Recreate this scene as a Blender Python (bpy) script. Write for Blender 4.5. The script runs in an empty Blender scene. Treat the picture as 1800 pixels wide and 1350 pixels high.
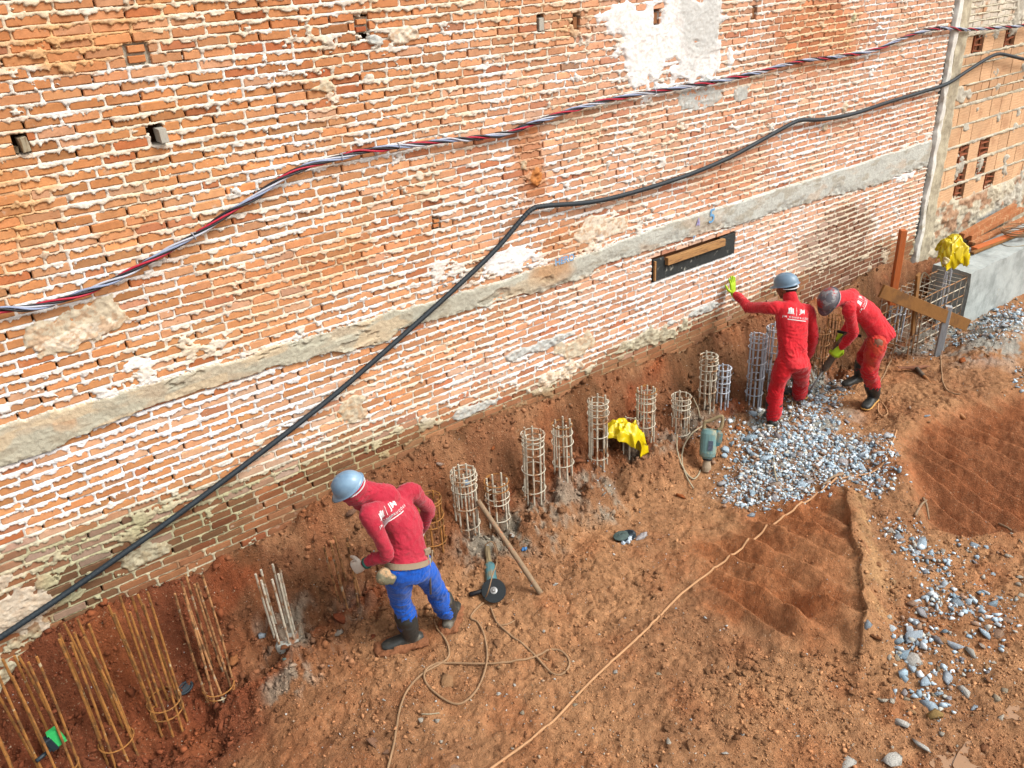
import bpy, bmesh, math, random
import numpy as np
from mathutils import Vector, Matrix, noise as mnoise
from mathutils.bvhtree import BVHTree

random.seed(7)
RNG = np.random.default_rng(11)
SC = bpy.context.scene
COL = SC.collection

# ------------------------------------------------------------------ camera
FPX = 1486.0                      # focal length in pixels of the 1800 px wide photograph
CAM = np.array([0.0, -5.4, 4.5])


def _unit(v):
    v = np.array(v, float)
    return v / np.linalg.norm(v)


_U = _unit((2200, -875, FPX))
_D = _unit((171, 2953, FPX))
_D = _unit(_D - _U * np.dot(_D, _U))
_Z = -_D
_Y = np.cross(_Z, _U)
RC = np.array([_U, _Y, _Z])       # world = RC @ (x right, y down, z forward)

cam_data = bpy.data.cameras.new('camera')
cam_data.sensor_width = 36.0
cam_data.lens = FPX / 1800.0 * 36.0
cam_data.clip_start = 0.05
cam_data.clip_end = 500.0
cam = bpy.data.objects.new('camera', cam_data)
COL.objects.link(cam)
_m = Matrix.Identity(4)
for _i in range(3):
    _m[_i][0] = RC[_i][0]
    _m[_i][1] = -RC[_i][1]
    _m[_i][2] = -RC[_i][2]
    _m[_i][3] = CAM[_i]
cam.matrix_world = _m
SC.camera = cam

# ------------------------------------------------------------------ light
SUN_EL, SUN_AZ = math.radians(48), math.radians(148)   # azimuth of the sun seen from above, from +Y clockwise
world = bpy.data.worlds.new('World')
SC.world = world
world.use_nodes = True
nt = world.node_tree
nt.nodes.clear()
_o = nt.nodes.new('ShaderNodeOutputWorld')
_b = nt.nodes.new('ShaderNodeBackground')
_s = nt.nodes.new('ShaderNodeTexSky')
_s.sky_type = 'NISHITA'
_s.sun_disc = False
_s.sun_elevation = SUN_EL
_s.sun_rotation = SUN_AZ
_s.air_density = 1.6
_s.dust_density = 5.0
_s.ozone_density = 1.0
_h = nt.nodes.new('ShaderNodeHueSaturation')      # thin overcast: the cloud takes most of the blue out
_h.inputs['Saturation'].default_value = 0.38
_h.inputs['Value'].default_value = 1.0
nt.links.new(_s.outputs[0], _h.inputs['Color'])
nt.links.new(_h.outputs[0], _b.inputs['Color'])
_b.inputs['Strength'].default_value = 0.11
nt.links.new(_b.outputs[0], _o.inputs['Surface'])
sun_data = bpy.data.lights.new('sun', 'SUN')
sun_data.energy = 1.5
sun_data.angle = math.radians(24)
sun_data.color = (1.0, 0.965, 0.91)
sun = bpy.data.objects.new('sun', sun_data)
COL.objects.link(sun)
_sd = Vector((math.sin(SUN_AZ) * math.cos(SUN_EL), math.cos(SUN_AZ) * math.cos(SUN_EL), math.sin(SUN_EL)))
sun.rotation_euler = _sd.to_track_quat('Z', 'Y').to_euler()
sun.location = (0, -8, 12)

vs = SC.view_settings
vs.view_transform = 'Standard'
vs.look = 'None'
vs.gamma = 1.0
vs.exposure = 1.18
vs.use_curve_mapping = False
SC.cycles.max_bounces = 6
SC.cycles.use_denoising = True

# ------------------------------------------------------------------ photograph pixel -> place in the world
def ray(px, py):
    return RC @ np.array([px - 900.0, py - 675.0, FPX])


def PY(px, py, y):
    """where the sight line of a photograph pixel meets the upright plane at this y"""
    r = ray(px, py)
    return CAM + r * (y - CAM[1]) / r[1]


def PZ(px, py, z):
    r = ray(px, py)
    return CAM + r * (z - CAM[2]) / r[2]


def W(px, py, y=0.0):
    p = PY(px, py, y)
    return p[0], p[2]


def project(P):
    P = np.atleast_2d(np.asarray(P, float))
    c = (P - CAM) @ RC
    return np.stack([900 + FPX * c[:, 0] / c[:, 2], 675 + FPX * c[:, 1] / c[:, 2], c[:, 2]], 1)


# ------------------------------------------------------------------ numpy noise
def _hash(ix, iy, seed):
    h = (ix.astype(np.int64) * 374761393 + iy.astype(np.int64) * 668265263 + int(seed) * 974634777) & 0xFFFFFFFF
    h = ((h ^ (h >> 13)) * 1274126177) & 0xFFFFFFFF
    h = (h ^ (h >> 16)) & 0xFFFFFF
    return h / float(0xFFFFFF)


def vnoise(x, y, seed=0):
    x = np.asarray(x, float)
    y = np.asarray(y, float)
    ix = np.floor(x)
    iy = np.floor(y)
    fx = x - ix
    fy = y - iy
    fx = fx * fx * fx * (fx * (fx * 6 - 15) + 10)
    fy = fy * fy * fy * (fy * (fy * 6 - 15) + 10)
    a = _hash(ix, iy, seed)
    b = _hash(ix + 1, iy, seed)
    c = _hash(ix, iy + 1, seed)
    d = _hash(ix + 1, iy + 1, seed)
    return (a + (b - a) * fx) * (1 - fy) + (c + (d - c) * fx) * fy


def fbm(x, y, oct=4, seed=0, gain=0.5):
    """about -1..1"""
    s = 0.0
    amp = 1.0
    tot = 0.0
    for o in range(oct):
        s = s + amp * (vnoise(x, y, seed + 17 * o) * 2 - 1)
        tot += amp
        amp *= gain
        x = x * 2.03 + 11.3
        y = y * 2.03 - 7.1
    return s / tot * 1.6


def sstep(a, b, x):
    t = np.clip((x - a) / (b - a), 0, 1)
    return t * t * (3 - 2 * t)


def srgb(r, g=None, b=None, k=0.6):
    """colour read off the photograph (0..255) -> base colour, k takes the exposure out"""
    if g is None:
        r, g, b = r
    out = []
    for c in (r, g, b):
        c = c / 255.0
        out.append((c / 12.92 if c <= 0.04045 else ((c + 0.055) / 1.055) ** 2.4) * k)
    return np.array(out)


# ------------------------------------------------------------------ objects
def tag(o, label=None, cat=None, group=None, kind=None):
    if label:
        o['label'] = label
    if cat:
        o['category'] = cat
    if group:
        o['group'] = group
    if kind:
        o['kind'] = kind
    return o


def link(o, parent=None):
    COL.objects.link(o)
    if parent is not None:
        o.parent = parent
        o.matrix_parent_inverse = parent.matrix_world.inverted() if False else Matrix.Identity(4)
    return o


def empty(name, loc=(0, 0, 0)):
    o = bpy.data.objects.new(name, None)
    o.empty_display_size = 0.1
    o.location = loc
    COL.objects.link(o)
    return o


def make_mesh(name, V, F, mats=(), smooth=False, colors=None, mat_idx=None):
    me = bpy.data.meshes.new(name)
    V = np.asarray(V, np.float32)
    if isinstance(F, np.ndarray) and F.ndim == 2:
        n = F.shape[1]
        me.vertices.add(len(V))
        me.vertices.foreach_set('co', V.ravel())
        me.loops.add(F.size)
        me.loops.foreach_set('vertex_index', F.astype(np.int32).ravel())
        me.polygons.add(len(F))
        me.polygons.foreach_set('loop_start', np.arange(0, F.size, n, dtype=np.int32))
        me.polygons.foreach_set('loop_total', np.full(len(F), n, np.int32))
    else:
        me.from_pydata([tuple(map(float, v)) for v in V], [], [tuple(int(i) for i in f) for f in F])
    if colors is not None:
        ca = me.color_attributes.new('Col', 'FLOAT_COLOR', 'POINT')
        c = np.ones((len(V), 4), np.float32)
        c[:, :3] = colors
        ca.data.foreach_set('color', c.ravel())
    for m in mats:
        me.materials.append(m)
    if mat_idx is not None:
        me.polygons.foreach_set('material_index', np.asarray(mat_idx, np.int32))
    if smooth:
        me.polygons.foreach_set('use_smooth', np.ones(len(me.polygons), bool))
    me.update()
    me.validate()
    return me


def obj(name, V, F, mats, parent=None, smooth=False, colors=None, loc=None, mat_idx=None):
    """links ONE mesh object; vertices are given in world coordinates, a parent's location is taken out"""
    if not isinstance(mats, (list, tuple)):
        mats = (mats,)
    V = np.asarray(V, float)
    off = np.zeros(3)
    if parent is not None:
        off = np.array(parent.location)
        if parent.parent is not None:
            off = off + np.array(parent.parent.location)
    o = bpy.data.objects.new(name, make_mesh(name, V - off - (0 if loc is None else np.array(loc)), F, mats, smooth, colors, mat_idx))
    if loc is not None:
        o.location = loc
    return link(o, parent)


class MB:
    """gathers simple solids into one mesh"""
    def __init__(s):
        s.V = []
        s.F = []
        s.n = 0

    def add(s, V, F):
        V = np.asarray(V, float)
        s.V.append(V)
        s.F += [tuple(int(i) + s.n for i in f) for f in F]
        s.n += len(V)
        return s

    def box(s, c, size, axes=None, bev=0.0):
        hx, hy, hz = np.array(size) / 2.0
        A = np.eye(3) if axes is None else np.array(axes, float)
        if bev <= 0:
            L = np.array([(x, y, z) for z in (-hz, hz) for y in (-hy, hy) for x in (-hx, hx)])
            F = [(0, 2, 3, 1), (4, 5, 7, 6), (0, 1, 5, 4), (2, 6, 7, 3), (0, 4, 6, 2), (1, 3, 7, 5)]
            return s.add(L @ A + np.array(c), F)
        bm = bmesh.new()
        bmesh.ops.create_cube(bm, size=1.0)
        for v in bm.verts:
            v.co = Vector((v.co.x * 2 * hx, v.co.y * 2 * hy, v.co.z * 2 * hz))
        bmesh.ops.bevel(bm, geom=bm.edges[:], offset=bev, segments=1, affect='EDGES')
        V = np.array([v.co[:] for v in bm.verts]) @ A + np.array(c)
        bm.verts.index_update()
        F = [[v.index for v in f.verts] for f in bm.faces]
        bm.free()
        return s.add(V, F)

    def tube(s, pts, r, n=8, caps=True, flat=1.0):
        pts = np.asarray(pts, float)
        m = len(pts)
        rr = np.full(m, r) if np.isscalar(r) else np.asarray(r, float)
        T = np.gradient(pts, axis=0)
        T /= np.maximum(np.linalg.norm(T, axis=1), 1e-9)[:, None]
        up = np.array([0, 0, 1.0]) if abs(T[0][2]) < 0.9 else np.array([0, 1.0, 0])
        a = np.cross(T[0], up)
        a /= np.linalg.norm(a)
        V = []
        for i in range(m):
            a = a - T[i] * np.dot(a, T[i])
            a /= max(np.linalg.norm(a), 1e-9)
            b = np.cross(T[i], a)
            for k in range(n):
                t = 2 * math.pi * k / n
                V.append(pts[i] + rr[i] * (a * math.cos(t) + b * math.sin(t) * flat))
        F = []
        for i in range(m - 1):
            for k in range(n):
                k2 = (k + 1) % n
                F.append((i * n + k, i * n + k2, (i + 1) * n + k2, (i + 1) * n + k))
        if caps:
            F.append(tuple(range(n))[::-1])
            F.append(tuple((m - 1) * n + k for k in range(n)))
        return s.add(V, F)

    def lathe(s, prof, c, axis=(0, 0, 1), side=None, n=16, sx=1.0, sy=1.0):
        axis = _unit(axis)
        ref = np.array(side, float) if side is not None else (np.array([1.0, 0, 0]) if abs(axis[0]) < 0.9 else np.array([0, 1.0, 0]))
        a = ref - axis * np.dot(ref, axis)
        a /= np.linalg.norm(a)
        b = np.cross(axis, a)
        V = []
        for (r, h) in prof:
            for k in range(n):
                t = 2 * math.pi * k / n
                V.append(np.array(c) + axis * h + r * (a * math.cos(t) * sx + b * math.sin(t) * sy))
        F = []
        for i in range(len(prof) - 1):
            for k in range(n):
                k2 = (k + 1) % n
                F.append((i * n + k, i * n + k2, (i + 1) * n + k2, (i + 1) * n + k))
        F.append(tuple(range(n))[::-1])
        F.append(tuple((len(prof) - 1) * n + k for k in range(n)))
        return s.add(V, F)

    def build(s, name, mats, parent=None, smooth=False, **kw):
        return obj(name, np.concatenate(s.V), s.F, mats, parent, smooth, **kw)


def spline(pts, per=8):
    """Catmull-Rom through the points"""
    P = [np.array(p, float) for p in pts]
    P = [2 * P[0] - P[1]] + P + [2 * P[-1] - P[-2]]
    out = []
    for i in range(1, len(P) - 2):
        for k in range(per):
            t = k / per
            a, b, c, d = P[i - 1], P[i], P[i + 1], P[i + 2]
            out.append(0.5 * ((2 * b) + (-a + c) * t + (2 * a - 5 * b + 4 * c - d) * t * t + (-a + 3 * b - 3 * c + d) * t ** 3))
    out.append(P[-2])
    return np.array(out)


def axes_from(zdir, xhint=(1, 0, 0)):
    z = _unit(zdir)
    x = np.array(xhint, float) - z * np.dot(xhint, z)
    x /= np.linalg.norm(x)
    return np.array([x, np.cross(z, x), z])


# ------------------------------------------------------------------ materials
def material(name, color=(0.5, 0.5, 0.5), rough=0.8, attr=None, var=0.12, vscale=6.0, bump=0.3, bscale=60.0,
             metallic=0.0, color2=None, c2scale=8.0, c2pos=(0.45, 0.6), spec=0.3, coord='Object', bdist=0.01,
             stretch=None, alpha=None, transmission=0.0, sheen=0.0, c3=None, c3scale=30.0, c3pos=(0.6, 0.68), rvar=0.0):
    m = bpy.data.materials.new(name)
    m.use_nodes = True
    t = m.node_tree
    N, L = t.nodes, t.links
    p = N['Principled BSDF']
    tc = N.new('ShaderNodeTexCoord')
    if coord != 'Position':
        src = tc.outputs[coord]
    else:
        src = N.new('ShaderNodeNewGeometry').outputs['Position']
    if stretch is not None:
        mp = N.new('ShaderNodeMapping')
        mp.inputs['Scale'].default_value = stretch
        L.new(src, mp.inputs['Vector'])
        src = mp.outputs[0]

    def noise(scale, detail=6.0, rough_=0.6):
        n = N.new('ShaderNodeTexNoise')
        n.inputs['Scale'].default_value = scale
        n.inputs['Detail'].default_value = detail
        n.inputs['Roughness'].default_value = rough_
        L.new(src, n.inputs['Vector'])
        return n

    def ramp(v, a, b):
        r = N.new('ShaderNodeMapRange')
        r.inputs['From Min'].default_value = a
        r.inputs['From Max'].default_value = b
        r.interpolation_type = 'SMOOTHSTEP'
        L.new(v, r.inputs['Value'])
        return r.outputs[0]

    def mix(fac, a, b, mode='MIX'):
        x = N.new('ShaderNodeMix')
        x.data_type = 'RGBA'
        x.blend_type = mode
        for sock, val in ((x.inputs['Factor'], fac), (x.inputs['A'], a), (x.inputs['B'], b)):
            if hasattr(val, 'is_linked') or hasattr(val, 'links'):
                L.new(val, sock)
            else:
                sock.default_value = val if np.isscalar(val) else (*[float(q) for q in val[:3]], 1.0)
        return x.outputs['Result']

    if attr == 'vertex':
        a = N.new('ShaderNodeVertexColor')
        a.layer_name = 'Col'
        col = a.outputs['Color']
    elif attr == 'object':
        a = N.new('ShaderNodeObjectInfo')
        col = a.outputs['Color']
    else:
        rgb = N.new('ShaderNodeRGB')
        rgb.outputs[0].default_value = (*[float(q) for q in color[:3]], 1.0)
        col = rgb.outputs[0]
    if color2 is not None:
        n = noise(c2scale, 5.0, 0.65)
        col = mix(ramp(n.outputs['Fac'], *c2pos), col, color2)
    if c3 is not None:
        n = noise(c3scale, 4.0, 0.6)
        col = mix(ramp(n.outputs['Fac'], *c3pos), col, c3)
    if var > 0:
        n = noise(vscale, 8.0, 0.7)
        mr = N.new('ShaderNodeMapRange')
        mr.inputs['From Min'].default_value = 0.3
        mr.inputs['From Max'].default_value = 0.7
        mr.inputs['To Min'].default_value = 1 - var
        mr.inputs['To Max'].default_value = 1 + var
        mr.clamp = False
        L.new(n.outputs['Fac'], mr.inputs['Value'])
        vm = N.new('ShaderNodeVectorMath')
        vm.operation = 'SCALE'
        L.new(col, vm.inputs[0])
        L.new(mr.outputs[0], vm.inputs['Scale'])
        col = vm.outputs[0]
    L.new(col, p.inputs['Base Color'])
    p.inputs['Roughness'].default_value = rough
    if rvar > 0:
        n = noise(c2scale, 4.0, 0.6)
        mr = N.new('ShaderNodeMapRange')
        mr.inputs['From Min'].default_value = 0.35
        mr.inputs['From Max'].default_value = 0.65
        mr.inputs['To Min'].default_value = max(0.05, rough - rvar)
        mr.inputs['To Max'].default_value = min(1, rough + rvar)
        L.new(n.outputs['Fac'], mr.inputs['Value'])
        L.new(mr.outputs[0], p.inputs['Roughness'])
    p.inputs['Metallic'].default_value = metallic
    p.inputs['Specular IOR Level'].default_value = spec
    if transmission:
        p.inputs['Transmission Weight'].default_value = transmission
    if alpha is not None:
        p.inputs['Alpha'].default_value = alpha
    if sheen:
        p.inputs['Sheen Weight'].default_value = sheen
    if bump > 0:
        n = noise(bscale, 8.0, 0.65)
        b = N.new('ShaderNodeBump')
        b.inputs['Strength'].default_value = bump
        b.inputs['Distance'].default_value = bdist
        L.new(n.outputs['Fac'], b.inputs['Height'])
        L.new(b.outputs[0], p.inputs['Normal'])
    return m
# ================================================================== the long brick wall
CH, BP = 0.063, 0.205                 # course height, brick pitch
WX0, WX1 = -1.0, 10.78                # ends of the wall
WZ0, NC = 0.15, 76                    # foot of the lowest course, number of courses
WTOP = WZ0 + NC * CH


def wobble(x, z):
    return 0.010 * (vnoise(x * 0.9, z * 0.8, 5) - 0.5) + 0.007 * (vnoise(x * 3.1, z * 2.0, 6) - 0.5)


def ell(x, z, px, py, rx, rz, soft=0.35, rot=0.0, seed=1, amp=0.25, freq=6.0):
    """soft, ragged ellipse on the wall round a photograph pixel; radii in metres"""
    cx, cz = W(px, py)
    dx, dz = x - cx, z - cz
    if rot:
        c, s = math.cos(rot), math.sin(rot)
        dx, dz = dx * c + dz * s, -dx * s + dz * c
    d = np.sqrt((dx / rx) ** 2 + (dz / rz) ** 2)
    near = d < 1.0 + soft + 1.4 * amp
    out = np.zeros_like(d)
    if near.any():
        xn = np.broadcast_to(x, d.shape)[near]
        zn = np.broadcast_to(z, d.shape)[near]
        out[near] = 1 - sstep(1 - soft, 1 + soft, d[near] + amp * fbm(xn * freq, zn * freq, 3, seed))
    return out


# openings left by scaffold timbers: pixel centre, half width, half height, kind
HOLES = []
for (px, py, hw, hh, kind) in ((37, 253, .040, .052, 'wood'), (277, 236, .040, .055, 'wood2'), (950, 40, .035, .062, 'pale'),
                               (1013, 38, .038, .060, 'brown'), (1154, 30, .040, .064, 'brown'), (1326, 22, .034, .058, 'brown'),
                               (768, 393, .036, .040, 'brickbit'), (241, 95, .072, .060, 'brickfill'),
                               (636, 45, .055, .050, 'brickfill2'), (1583, 318, .0, .0, 'x')):
    if hw > 0:
        hx, hz = W(px, py)
        HOLES.append((hx, hz, hw, hh, kind))
# the niche holding the black board
NX0, NZb0 = W(1146, 462)
NX1, NZt1 = W(1294, 388)
NICHE = (NX0, NX1, 1.62, 1.872)


def region_colors(x, z):
    """brick base colour and mortar base colour at wall places (x, z)"""
    n = fbm(x * 1.1, z * 1.5, 4, 31)
    n2 = fbm(x * 3.0, z * 3.0, 3, 32)
    upper = sstep(-0.3, 0.5, (z - 3.4) * 0.8 - (x - 2.2) * 0.22 + 0.35 * n)     # warm, ochre washed top left
    orange = srgb(214, 140, 78)
    pink = srgb(222, 158, 120)
    ochre = srgb(204, 128, 66)
    B = orange[None, :] * (1 - 0) + np.zeros(x.shape + (3,))
    k = sstep(1.0, 6.5, x + 0.8 * n)[..., None]
    B = B * (1 - k) + pink * k
    B = B * (1 - upper[..., None] * 0.55) + ochre * (upper[..., None] * 0.55)
    white = srgb(242, 240, 236)
    cream = srgb(236, 214, 180)
    tan = srgb(226, 176, 122)
    M = white[None, :] + np.zeros(x.shape + (3,))
    kc = np.clip(0.22 + 0.5 * n2 + 0.35 * upper, 0, 1)[..., None]
    M = M * (1 - kc) + cream * kc
    kt = np.clip(sstep(0.1, 0.8, fbm(x * 1.6, z * 2.6, 4, 41)) * (0.2 + 0.75 * upper), 0, 1)[..., None]
    M = M * (1 - kt) + tan * kt

    def lay(mask, bc, mc):
        nonlocal B, M
        mk = np.clip(mask, 0, 1)[..., None]
        if bc is not None:
            B = B * (1 - mk) + bc * mk
        if mc is not None:
            M = M * (1 - mk) + mc * mk
    # rust coloured run-offs and redder zones
    lay(0.75 * ell(x, z, 1440, 60, 0.75, 0.42, 0.5, seed=3), srgb(200, 110, 50), srgb(232, 186, 130))
    lay(0.8 * ell(x, z, 936, 280, 0.16, 0.36, 0.4, seed=4), srgb(190, 108, 50), srgb(206, 138, 74))
    lay(0.6 * ell(x, z, 1000, 420, 0.35, 0.16, 0.5, seed=5), srgb(196, 120, 60), srgb(226, 170, 110))
    lay(0.6 * ell(x, z, 1500, 200, 1.2, 0.2, 0.5, seed=6), srgb(205, 118, 66), None)
    lay(0.6 * ell(x, z, 1280, 300, 0.5, 0.25, 0.5, seed=7), srgb(206, 120, 70), srgb(230, 196, 160))
    lay(0.6 * ell(x, z, 560, 470, 0.9, 0.16, 0.6, seed=8), srgb(204, 124, 68), srgb(228, 188, 140))
    lay(0.5 * ell(x, z, 60, 40, 0.5, 0.35, 0.6, seed=9), srgb(196, 116, 58), None)
    lay(0.45 * ell(x, z, 560, 60, 0.7, 0.3, 0.6, seed=10), srgb(190, 106, 52), None)
    # limewash bloom under the band, left
    lay(0.9 * ell(x, z, 250, 780, 1.2, 0.30, 0.5, seed=12), None, srgb(244, 243, 244))
    lay(0.8 * ell(x, z, 1150, 520, 2.2, 0.35, 0.4, seed=13), None, srgb(243, 240, 238))
    # damp, brown foot of the wall
    zb = np.interp(x, [-0.6, 0.3, 1.2, 2.3, 3.2, 4.6, 6.2, 8.0, 9.0, 10.7], [1.42, 1.36, 1.30, 1.14, 1.12, 1.02, 1.02, 1.06, 1.10, 1.0])
    foot = 1 - sstep(-0.07, 0.10, z - zb + 0.09 * n2)
    lay(0.85 * foot, srgb(150, 92, 56), srgb(190, 176, 140))
    low = 1 - sstep(-0.16, -0.06, z - zb + 0.05 * n2)
    lay(0.8 * low * sstep(1.4, 3.0, x), srgb(166, 112, 70), srgb(150, 112, 74))
    es = (1 - sstep(-0.35, 0.0, z - zb)) * sstep(-0.1, 0.5, fbm(x * 4, z * 5, 4, 33))
    lay(0.75 * es, srgb(150, 96, 62), srgb(158, 108, 72))
    green = foot * (1 - sstep(1.6, 2.6, x)) * sstep(-0.2, 0.6, n2 + 0.2)
    lay(0.7 * green, srgb(118, 86, 56), srgb(180, 178, 140))
    # the dark, wet patch by the right end
    wet = np.maximum(ell(x, z, 1470, 425, 0.75, 0.42, 0.16, rot=0.05, seed=14, amp=0.13),
                     ell(x, z, 1490, 480, 1.0, 0.30, 0.22, seed=15, amp=0.15))
    wet = wet * (z < 1.87)
    lay(0.85 * wet, srgb(128, 82, 60), srgb(212, 196, 172))
    lay(0.5 * ell(x, z, 620, 800, 0.55, 0.22, 0.4, seed=16), srgb(110, 74, 46), srgb(196, 184, 140))
    lay(0.6 * ell(x, z, 170, 1000, 0.45, 0.20, 0.4, seed=17), srgb(112, 78, 54), srgb(186, 182, 150))
    return B, M


# ------------------------------------------------------------------ bricks of every course
BRICKS = []            # x0, x1, z0, z1 (course zone), colour, depth offset
_r = random.Random(5)
HEADS = {}             # course -> list of (x of head joint, filled?)
for j in range(NC):
    z0 = WZ0 + j * CH
    x = WX0 - _r.random() * BP + (0 if j % 2 else BP * 0.5)
    heads = []
    while x < WX1:
        L = BP * (1 + _r.uniform(-0.07, 0.07))
        if _r.random() < 0.045:
            L = BP * _r.uniform(0.45, 0.6)
        heads.append((x, _r.random() < (0.72 if z0 > 1.3 else 0.85), _r.uniform(0.009, 0.016)))
        a, b = max(x + 0.006, WX0), min(x + L - 0.006, WX1)
        segs = [(a, b)] if b - a > 0.03 else []
        for (hx, hz, hw, hh, kind) in HOLES:
            if abs(z0 + CH / 2 - hz) < hh + CH * 0.35:
                new = []
                for (s, e) in segs:
                    if e <= hx - hw or s >= hx + hw:
                        new.append((s, e))
                    else:
                        if hx - hw - s > 0.03:
                            new.append((s, hx - hw))
                        if e - hx - hw > 0.03:
                            new.append((hx + hw, e))
                segs = new
        if NICHE[2] < z0 + CH / 2 < NICHE[3]:
            new = []
            for (s, e) in segs:
                if e <= NICHE[0] or s >= NICHE[1]:
                    new.append((s, e))
                else:
                    if NICHE[0] - s > 0.03:
                        new.append((s, NICHE[0]))
                    if e - NICHE[1] > 0.03:
                        new.append((NICHE[1], e))
            segs = new
        for (s, e) in segs:
            BRICKS.append([s, e, z0, _r.uniform(-0.0045, 0.0045)])
        x += L
    HEADS[j] = heads
BR = np.array(BRICKS)
_cx = (BR[:, 0] + BR[:, 1]) / 2
_cz = BR[:, 2] + CH / 2
BCOL, _ = region_colors(_cx, _cz)
_n = len(BR)
_val = RNG.normal(1.0, 0.12, _n)[:, None]
_hue = RNG.normal(0, 0.05, _n)
BCOL = BCOL * _val * np.stack([1 + 0.3 * _hue, 1 - 0.5 * _hue, 1 - 1.2 * _hue], 1)
_dark = RNG.random(_n) < 0.07
BCOL[_dark] = BCOL[_dark] * np.array([0.82, 0.62, 0.55])
_pale = RNG.random(_n) < 0.05
BCOL[_pale] = BCOL[_pale] * 0.8 + srgb(236, 210, 190) * 0.2
BCOL = BCOL * 0.86 + 0.14 * BCOL.mean(1, keepdims=True) * np.array([1.12, 0.98, 0.9])
_lw = np.clip((_cz < 1.9) * 0.30 + 0.14, 0, 1) * RNG.random(_n) ** 1.3 * sstep(-0.5, 0.5, fbm(_cx * 1.3, _cz * 2.2, 3, 44))
_lw = (_lw * (1.0 * (_cz > 1.12)))[:, None]
BCOL = BCOL * (1 - _lw) + srgb(240, 214, 194) * _lw
BCOL = np.clip(BCOL * np.array([1.06, 1.12, 1.14]), 0.01, 0.9)


# ------------------------------------------------------------------ mortar, band and render as one relief, then split into parts
xs = [WX0]
while xs[-1] < WX1:
    xx = max(xs[-1], 0)
    xs.append(xs[-1] + 0.0058 + 0.00095 * xx)
xs = np.array(xs)
xs[-1] = WX1
zs = np.arange(0.26, WTOP, 0.0062)
X, Zg = np.meshgrid(xs, zs)
Zw = Zg - wobble(X, Zg)
t = (Zw - WZ0) / CH
jn = np.floor(t + 0.5).astype(int)                  # nearest bed joint
d = (t - jn) * CH                                   # + above the joint
nb = fbm(X * 27 + jn * 3.7, jn * 5.3 + X * 0, 4, 51, 0.62)     # along each joint
nb2 = fbm(X * 7 + jn * 9.1, jn * 1.7 + X * 0, 3, 52)
n2d = fbm(X * 38, Zg * 48, 4, 53, 0.75)
droop = np.clip(0.0120 + 0.013 * nb + 0.008 * nb2 + 0.009 * n2d, -0.002, 0.034)
lowzone = 1 - sstep(-0.05, 0.06, Zg - np.interp(X, [-0.6, 1.2, 2.3, 4.6, 8.0, 10.7], [1.05, 1.05, 1.06, 0.94, 0.98, 0.9]))
droop = droop * (1 - 0.8 * lowzone) - 0.001 * lowzone
e_low = 0.0065 + droop
e_up = 0.0080 + 0.0035 * n2d + 0.003 * fbm(X * 9 + jn * 2.2, jn * 3.1 + X * 0, 3, 54)
miss = sstep(0.55, 0.8, fbm(X * 5 + jn * 4.3, jn * 2.9 + X * 0, 3, 57))
proud = np.clip(0.002 + 0.007 * (nb2 * 0.5 + 0.5) + 0.004 * nb + 0.0045 * n2d, -0.001, 0.015) * (1 - miss) - 0.008 * miss
proud = proud * (1 - 0.85 * lowzone) - 0.003 * lowzone
s_low = sstep(-0.0015, 0.0045, e_low + d)
s_up = sstep(-0.0015, 0.004, e_up - d)
bed = np.minimum(s_low, s_up)
H = -0.018 + (0.018 + proud) * bed
# head joints
jc = np.floor(t).astype(int)
for j in range(NC):
    rows = np.where((jc == j).any(axis=1))[0]
    if len(rows) == 0:
        continue
    r0, r1 = rows[0], rows[-1] + 1
    sub = jc[r0:r1] == j
    acc = np.full((r1 - r0, len(xs)), -1.0)
    for (hx, filled, hwid) in HEADS[j]:
        i0, i1 = np.searchsorted(xs, (hx - 0.04, hx + 0.04))
        if i1 <= i0:
            continue
        xx = X[r0:r1, i0:i1]
        rr_ = np.abs(t[r0:r1, i0:i1] - jc[r0:r1, i0:i1] - 0.45) * 2
        w = hwid * 0.62 + 0.004 * n2d[r0:r1, i0:i1] + 0.016 * np.clip(rr_ - 0.15, 0, 1) ** 3
        k = 1 - sstep(0, 0.004, np.abs(xx - hx) - w)
        val = np.where(k > 0, (-0.018 + k * (0.019 if filled else 0.002)), -1.0)
        acc[:, i0:i1] = np.maximum(acc[:, i0:i1], val)
    blk = H[r0:r1]
    blk[sub] = np.maximum(blk[sub], acc[sub])
# splashes and smears over brick faces
sm = fbm(X * 7.5, Zg * 10.5, 5, 61, 0.6)
thr = 0.80 - 0.10 * fbm(X * 0.9, Zg * 0.9, 2, 62)
for (px, py, rx, rz, a) in ((1120, 100, .75, .40, .45), (560, 150, .9, .3, .14), (640, 270, .8, .35, .1), (880, 470, .55, .16, .5), (1030, 440, .8, .2, .45),
                            (1100, 410, .6, .16, .35), (300, 640, 1.0, .13, .5), (90, 750, .6, .1, .5), (1480, 330, 1.4, .12, .4), (1600, 270, .6, .2, .5),
                            (950, 350, .5, .2, .25), (1240, 240, .8, .25, .15), (1120, 250, .9, .3, .15), (1530, 90, .3, .5, .2), (1060, 640, .3, .12, .5),
                            (950, 680, .5, .15, .45), (730, 760, .4, .1, .5), (420, 310, .8, .3, .05), (1560, 440, .9, .15, .35), (620, 640, .5, .2, .2),
                            (820, 470, .4, .15, .5), (230, 940, .5, .14, .35), (60, 1070, .35, .25, .9), (20, 120, .4, .25, .35), (200, 80, .5, .2, .05)):
    thr = thr - a * ell(X, Zg, px, py, rx, rz, 0.5, seed=int(px), amp=0.2)
cover = sstep(0, 0.13, sm - thr)
H = np.maximum(H, -0.018 + cover * (0.022 + 0.010 * (n2d * 0.5 + 0.5) + 0.012 * np.clip(sm - thr, 0, 0.6)))
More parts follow.
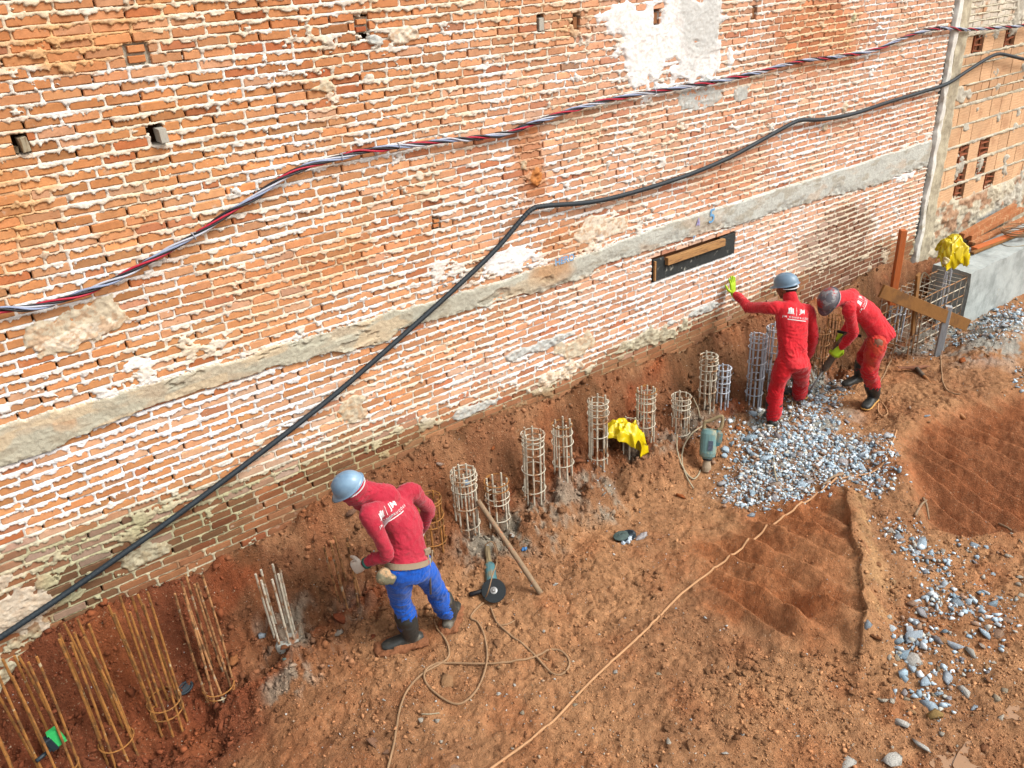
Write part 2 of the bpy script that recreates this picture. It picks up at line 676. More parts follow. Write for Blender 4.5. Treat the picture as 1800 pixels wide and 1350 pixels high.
# thick plaster and stone lumps
LUMPS = [(140, 572, .30, .11, .010, 'stone'), (130, 590, .20, .05, .016, 'pale'), (620, 715, .13, .12, .012, 'stone'), (250, 980, .17, .075, .02, 'lump'), (1180, 70, .62, .36, .020, 'white'),
         (1010, 610, .26, .11, .012, 'stone'), (1150, 590, .36, .10, .028, 'lump'), (1235, 545, .42, .05, .03, 'grey'), (945, 610, .42, .045, .02, 'grey'),
         (980, 660, .26, .08, .03, 'pale'), (830, 720, .35, .05, .02, 'grey'), (1620, 430, .30, .17, .025, 'lump'), (1590, 300, .3, .1, .015, 'white'),
         (890, 455, .25, .12, .008, 'white'), (1060, 400, .35, .10, .008, 'pale'), (290, 390 + 0, .0, .0, 0, ''), (940, 315, .06, .07, .03, 'rust'),
         (920, 290, .03, .03, .02, 'stone'), (1450, 222, .05, .04, .03, 'stone'), (1500, 30, .04, .05, .02, 'green'), (560, 155, .08, .035, .02, 'stone'),
         (1485, 190, .05, .05, .02, 'stone'), (740, 310, .05, .05, .01, 'pale'), (1020, 405, .1, .05, .012, 'pale'), (235, 640, .12, .05, .01, 'white'),
         (840, 335, .04, .03, .012, 'pale'), (1300, 165, .12, .07, .006, 'grey'), (1235, 170, .3, .1, .0, 'grey'), (40, 1060, .27, .17, .008, 'plaster'), (60, 1170, .35, .14, .018, 'lump'),
         (705, 60, .09, .04, .02, 'pale'), (660, 70, .05, .03, .02, 'grey')]
LC = {'stone': srgb(214, 200, 172), 'lump': srgb(190, 182, 156), 'white': srgb(248, 248, 247, .64), 'grey': srgb(196, 200, 196), 'pale': srgb(236, 222, 200),
      'rust': srgb(204, 128, 62), 'green': srgb(196, 190, 150), 'plaster': srgb(214, 200, 180)}
B0, M0 = region_colors(X, Zg)
M0 = M0 * (1 + 0.10 * fbm(X * 14, Zg * 14, 4, 71))[..., None]
lumpmask = np.zeros_like(X)
whitemask = np.zeros_like(X)
cob = fbm(X * 30, Zg * 30, 3, 72)
for (px, py, rx, rz, hh, kind) in LUMPS:
    if rx <= 0:
        continue
    m_ = ell(X, Zg, px, py, rx, rz, 0.16, seed=int(px + py), amp=0.55, freq=7.5 if rx < .4 else 4.5)
    H = np.maximum(H, np.where(m_ > 0.02, -0.018 + m_ * (0.022 + hh * (0.45 + (0.40 if kind != 'white' else 0.10) * cob)), -1))
    k = (m_ > 0.35)[..., None] * 0.9
    lc = LC[kind] * (1 + (0.05 if kind == 'white' else 0.16) * cob[..., None]) * (1 + 0 * k)
    bl = (sstep(0.05, 0.5, np.roll(cob, 37, 1) + 0.5 * n2d) * (0.55 if kind in ('stone', 'lump', 'pale') else 0.2))[..., None]
    lc = lc * (1 - bl) + (srgb(196, 148, 100) if kind != 'lump' else srgb(140, 118, 84)) * bl
    M0 = M0 * (1 - k) + lc * k
    if kind == 'white' and px == 1180:
        whitemask = np.maximum(whitemask, m_)
# top right render is smooth grey in the middle
k = 0.8 * ell(X, Zg, 1235, 45, .35, .35, 0.3, seed=81)[..., None] * (whitemask > .3)[..., None]
M0 = M0 * (1 - k) + srgb(208, 210, 206) * k
# stone scales in the left lump
cell = np.abs(fbm(X * 20, Zg * 24, 2, 83))
# the concrete band
zt = np.interp(X, [0, 1.4, 2.5, 3.2, 5.0, 6.0, 8.0, 10.8], [2.185, 2.155, 2.145, 2.115, 2.12, 2.17, 2.165, 2.195]) + 0.012 * fbm(X * 3, Zg * 3, 3, 91) + 0.007 * n2d + 0.012 * fbm(X * 11, Zg * 9, 3, 90) * sstep(5.5, 3.5, X)
zl = np.interp(X, [0, .5, 1.4, 2.5, 3.2, 4.1, 5.0, 6.2, 8.0, 10.8], [1.985, 1.975, 2.015, 1.985, 1.955, 1.935, 1.955, 1.955, 1.915, 1.865]) + 0.010 * fbm(X * 1.5, X * 0, 2, 92) + 0.016 * fbm(X * 9, Zg * 8, 4, 93)
zl = zl - 0.05 * ell(X, Zg, 30, 800, .35, .15, .5) - 0.05 * ell(X, Zg, 640, 600, .22, .15, .4) - 0.05 * ell(X, Zg, 990, 490, .4, .15, .4) - 0.04 * ell(X, Zg, 1520, 330, .5, .15, .4)
band = sstep(-0.004, 0.004, Zg - zl) * (1 - sstep(-0.005, 0.006, Zg - zt)) * (X < 10.76)
bandh = 0.026 + 0.004 * fbm(X * 2, Zg * 4, 3, 94) + 0.002 * n2d + 0.006 * np.clip(1 - (Zg - zl) / 0.05, 0, 1) * cob
# the lower lip of the band is broken back in places
lip = (1 - sstep(0.0, 0.08, Zg - zl - 0.01 + 0.05 * fbm(X * 4, Zg * 4, 3, 95))) * sstep(-0.1, 0.3, fbm(X * 0.8, X * 0, 2, 96) + 0.2)
bandh = bandh - 0.012 * lip + 0.006 * cob * lip
H = np.where(band > 0.01, np.maximum(H * (1 - band), -0.018 + band * (bandh + 0.018)), H)
bc = srgb(196, 192, 172) * (1 - sstep(2, 7, X)[..., None]) + srgb(204, 206, 198) * sstep(2, 7, X)[..., None]
bc = bc * (1 + 0.07 * fbm(X * 5, Zg * 9, 4, 97) + 0.05 * n2d)[..., None]
st = (0.7 * ell(X, Zg, 965, 465, .22, .16, .5, seed=98))[..., None]
bc = bc * (1 - st) + srgb(200, 144, 84) * st
st = (0.5 * ell(X, Zg, 110, 740, .07, .045, .4, seed=99, amp=.6, freq=14) + 0.2 * ell(X, Zg, 380, 650, .2, .06, .5, seed=100, amp=.6, freq=9) + 0.35 * sstep(.2, .8, fbm(X * 3, Zg * 8, 4, 101)))[..., None] * np.array([1, 1, 1])
bc = bc * (1 - st) + srgb(206, 168, 130) * st
st = (0.5 * lip * sstep(0.1, 0.6, cob))[..., None]
bc = bc * (1 - st) + srgb(176, 172, 158) * st
st = (0.55 * sstep(.15, .7, fbm(X * 6, Zg * 14, 4, 102)))[..., None]
bc = bc * (1 - st) + srgb(168, 158, 136) * st
st = (0.8 * sstep(.35, .5, fbm(X * 2.2, Zg * 7, 4, 103)) * sstep(6.5, 2.5, X))[..., None]
bc = bc * (1 - st) + srgb(216, 196, 164) * st
worn = sstep(.42, .56, fbm(X * 3.1, Zg * 9, 4, 104)) * sstep(6.0, 3.0, X)
H = np.where((band > 0.5) & (worn > 0.5), H - 0.014, H)
bandface = band > 0.5
M0 = np.where(bandface[..., None], bc, M0)
# a thin shadow gap under the band, where it has come away
gap = (np.abs(Zg - (zl - 0.004)) < 0.006) & (X > 0.2)
H = np.where(gap & (band < 0.5), np.minimum(H, -0.03), H)
# openings
for (hx, hz, hw, hh, kind) in HOLES:
    e = 0.006 * n2d
    ins = (np.abs(X - hx) < hw + e) & (np.abs(Zg - hz) < hh + e)
    H = np.where(ins, -0.13 if kind in ('wood', 'wood2', 'pale', 'brown') else -0.03, H)
    M0 = np.where(ins[..., None], srgb(90, 60, 40) if kind in ('wood', 'wood2', 'pale', 'brown') else srgb(200, 190, 170), M0)
ins = (X > NICHE[0]) & (X < NICHE[1]) & (Zg > NICHE[2]) & (Zg < NICHE[3])
H = np.where(ins, -0.07, H)
M0 = np.where(ins[..., None], srgb(150, 100, 70), M0)
H = H + 0.0018 * fbm(X * 60, Zg * 60, 2, 99)
M0 = np.clip(M0, 0.01, 0.72)

V = np.stack([X, -H, Zg], -1).reshape(-1, 3)
nx, nz = len(xs), len(zs)
ii = (np.arange(nz - 1)[:, None] * nx + np.arange(nx - 1)[None, :])
Fq = np.stack([ii, ii + 1, ii + nx + 1, ii + nx], -1)
hm = np.maximum(np.maximum(H[:-1, :-1], H[1:, :-1]), np.maximum(H[:-1, 1:], H[1:, 1:]))
inhole = (H[:-1, :-1] < -0.025)
keep = (hm > -0.014) | inhole
bandq = bandface[:-1, :-1] & keep
whiteq = (whitemask[:-1, :-1] > 0.5) & keep & ~bandq
mortq = keep & ~bandq & ~whiteq
colv = M0.reshape(-1, 3)


def sub_mesh(name, mask, mat, parent, **kw):
    F = Fq[mask]
    used, inv = np.unique(F.ravel(), return_inverse=True)
    return obj(name, V[used], inv.reshape(F.shape), mat, parent, smooth=True, colors=colv[used], **kw)


MAT_MORTAR = material('mortar', attr='vertex', rough=0.92, var=0.14, vscale=45, bump=0.6, bscale=170, bdist=0.004, spec=0.15)
MAT_BAND = material('band_concrete', attr='vertex', rough=0.9, var=0.12, vscale=30, bump=0.7, bscale=120, bdist=0.006, spec=0.15, c3=srgb(120, 112, 100), c3scale=55, c3pos=(0.68, 0.76))
MAT_BRICK = material('brick_clay', attr='object', rough=0.9, var=0.16, vscale=22, bump=0.55, bscale=90, bdist=0.004, spec=0.15, coord='Position',
                     color2=srgb(232, 210, 188), c2scale=9, c2pos=(0.60, 0.80), c3=srgb(150, 84, 46), c3scale=26, c3pos=(0.62, 0.80))
MAT_BRICKV = material('brick_clay_far', attr='vertex', rough=0.9, var=0.16, vscale=22, bump=0.55, bscale=90, bdist=0.004, spec=0.15, coord='Position',
                      color2=srgb(232, 210, 188), c2scale=9, c2pos=(0.60, 0.80), c3=srgb(150, 84, 46), c3scale=26, c3pos=(0.62, 0.80))

wall = empty('brick_wall', (0, 0, 0))
tag(wall, 'long exposed brick wall with white mortar squeezed out of its joints and a concrete band across it', 'wall')
sub_mesh('mortar', mortq, MAT_MORTAR, wall)
sub_mesh('concrete_band', bandq, MAT_BAND, wall)['label'] = 'grey concrete band running along the wall with a broken lower edge'
sub_mesh('plaster_patch', whiteq, MAT_MORTAR, wall)['label'] = 'patch of old white and grey plaster left at the top of the wall'


# brick shapes: front face at y = 0, slightly uneven, chamfered
def brick_shape(seed):
    r = random.Random(seed)
    c = 0.004
    xs_ = [-0.5, -0.5 + 0.03, -0.17 + r.uniform(-.05, .05), 0.17 + r.uniform(-.05, .05), 0.5 - 0.03, 0.5]
    zs_ = [-0.5, -0.5 + 0.09, 0.5 - 0.09, 0.5]
    V_ = []
    for zi, z in enumerate(zs_):
        for xi, x in enumerate(xs_):
            edge = xi in (0, 5) or zi in (0, 3)
            y = (0.005 + r.uniform(0, .003)) if edge else r.uniform(-0.0018, 0.0018)
            jx = r.uniform(-.012, .012) if xi in (0, 5) else 0
            jz = r.uniform(-.045, .045) if zi in (0, 3) else 0
            V_.append((x + jx, y, z + jz))
    F_ = []
    for zi in range(3):
        for xi in range(5):
            a = zi * 6 + xi
            F_.append((a, a + 1, a + 7, a + 6))
    n0 = len(V_)
    ring = [0, 1, 2, 3, 4, 5, 11, 17, 23, 22, 21, 20, 19, 18, 12, 6]
    back = []
    for q in (0, 5, 23, 18):
        V_.append((V_[q][0], 0.045, V_[q][2]))
    F_.append((5, 4, 3, 2, 1, 0, n0, n0 + 1))
    F_.append((23, 17, 11, 5, n0 + 1, n0 + 2))
    F_.append((18, 19, 20, 21, 22, 23, n0 + 2, n0 + 3))
    F_.append((0, 6, 12, 18, n0 + 3, n0))
    return np.array(V_, float), F_


SHAPES = [brick_shape(100 + k) for k in range(9)]
BMESH = [make_mesh('brick', v, f, (MAT_BRICK,)) for v, f in SHAPES]
bzc = _cz + 0.0005
bzc = bzc + wobble(_cx, bzc)
bh = CH - 0.014
corners = []
for sx_ in (0, 1):
    for sz_ in (-1, 1):
        corners.append(project(np.stack([BR[:, sx_], np.zeros(_n), bzc + sz_ * bh / 2], 1)))
Q = np.stack(corners, 1)
wpx = np.hypot(Q[:, 2, 0] - Q[:, 0, 0], Q[:, 2, 1] - Q[:, 0, 1])
hpx = np.abs(Q[:, 1, 1] - Q[:, 0, 1])
cpx = Q[:, :, :2].mean(1)
hid = np.interp(_cx, xs, np.arange(nx)).astype(int)
hiz = np.clip(((bzc - zs[0]) / 0.0062).astype(int), 0, nz - 1)
covered = (H[hiz, np.clip(hid, 0, nx - 1)] > 0.006) | (bzc < zs[0])
inview = (cpx[:, 0] > 6) & (cpx[:, 0] < 1795) & (cpx[:, 1] > 6) & (cpx[:, 1] < 1345)
area = np.where(inview & ~covered, wpx * hpx, 0)
single = set(np.argsort(-area)[:298].tolist())
SV, SF, SCc, SN = [], [], [], 0
for i in range(_n):
    a, b = BR[i, 0], BR[i, 1]
    k = i % 9
    c = np.array([(a + b) / 2, BR[i, 3], bzc[i]])
    sc = np.array([b - a, 1.0, bh])
    tilt = (RNG.random() - 0.5) * 0.02
    if i in single:
        o = bpy.data.objects.new('brick', BMESH[k])
        o.location = c
        o.scale = sc
        o.rotation_euler = (0, tilt, 0)
        o.color = (*BCOL[i], 1.0)
        link(o, wall)
    else:
        v = SHAPES[k][0] * sc
        v = np.stack([v[:, 0] + v[:, 2] * tilt, v[:, 1], v[:, 2] - v[:, 0] * tilt], 1) + c
        SV.append(v)
        SF += [tuple(q + SN for q in f) for f in SHAPES[k][1]]
        SCc.append(np.repeat(BCOL[i][None], len(v), 0))
        SN += len(v)
tag(obj('brickwork', np.concatenate(SV), SF, MAT_BRICKV, wall, colors=np.concatenate(SCc)), kind='stuff')
# what stands behind the face of the wall, and its ends
mb = MB()
mb.box(((WX0 + WX1) / 2, 0.2, (0.0 + WTOP) / 2 - 0.2), (WX1 - WX0, 0.10, WTOP + 0.4))
MAT_CORE = material('wall_core', srgb(150, 100, 70), rough=0.95, bump=0.4)
mb.build('wall_core', MAT_CORE, wall)

# timber stubs and brick bits in the openings
MAT_WOODG = material('weathered_wood', srgb(176, 164, 138), rough=0.85, var=0.25, vscale=8, stretch=(30, 30, 3), bump=0.5, bscale=4, color2=srgb(120, 96, 66), c2scale=2)
MAT_WOODP = material('grey_wood', srgb(188, 184, 172), rough=0.85, var=0.2, vscale=8, stretch=(30, 30, 3), bump=0.5, bscale=4)
MAT_WOODB = material('brown_stub_wood', srgb(150, 100, 62), rough=0.85, var=0.25, vscale=8, stretch=(30, 30, 3), bump=0.5, bscale=4)
for (hx, hz, hw, hh, kind) in HOLES:
    mb = MB()
    A = axes_from((0.12, 0, 1.0), (1, 0, 0))
    if kind == 'wood':
        mb.box((hx + 0.012, 0.02, hz - 0.004), (0.044, 0.10, 0.078), axes_from((-0.10, 0, 1)), bev=0.002)
        mb.box((hx - 0.027, 0.05, hz - 0.03), (0.020, 0.07, 0.035), A)
        mb.build('timber_stub', MAT_WOODG, wall)
    elif kind == 'wood2':
        mb.box((hx + 0.016, -0.012, hz - 0.004), (0.046, 0.11, 0.082), axes_from((-0.06, 0, 1)), bev=0.002)
        mb.build('timber_stub', MAT_WOODP, wall)
    elif kind == 'pale':
        mb.box((hx + 0.004, 0.03, hz - 0.012), (0.048, 0.08, 0.092), bev=0.003)
        mb.build('timber_stub', MAT_WOODP, wall)
    elif kind == 'brown':
        mb.box((hx + 0.006, 0.06, hz - 0.01), (0.045, 0.08, 0.088), bev=0.003)
        mb.build('timber_stub', MAT_WOODB, wall)
    elif kind in ('brickfill', 'brickfill2', 'brickbit'):
        for q in (-1, 1):
            o = bpy.data.objects.new('brick', BMESH[q + 3])
            o.location = (hx + 0.004 * q, 0.006, hz + q * (hh * 0.46))
            o.scale = (hw * 1.35, 1, hh * 0.62)
            o.color = (*(srgb(214, 146, 96) if q > 0 else srgb(206, 134, 84)), 1)
            if kind == 'brickfill2' and q < 0:
                o.color = (*srgb(176, 100, 66), 1)
            link(o, wall)
del X, Zg, Zw, t, d, nb, nb2, B0, M0, sm, thr
# ================================================================== the dug ground
GXK = np.array([-3.0, -0.9, -0.3, 0.16, 0.50, 0.90, 1.15, 1.43, 2.0, 2.8, 3.1, 3.45, 3.85, 4.2, 4.6, 5.0, 5.25, 5.75, 6.1, 6.4, 6.95, 7.3, 8.1, 9.0, 9.8, 11.0, 14.0])
GZC = np.array([-.10, -.06, -.10, -.28, -.30, -.22, -.10, .04, .09, .13, .17, .09, .13, .19, .08, .13, .21, .10, .10, .07, -.08, -.06, -.12, -.14, -.15, -.05, .1])
BXK = np.array([-3.0, -0.6, -0.3, 0.0, 0.25, 0.6, 1.1, 1.7, 2.3, 3.0, 3.8, 4.6, 5.6, 6.6, 7.4, 8.2, 9.0, 9.8, 10.5, 11.2, 12.5, 15])
BZK = np.array([.10, .14, .38, .66, .72, .68, .66, .68, .82, .90, .90, .84, .78, .77, .76, .60, .64, .70, .66, .50, .45, .45])
FXK = np.array([-3, 0.0, 0.6, 1.2, 2.0, 3.0, 4.5, 6.0, 8.0, 10.0, 15])
FZK = np.array([-.20, -.30, -.30, -.16, -.13, -.12, -.12, -.11, -.10, -.10, -.08])


def poly_dist(x, y, P):
    """signed distance to a polygon, inside positive"""
    P = np.array(P)
    dmin = np.full(x.shape, 1e9)
    inside = np.zeros(x.shape, bool)
    n = len(P)
    for i in range(n):
        a, b = P[i], P[(i + 1) % n]
        ex, ey = b - a
        t_ = np.clip(((x - a[0]) * ex + (y - a[1]) * ey) / (ex * ex + ey * ey), 0, 1)
        dmin = np.minimum(dmin, np.hypot(x - a[0] - t_ * ex, y - a[1] - t_ * ey))
        c = ((a[1] > y) != (b[1] > y)) & (x < (b[0] - a[0]) * (y - a[1]) / (b[1] - a[1] + 1e-12) + a[0])
        inside ^= c
    return np.where(inside, dmin, -dmin)


def gp(px, py, z=-0.12):
    p = PZ(px, py, z)
    return np.array([p[0], p[1]])


SCRAPE1 = [gp(*q) for q in ((1195, 955), (1330, 890), (1478, 838), (1500, 850), (1532, 1142), (1400, 1165), (1290, 1120), (1215, 1060))]
EDGE1 = (gp(1493, 845, .04), gp(1534, 1145, .04))
SCRAPE1[3], SCRAPE1[4] = gp(1498, 850, .04), gp(1532, 1142, .04)
SCRAPE2 = [gp(*q) for q in ((1560, 800), (1600, 755), (1700, 715), (1840, 690), (1880, 930), (1700, 950), (1625, 930), (1590, 850))]
EDGE2 = (gp(1620, 940), gp(1860, 930))
RIDGE = gp(1430, 1110) - gp(1290, 1010)
RIDGE = RIDGE / np.linalg.norm(RIDGE)


def line_dist(x, y, A, B):
    e = (B - A) / np.linalg.norm(B - A)
    return (x - A[0]) * (-e[1]) + (y - A[1]) * e[0]


def ground_z(x, y, rough=True):
    x = np.asarray(x, float)
    y = np.asarray(y, float)
    wx = x + 0.10 * fbm(x * 1.3, y * 1.3, 2, 201)
    zc = np.interp(wx, GXK, GZC)
    zf = np.interp(wx, FXK, FZK)
    zb = np.interp(x, BXK, BZK) + 0.05 * fbm(x * 2.2, x * 0, 3, 202)
    wy = y + 0.07 * fbm(x * 2.1, y * 2.1, 3, 203) * sstep(0.0, -0.12, y) * sstep(-1.4, -0.6, y)
    zm = zc + (zb - zc) * 0.42
    z = np.where(wy < -0.92, zf, 0)
    z = np.where((wy >= -0.92) & (wy < -0.50), zf + (zc - zf) * sstep(-0.92, -0.50, wy), z)
    z = np.where((wy >= -0.50) & (wy < -0.30), zc + (zm - zc) * (wy + 0.5) / 0.2 * 0.75, z)
    z = np.where((wy >= -0.30) & (wy < -0.02), zc + (zm - zc) * 0.75 + (zb - zc - (zm - zc) * 0.75) * sstep(-0.30, -0.02, wy) ** 0.8, z)
    z = np.where(wy >= -0.02, zb, z)
    # general rise and fall
    far = sstep(-0.6, -1.2, y)
    z = z + far * 0.035 * fbm(x * 0.8, y * 0.8, 3, 204)
    # scraped hollows left by the digger's bucket
    d1 = poly_dist(x, y, SCRAPE1)
    e1 = np.abs(line_dist(x, y, *EDGE1))
    d1 = d1 + 0.03 * fbm(x * 6, y * 6, 3, 231)
    in1 = sstep(-0.03, 0.10 + 0.30 * sstep(0.1, 0.8, e1), d1)
    ld = line_dist(x, y, *EDGE1)                     # the cut face climbs to this line, then drops to the rubble floor
    sgn = 1.0 if line_dist(*[np.array([v]) for v in SCRAPE1[0]], *EDGE1)[0] > 0 else -1.0
    ld = ld * sgn + 0.09 * fbm(x * 1.8, y * 1.8, 4, 216)
    e_ = EDGE1[1] - EDGE1[0]
    tt_ = ((x - EDGE1[0][0]) * e_[0] + (y - EDGE1[0][1]) * e_[1]) / (e_ @ e_)
    along = sstep(-0.15, 0.25, tt_) * (1 - sstep(0.92, 1.08, tt_))
    rise = 0.20 * np.clip(1 - ld / 1.15, 0, 1) ** 1.2 * (ld >= 0) + 0.20 * (1 - sstep(0.0, 0.26, -ld)) * (ld < 0)
    plateau = 0.05 * (1 - sstep(0.1, 0.9, -ld)) * (ld < 0)
    rise = rise * (0.75 + 0.35 * fbm(x * 2.3, y * 2.3, 3, 217))
    z = z + along * (rise + plateau)
    q = x * (-RIDGE[1]) + y * RIDGE[0]
    q = q + 0.06 * fbm(x * 1.2, y * 1.2, 2, 205)
    ph_ = (q / 0.23) % 1.0
    teeth = np.where(ph_ < 0.72, ph_ / 0.72, (1 - ph_) / 0.28)
    z = z + in1 * 0.125 * (teeth - 0.5) * (0.45 + 0.55 * sstep(-.5, .3, fbm(x * 2, y * 2, 3, 214))) * sstep(0.0, 0.25, d1)
    lip1 = np.exp(-((d1 + 0.05) / 0.05) ** 2) * 0.03
    z = z + lip1 * fbm(x * 5, y * 5, 2, 206) + np.where(line_dist(x, y, *EDGE1) < 0, 0, 0)
    d2 = poly_dist(x, y, SCRAPE2)
    e2 = np.abs(line_dist(x, y, *EDGE2))
    in2 = sstep(-0.01, 0.14, d2)
    z = z + 0.10 * np.exp(-((d2 + 0.02) / 0.22) ** 2) * sstep(0.3, 1.0, e2)
    z = z - in2 * (0.02 + 0.16 * (1 - sstep(0.0, 1.3, e2))) + in2 * 0.12 * (teeth - 0.5) * sstep(0.02, 0.3, d2)
    smooth_zone = np.maximum(in1, in2)
    # heap of rubble in front of the workers
    hx, hy = gp(1400, 760)
    z = z + 0.13 * np.exp(-(((x - hx) / 0.8) ** 2 + ((y - hy) / 0.42) ** 2))
    hx, hy = gp(1770, 590, .05)
    z = z + 0.22 * np.exp(-(((x - hx) / 1.3) ** 2 + ((y - hy) / 0.38) ** 2))
    # a hump of earth in the lower left, and the step beside the pit
    hx, hy = gp(1560, 1010)
    z = z + 0.05 * np.exp(-(((x - hx) / 0.25) ** 2 + ((y - hy) / 0.6) ** 2))
    # puddle hollow bottom right
    hx, hy = gp(1720, 1310)
    z = z - 0.03 * np.exp(-(((x - hx) / 0.45) ** 2 + ((y - hy) / 0.35) ** 2))
    if rough:
        bank = sstep(-1.0, -0.45, y) * (1 - sstep(0.0, 0.05, y))
        a = (1 - 0.8 * smooth_zone)
        z = z + bank * (0.35 + 0.65 * sstep(-0.10, -0.32, y)) * (0.085 * fbm(x * 5.5, y * 6.5, 5, 207, 0.62) + 0.030 * (1 - 2 * np.abs(fbm(x * 11, y * 11, 3, 212)))) + a * (0.024 * fbm(x * 4, y * 4, 4, 208, 0.6) + 0.014 * fbm(x * 17, y * 17, 4, 209, 0.72))
        rid = 1 - np.abs(fbm(x * 8, y * 8, 3, 210))
        z = z - a * 0.030 * np.clip(rid - 0.80, 0, 1) * 4 * sstep(-.3, .5, fbm(x * 1.3, y * 1.3, 2, 213)) + smooth_zone * (0.010 * fbm(x * 12, y * 12, 4, 211, .7) + 0.020 * fbm(x * 4, y * 4, 3, 215))
    # holes in the floor of the pit and the bank
    for (px, py, yy, r_, dd) in ((377, 1315, -.75, .09, .10), (575, 930, -.25, .16, .10), (1060, 745, -.30, .14, .09), (1230, 640, -.2, .15, .08), (620, 1180, -.9, .0001, .0)):
        hp = PY(px, py, yy)
        z = z - dd * np.exp(-(((x - hp[0]) / r_) ** 2 + ((y - hp[1]) / (r_ * 0.7)) ** 2))
    return z


def spacing(lo, hi, a, b, fine, grow):
    c = list(np.arange(a, b, fine))
    s = fine
    x = a
    left = []
    while x > lo:
        s *= grow
        x -= s
        left.append(x)
    s = fine
    x = c[-1]
    right = []
    while x < hi:
        s *= grow
        x += s
        right.append(x)
    return np.array(left[::-1] + c + right)


gx = spacing(-40, 60, -0.7, 9.2, 0.0125, 1.022)
gy = spacing(-60, -4.59, -4.6, -0.9, 0.0125, 1.05)
gy = np.concatenate([gy[gy < -0.93], np.arange(-0.93, 0.12, 0.0095)])
GX, GY = np.meshgrid(gx, gy)
GZ = ground_z(GX, GY)
GZ = np.where((GX < -6) | (GX > 20) | (GY < -9), -0.1 + 0 * GZ, GZ)


def gz(x, y):
    """height of the built ground sheet"""
    i = np.clip(np.searchsorted(gx, x) - 1, 0, len(gx) - 2)
    j = np.clip(np.searchsorted(gy, y) - 1, 0, len(gy) - 2)
    fx = np.clip((x - gx[i]) / (gx[i + 1] - gx[i]), 0, 1)
    fy = np.clip((y - gy[j]) / (gy[j + 1] - gy[j]), 0, 1)
    return (GZ[j, i] * (1 - fx) + GZ[j, i + 1] * fx) * (1 - fy) + (GZ[j + 1, i] * (1 - fx) + GZ[j + 1, i + 1] * fx) * fy


def onground(px, py, up=0.0):
    """point of the ground seen at this photograph pixel"""
    r = ray(px, py)
    ts = np.linspace(2.5 / np.linalg.norm(r), 16 / np.linalg.norm(r), 1500)
    P = CAM + r[None] * ts[:, None]
    ok = (P[:, 1] < 0.1)
    dz = P[:, 2] - gz(P[:, 0], P[:, 1])
    k = np.argmax((dz < 0) | ~ok)
    p = P[k].copy()
    p[2] = gz(p[0], p[1]) + up
    return p


def gdist(x, y, px, py, rx, ry, seed=1, soft=0.4, amp=0.3, freq=4.0, pz=None):
    c = onground(px, py) if pz is None else PZ(px, py, pz)
    d_ = np.sqrt(((x - c[0]) / rx) ** 2 + ((y - c[1]) / ry) ** 2)
    out = np.zeros_like(d_)
    near = d_ < 1 + soft + 1.4 * amp
    if near.any():
        out[near] = 1 - sstep(1 - soft, 1 + soft, d_[near] + amp * fbm(x[near] * freq, y[near] * freq, 3, seed))
    return out


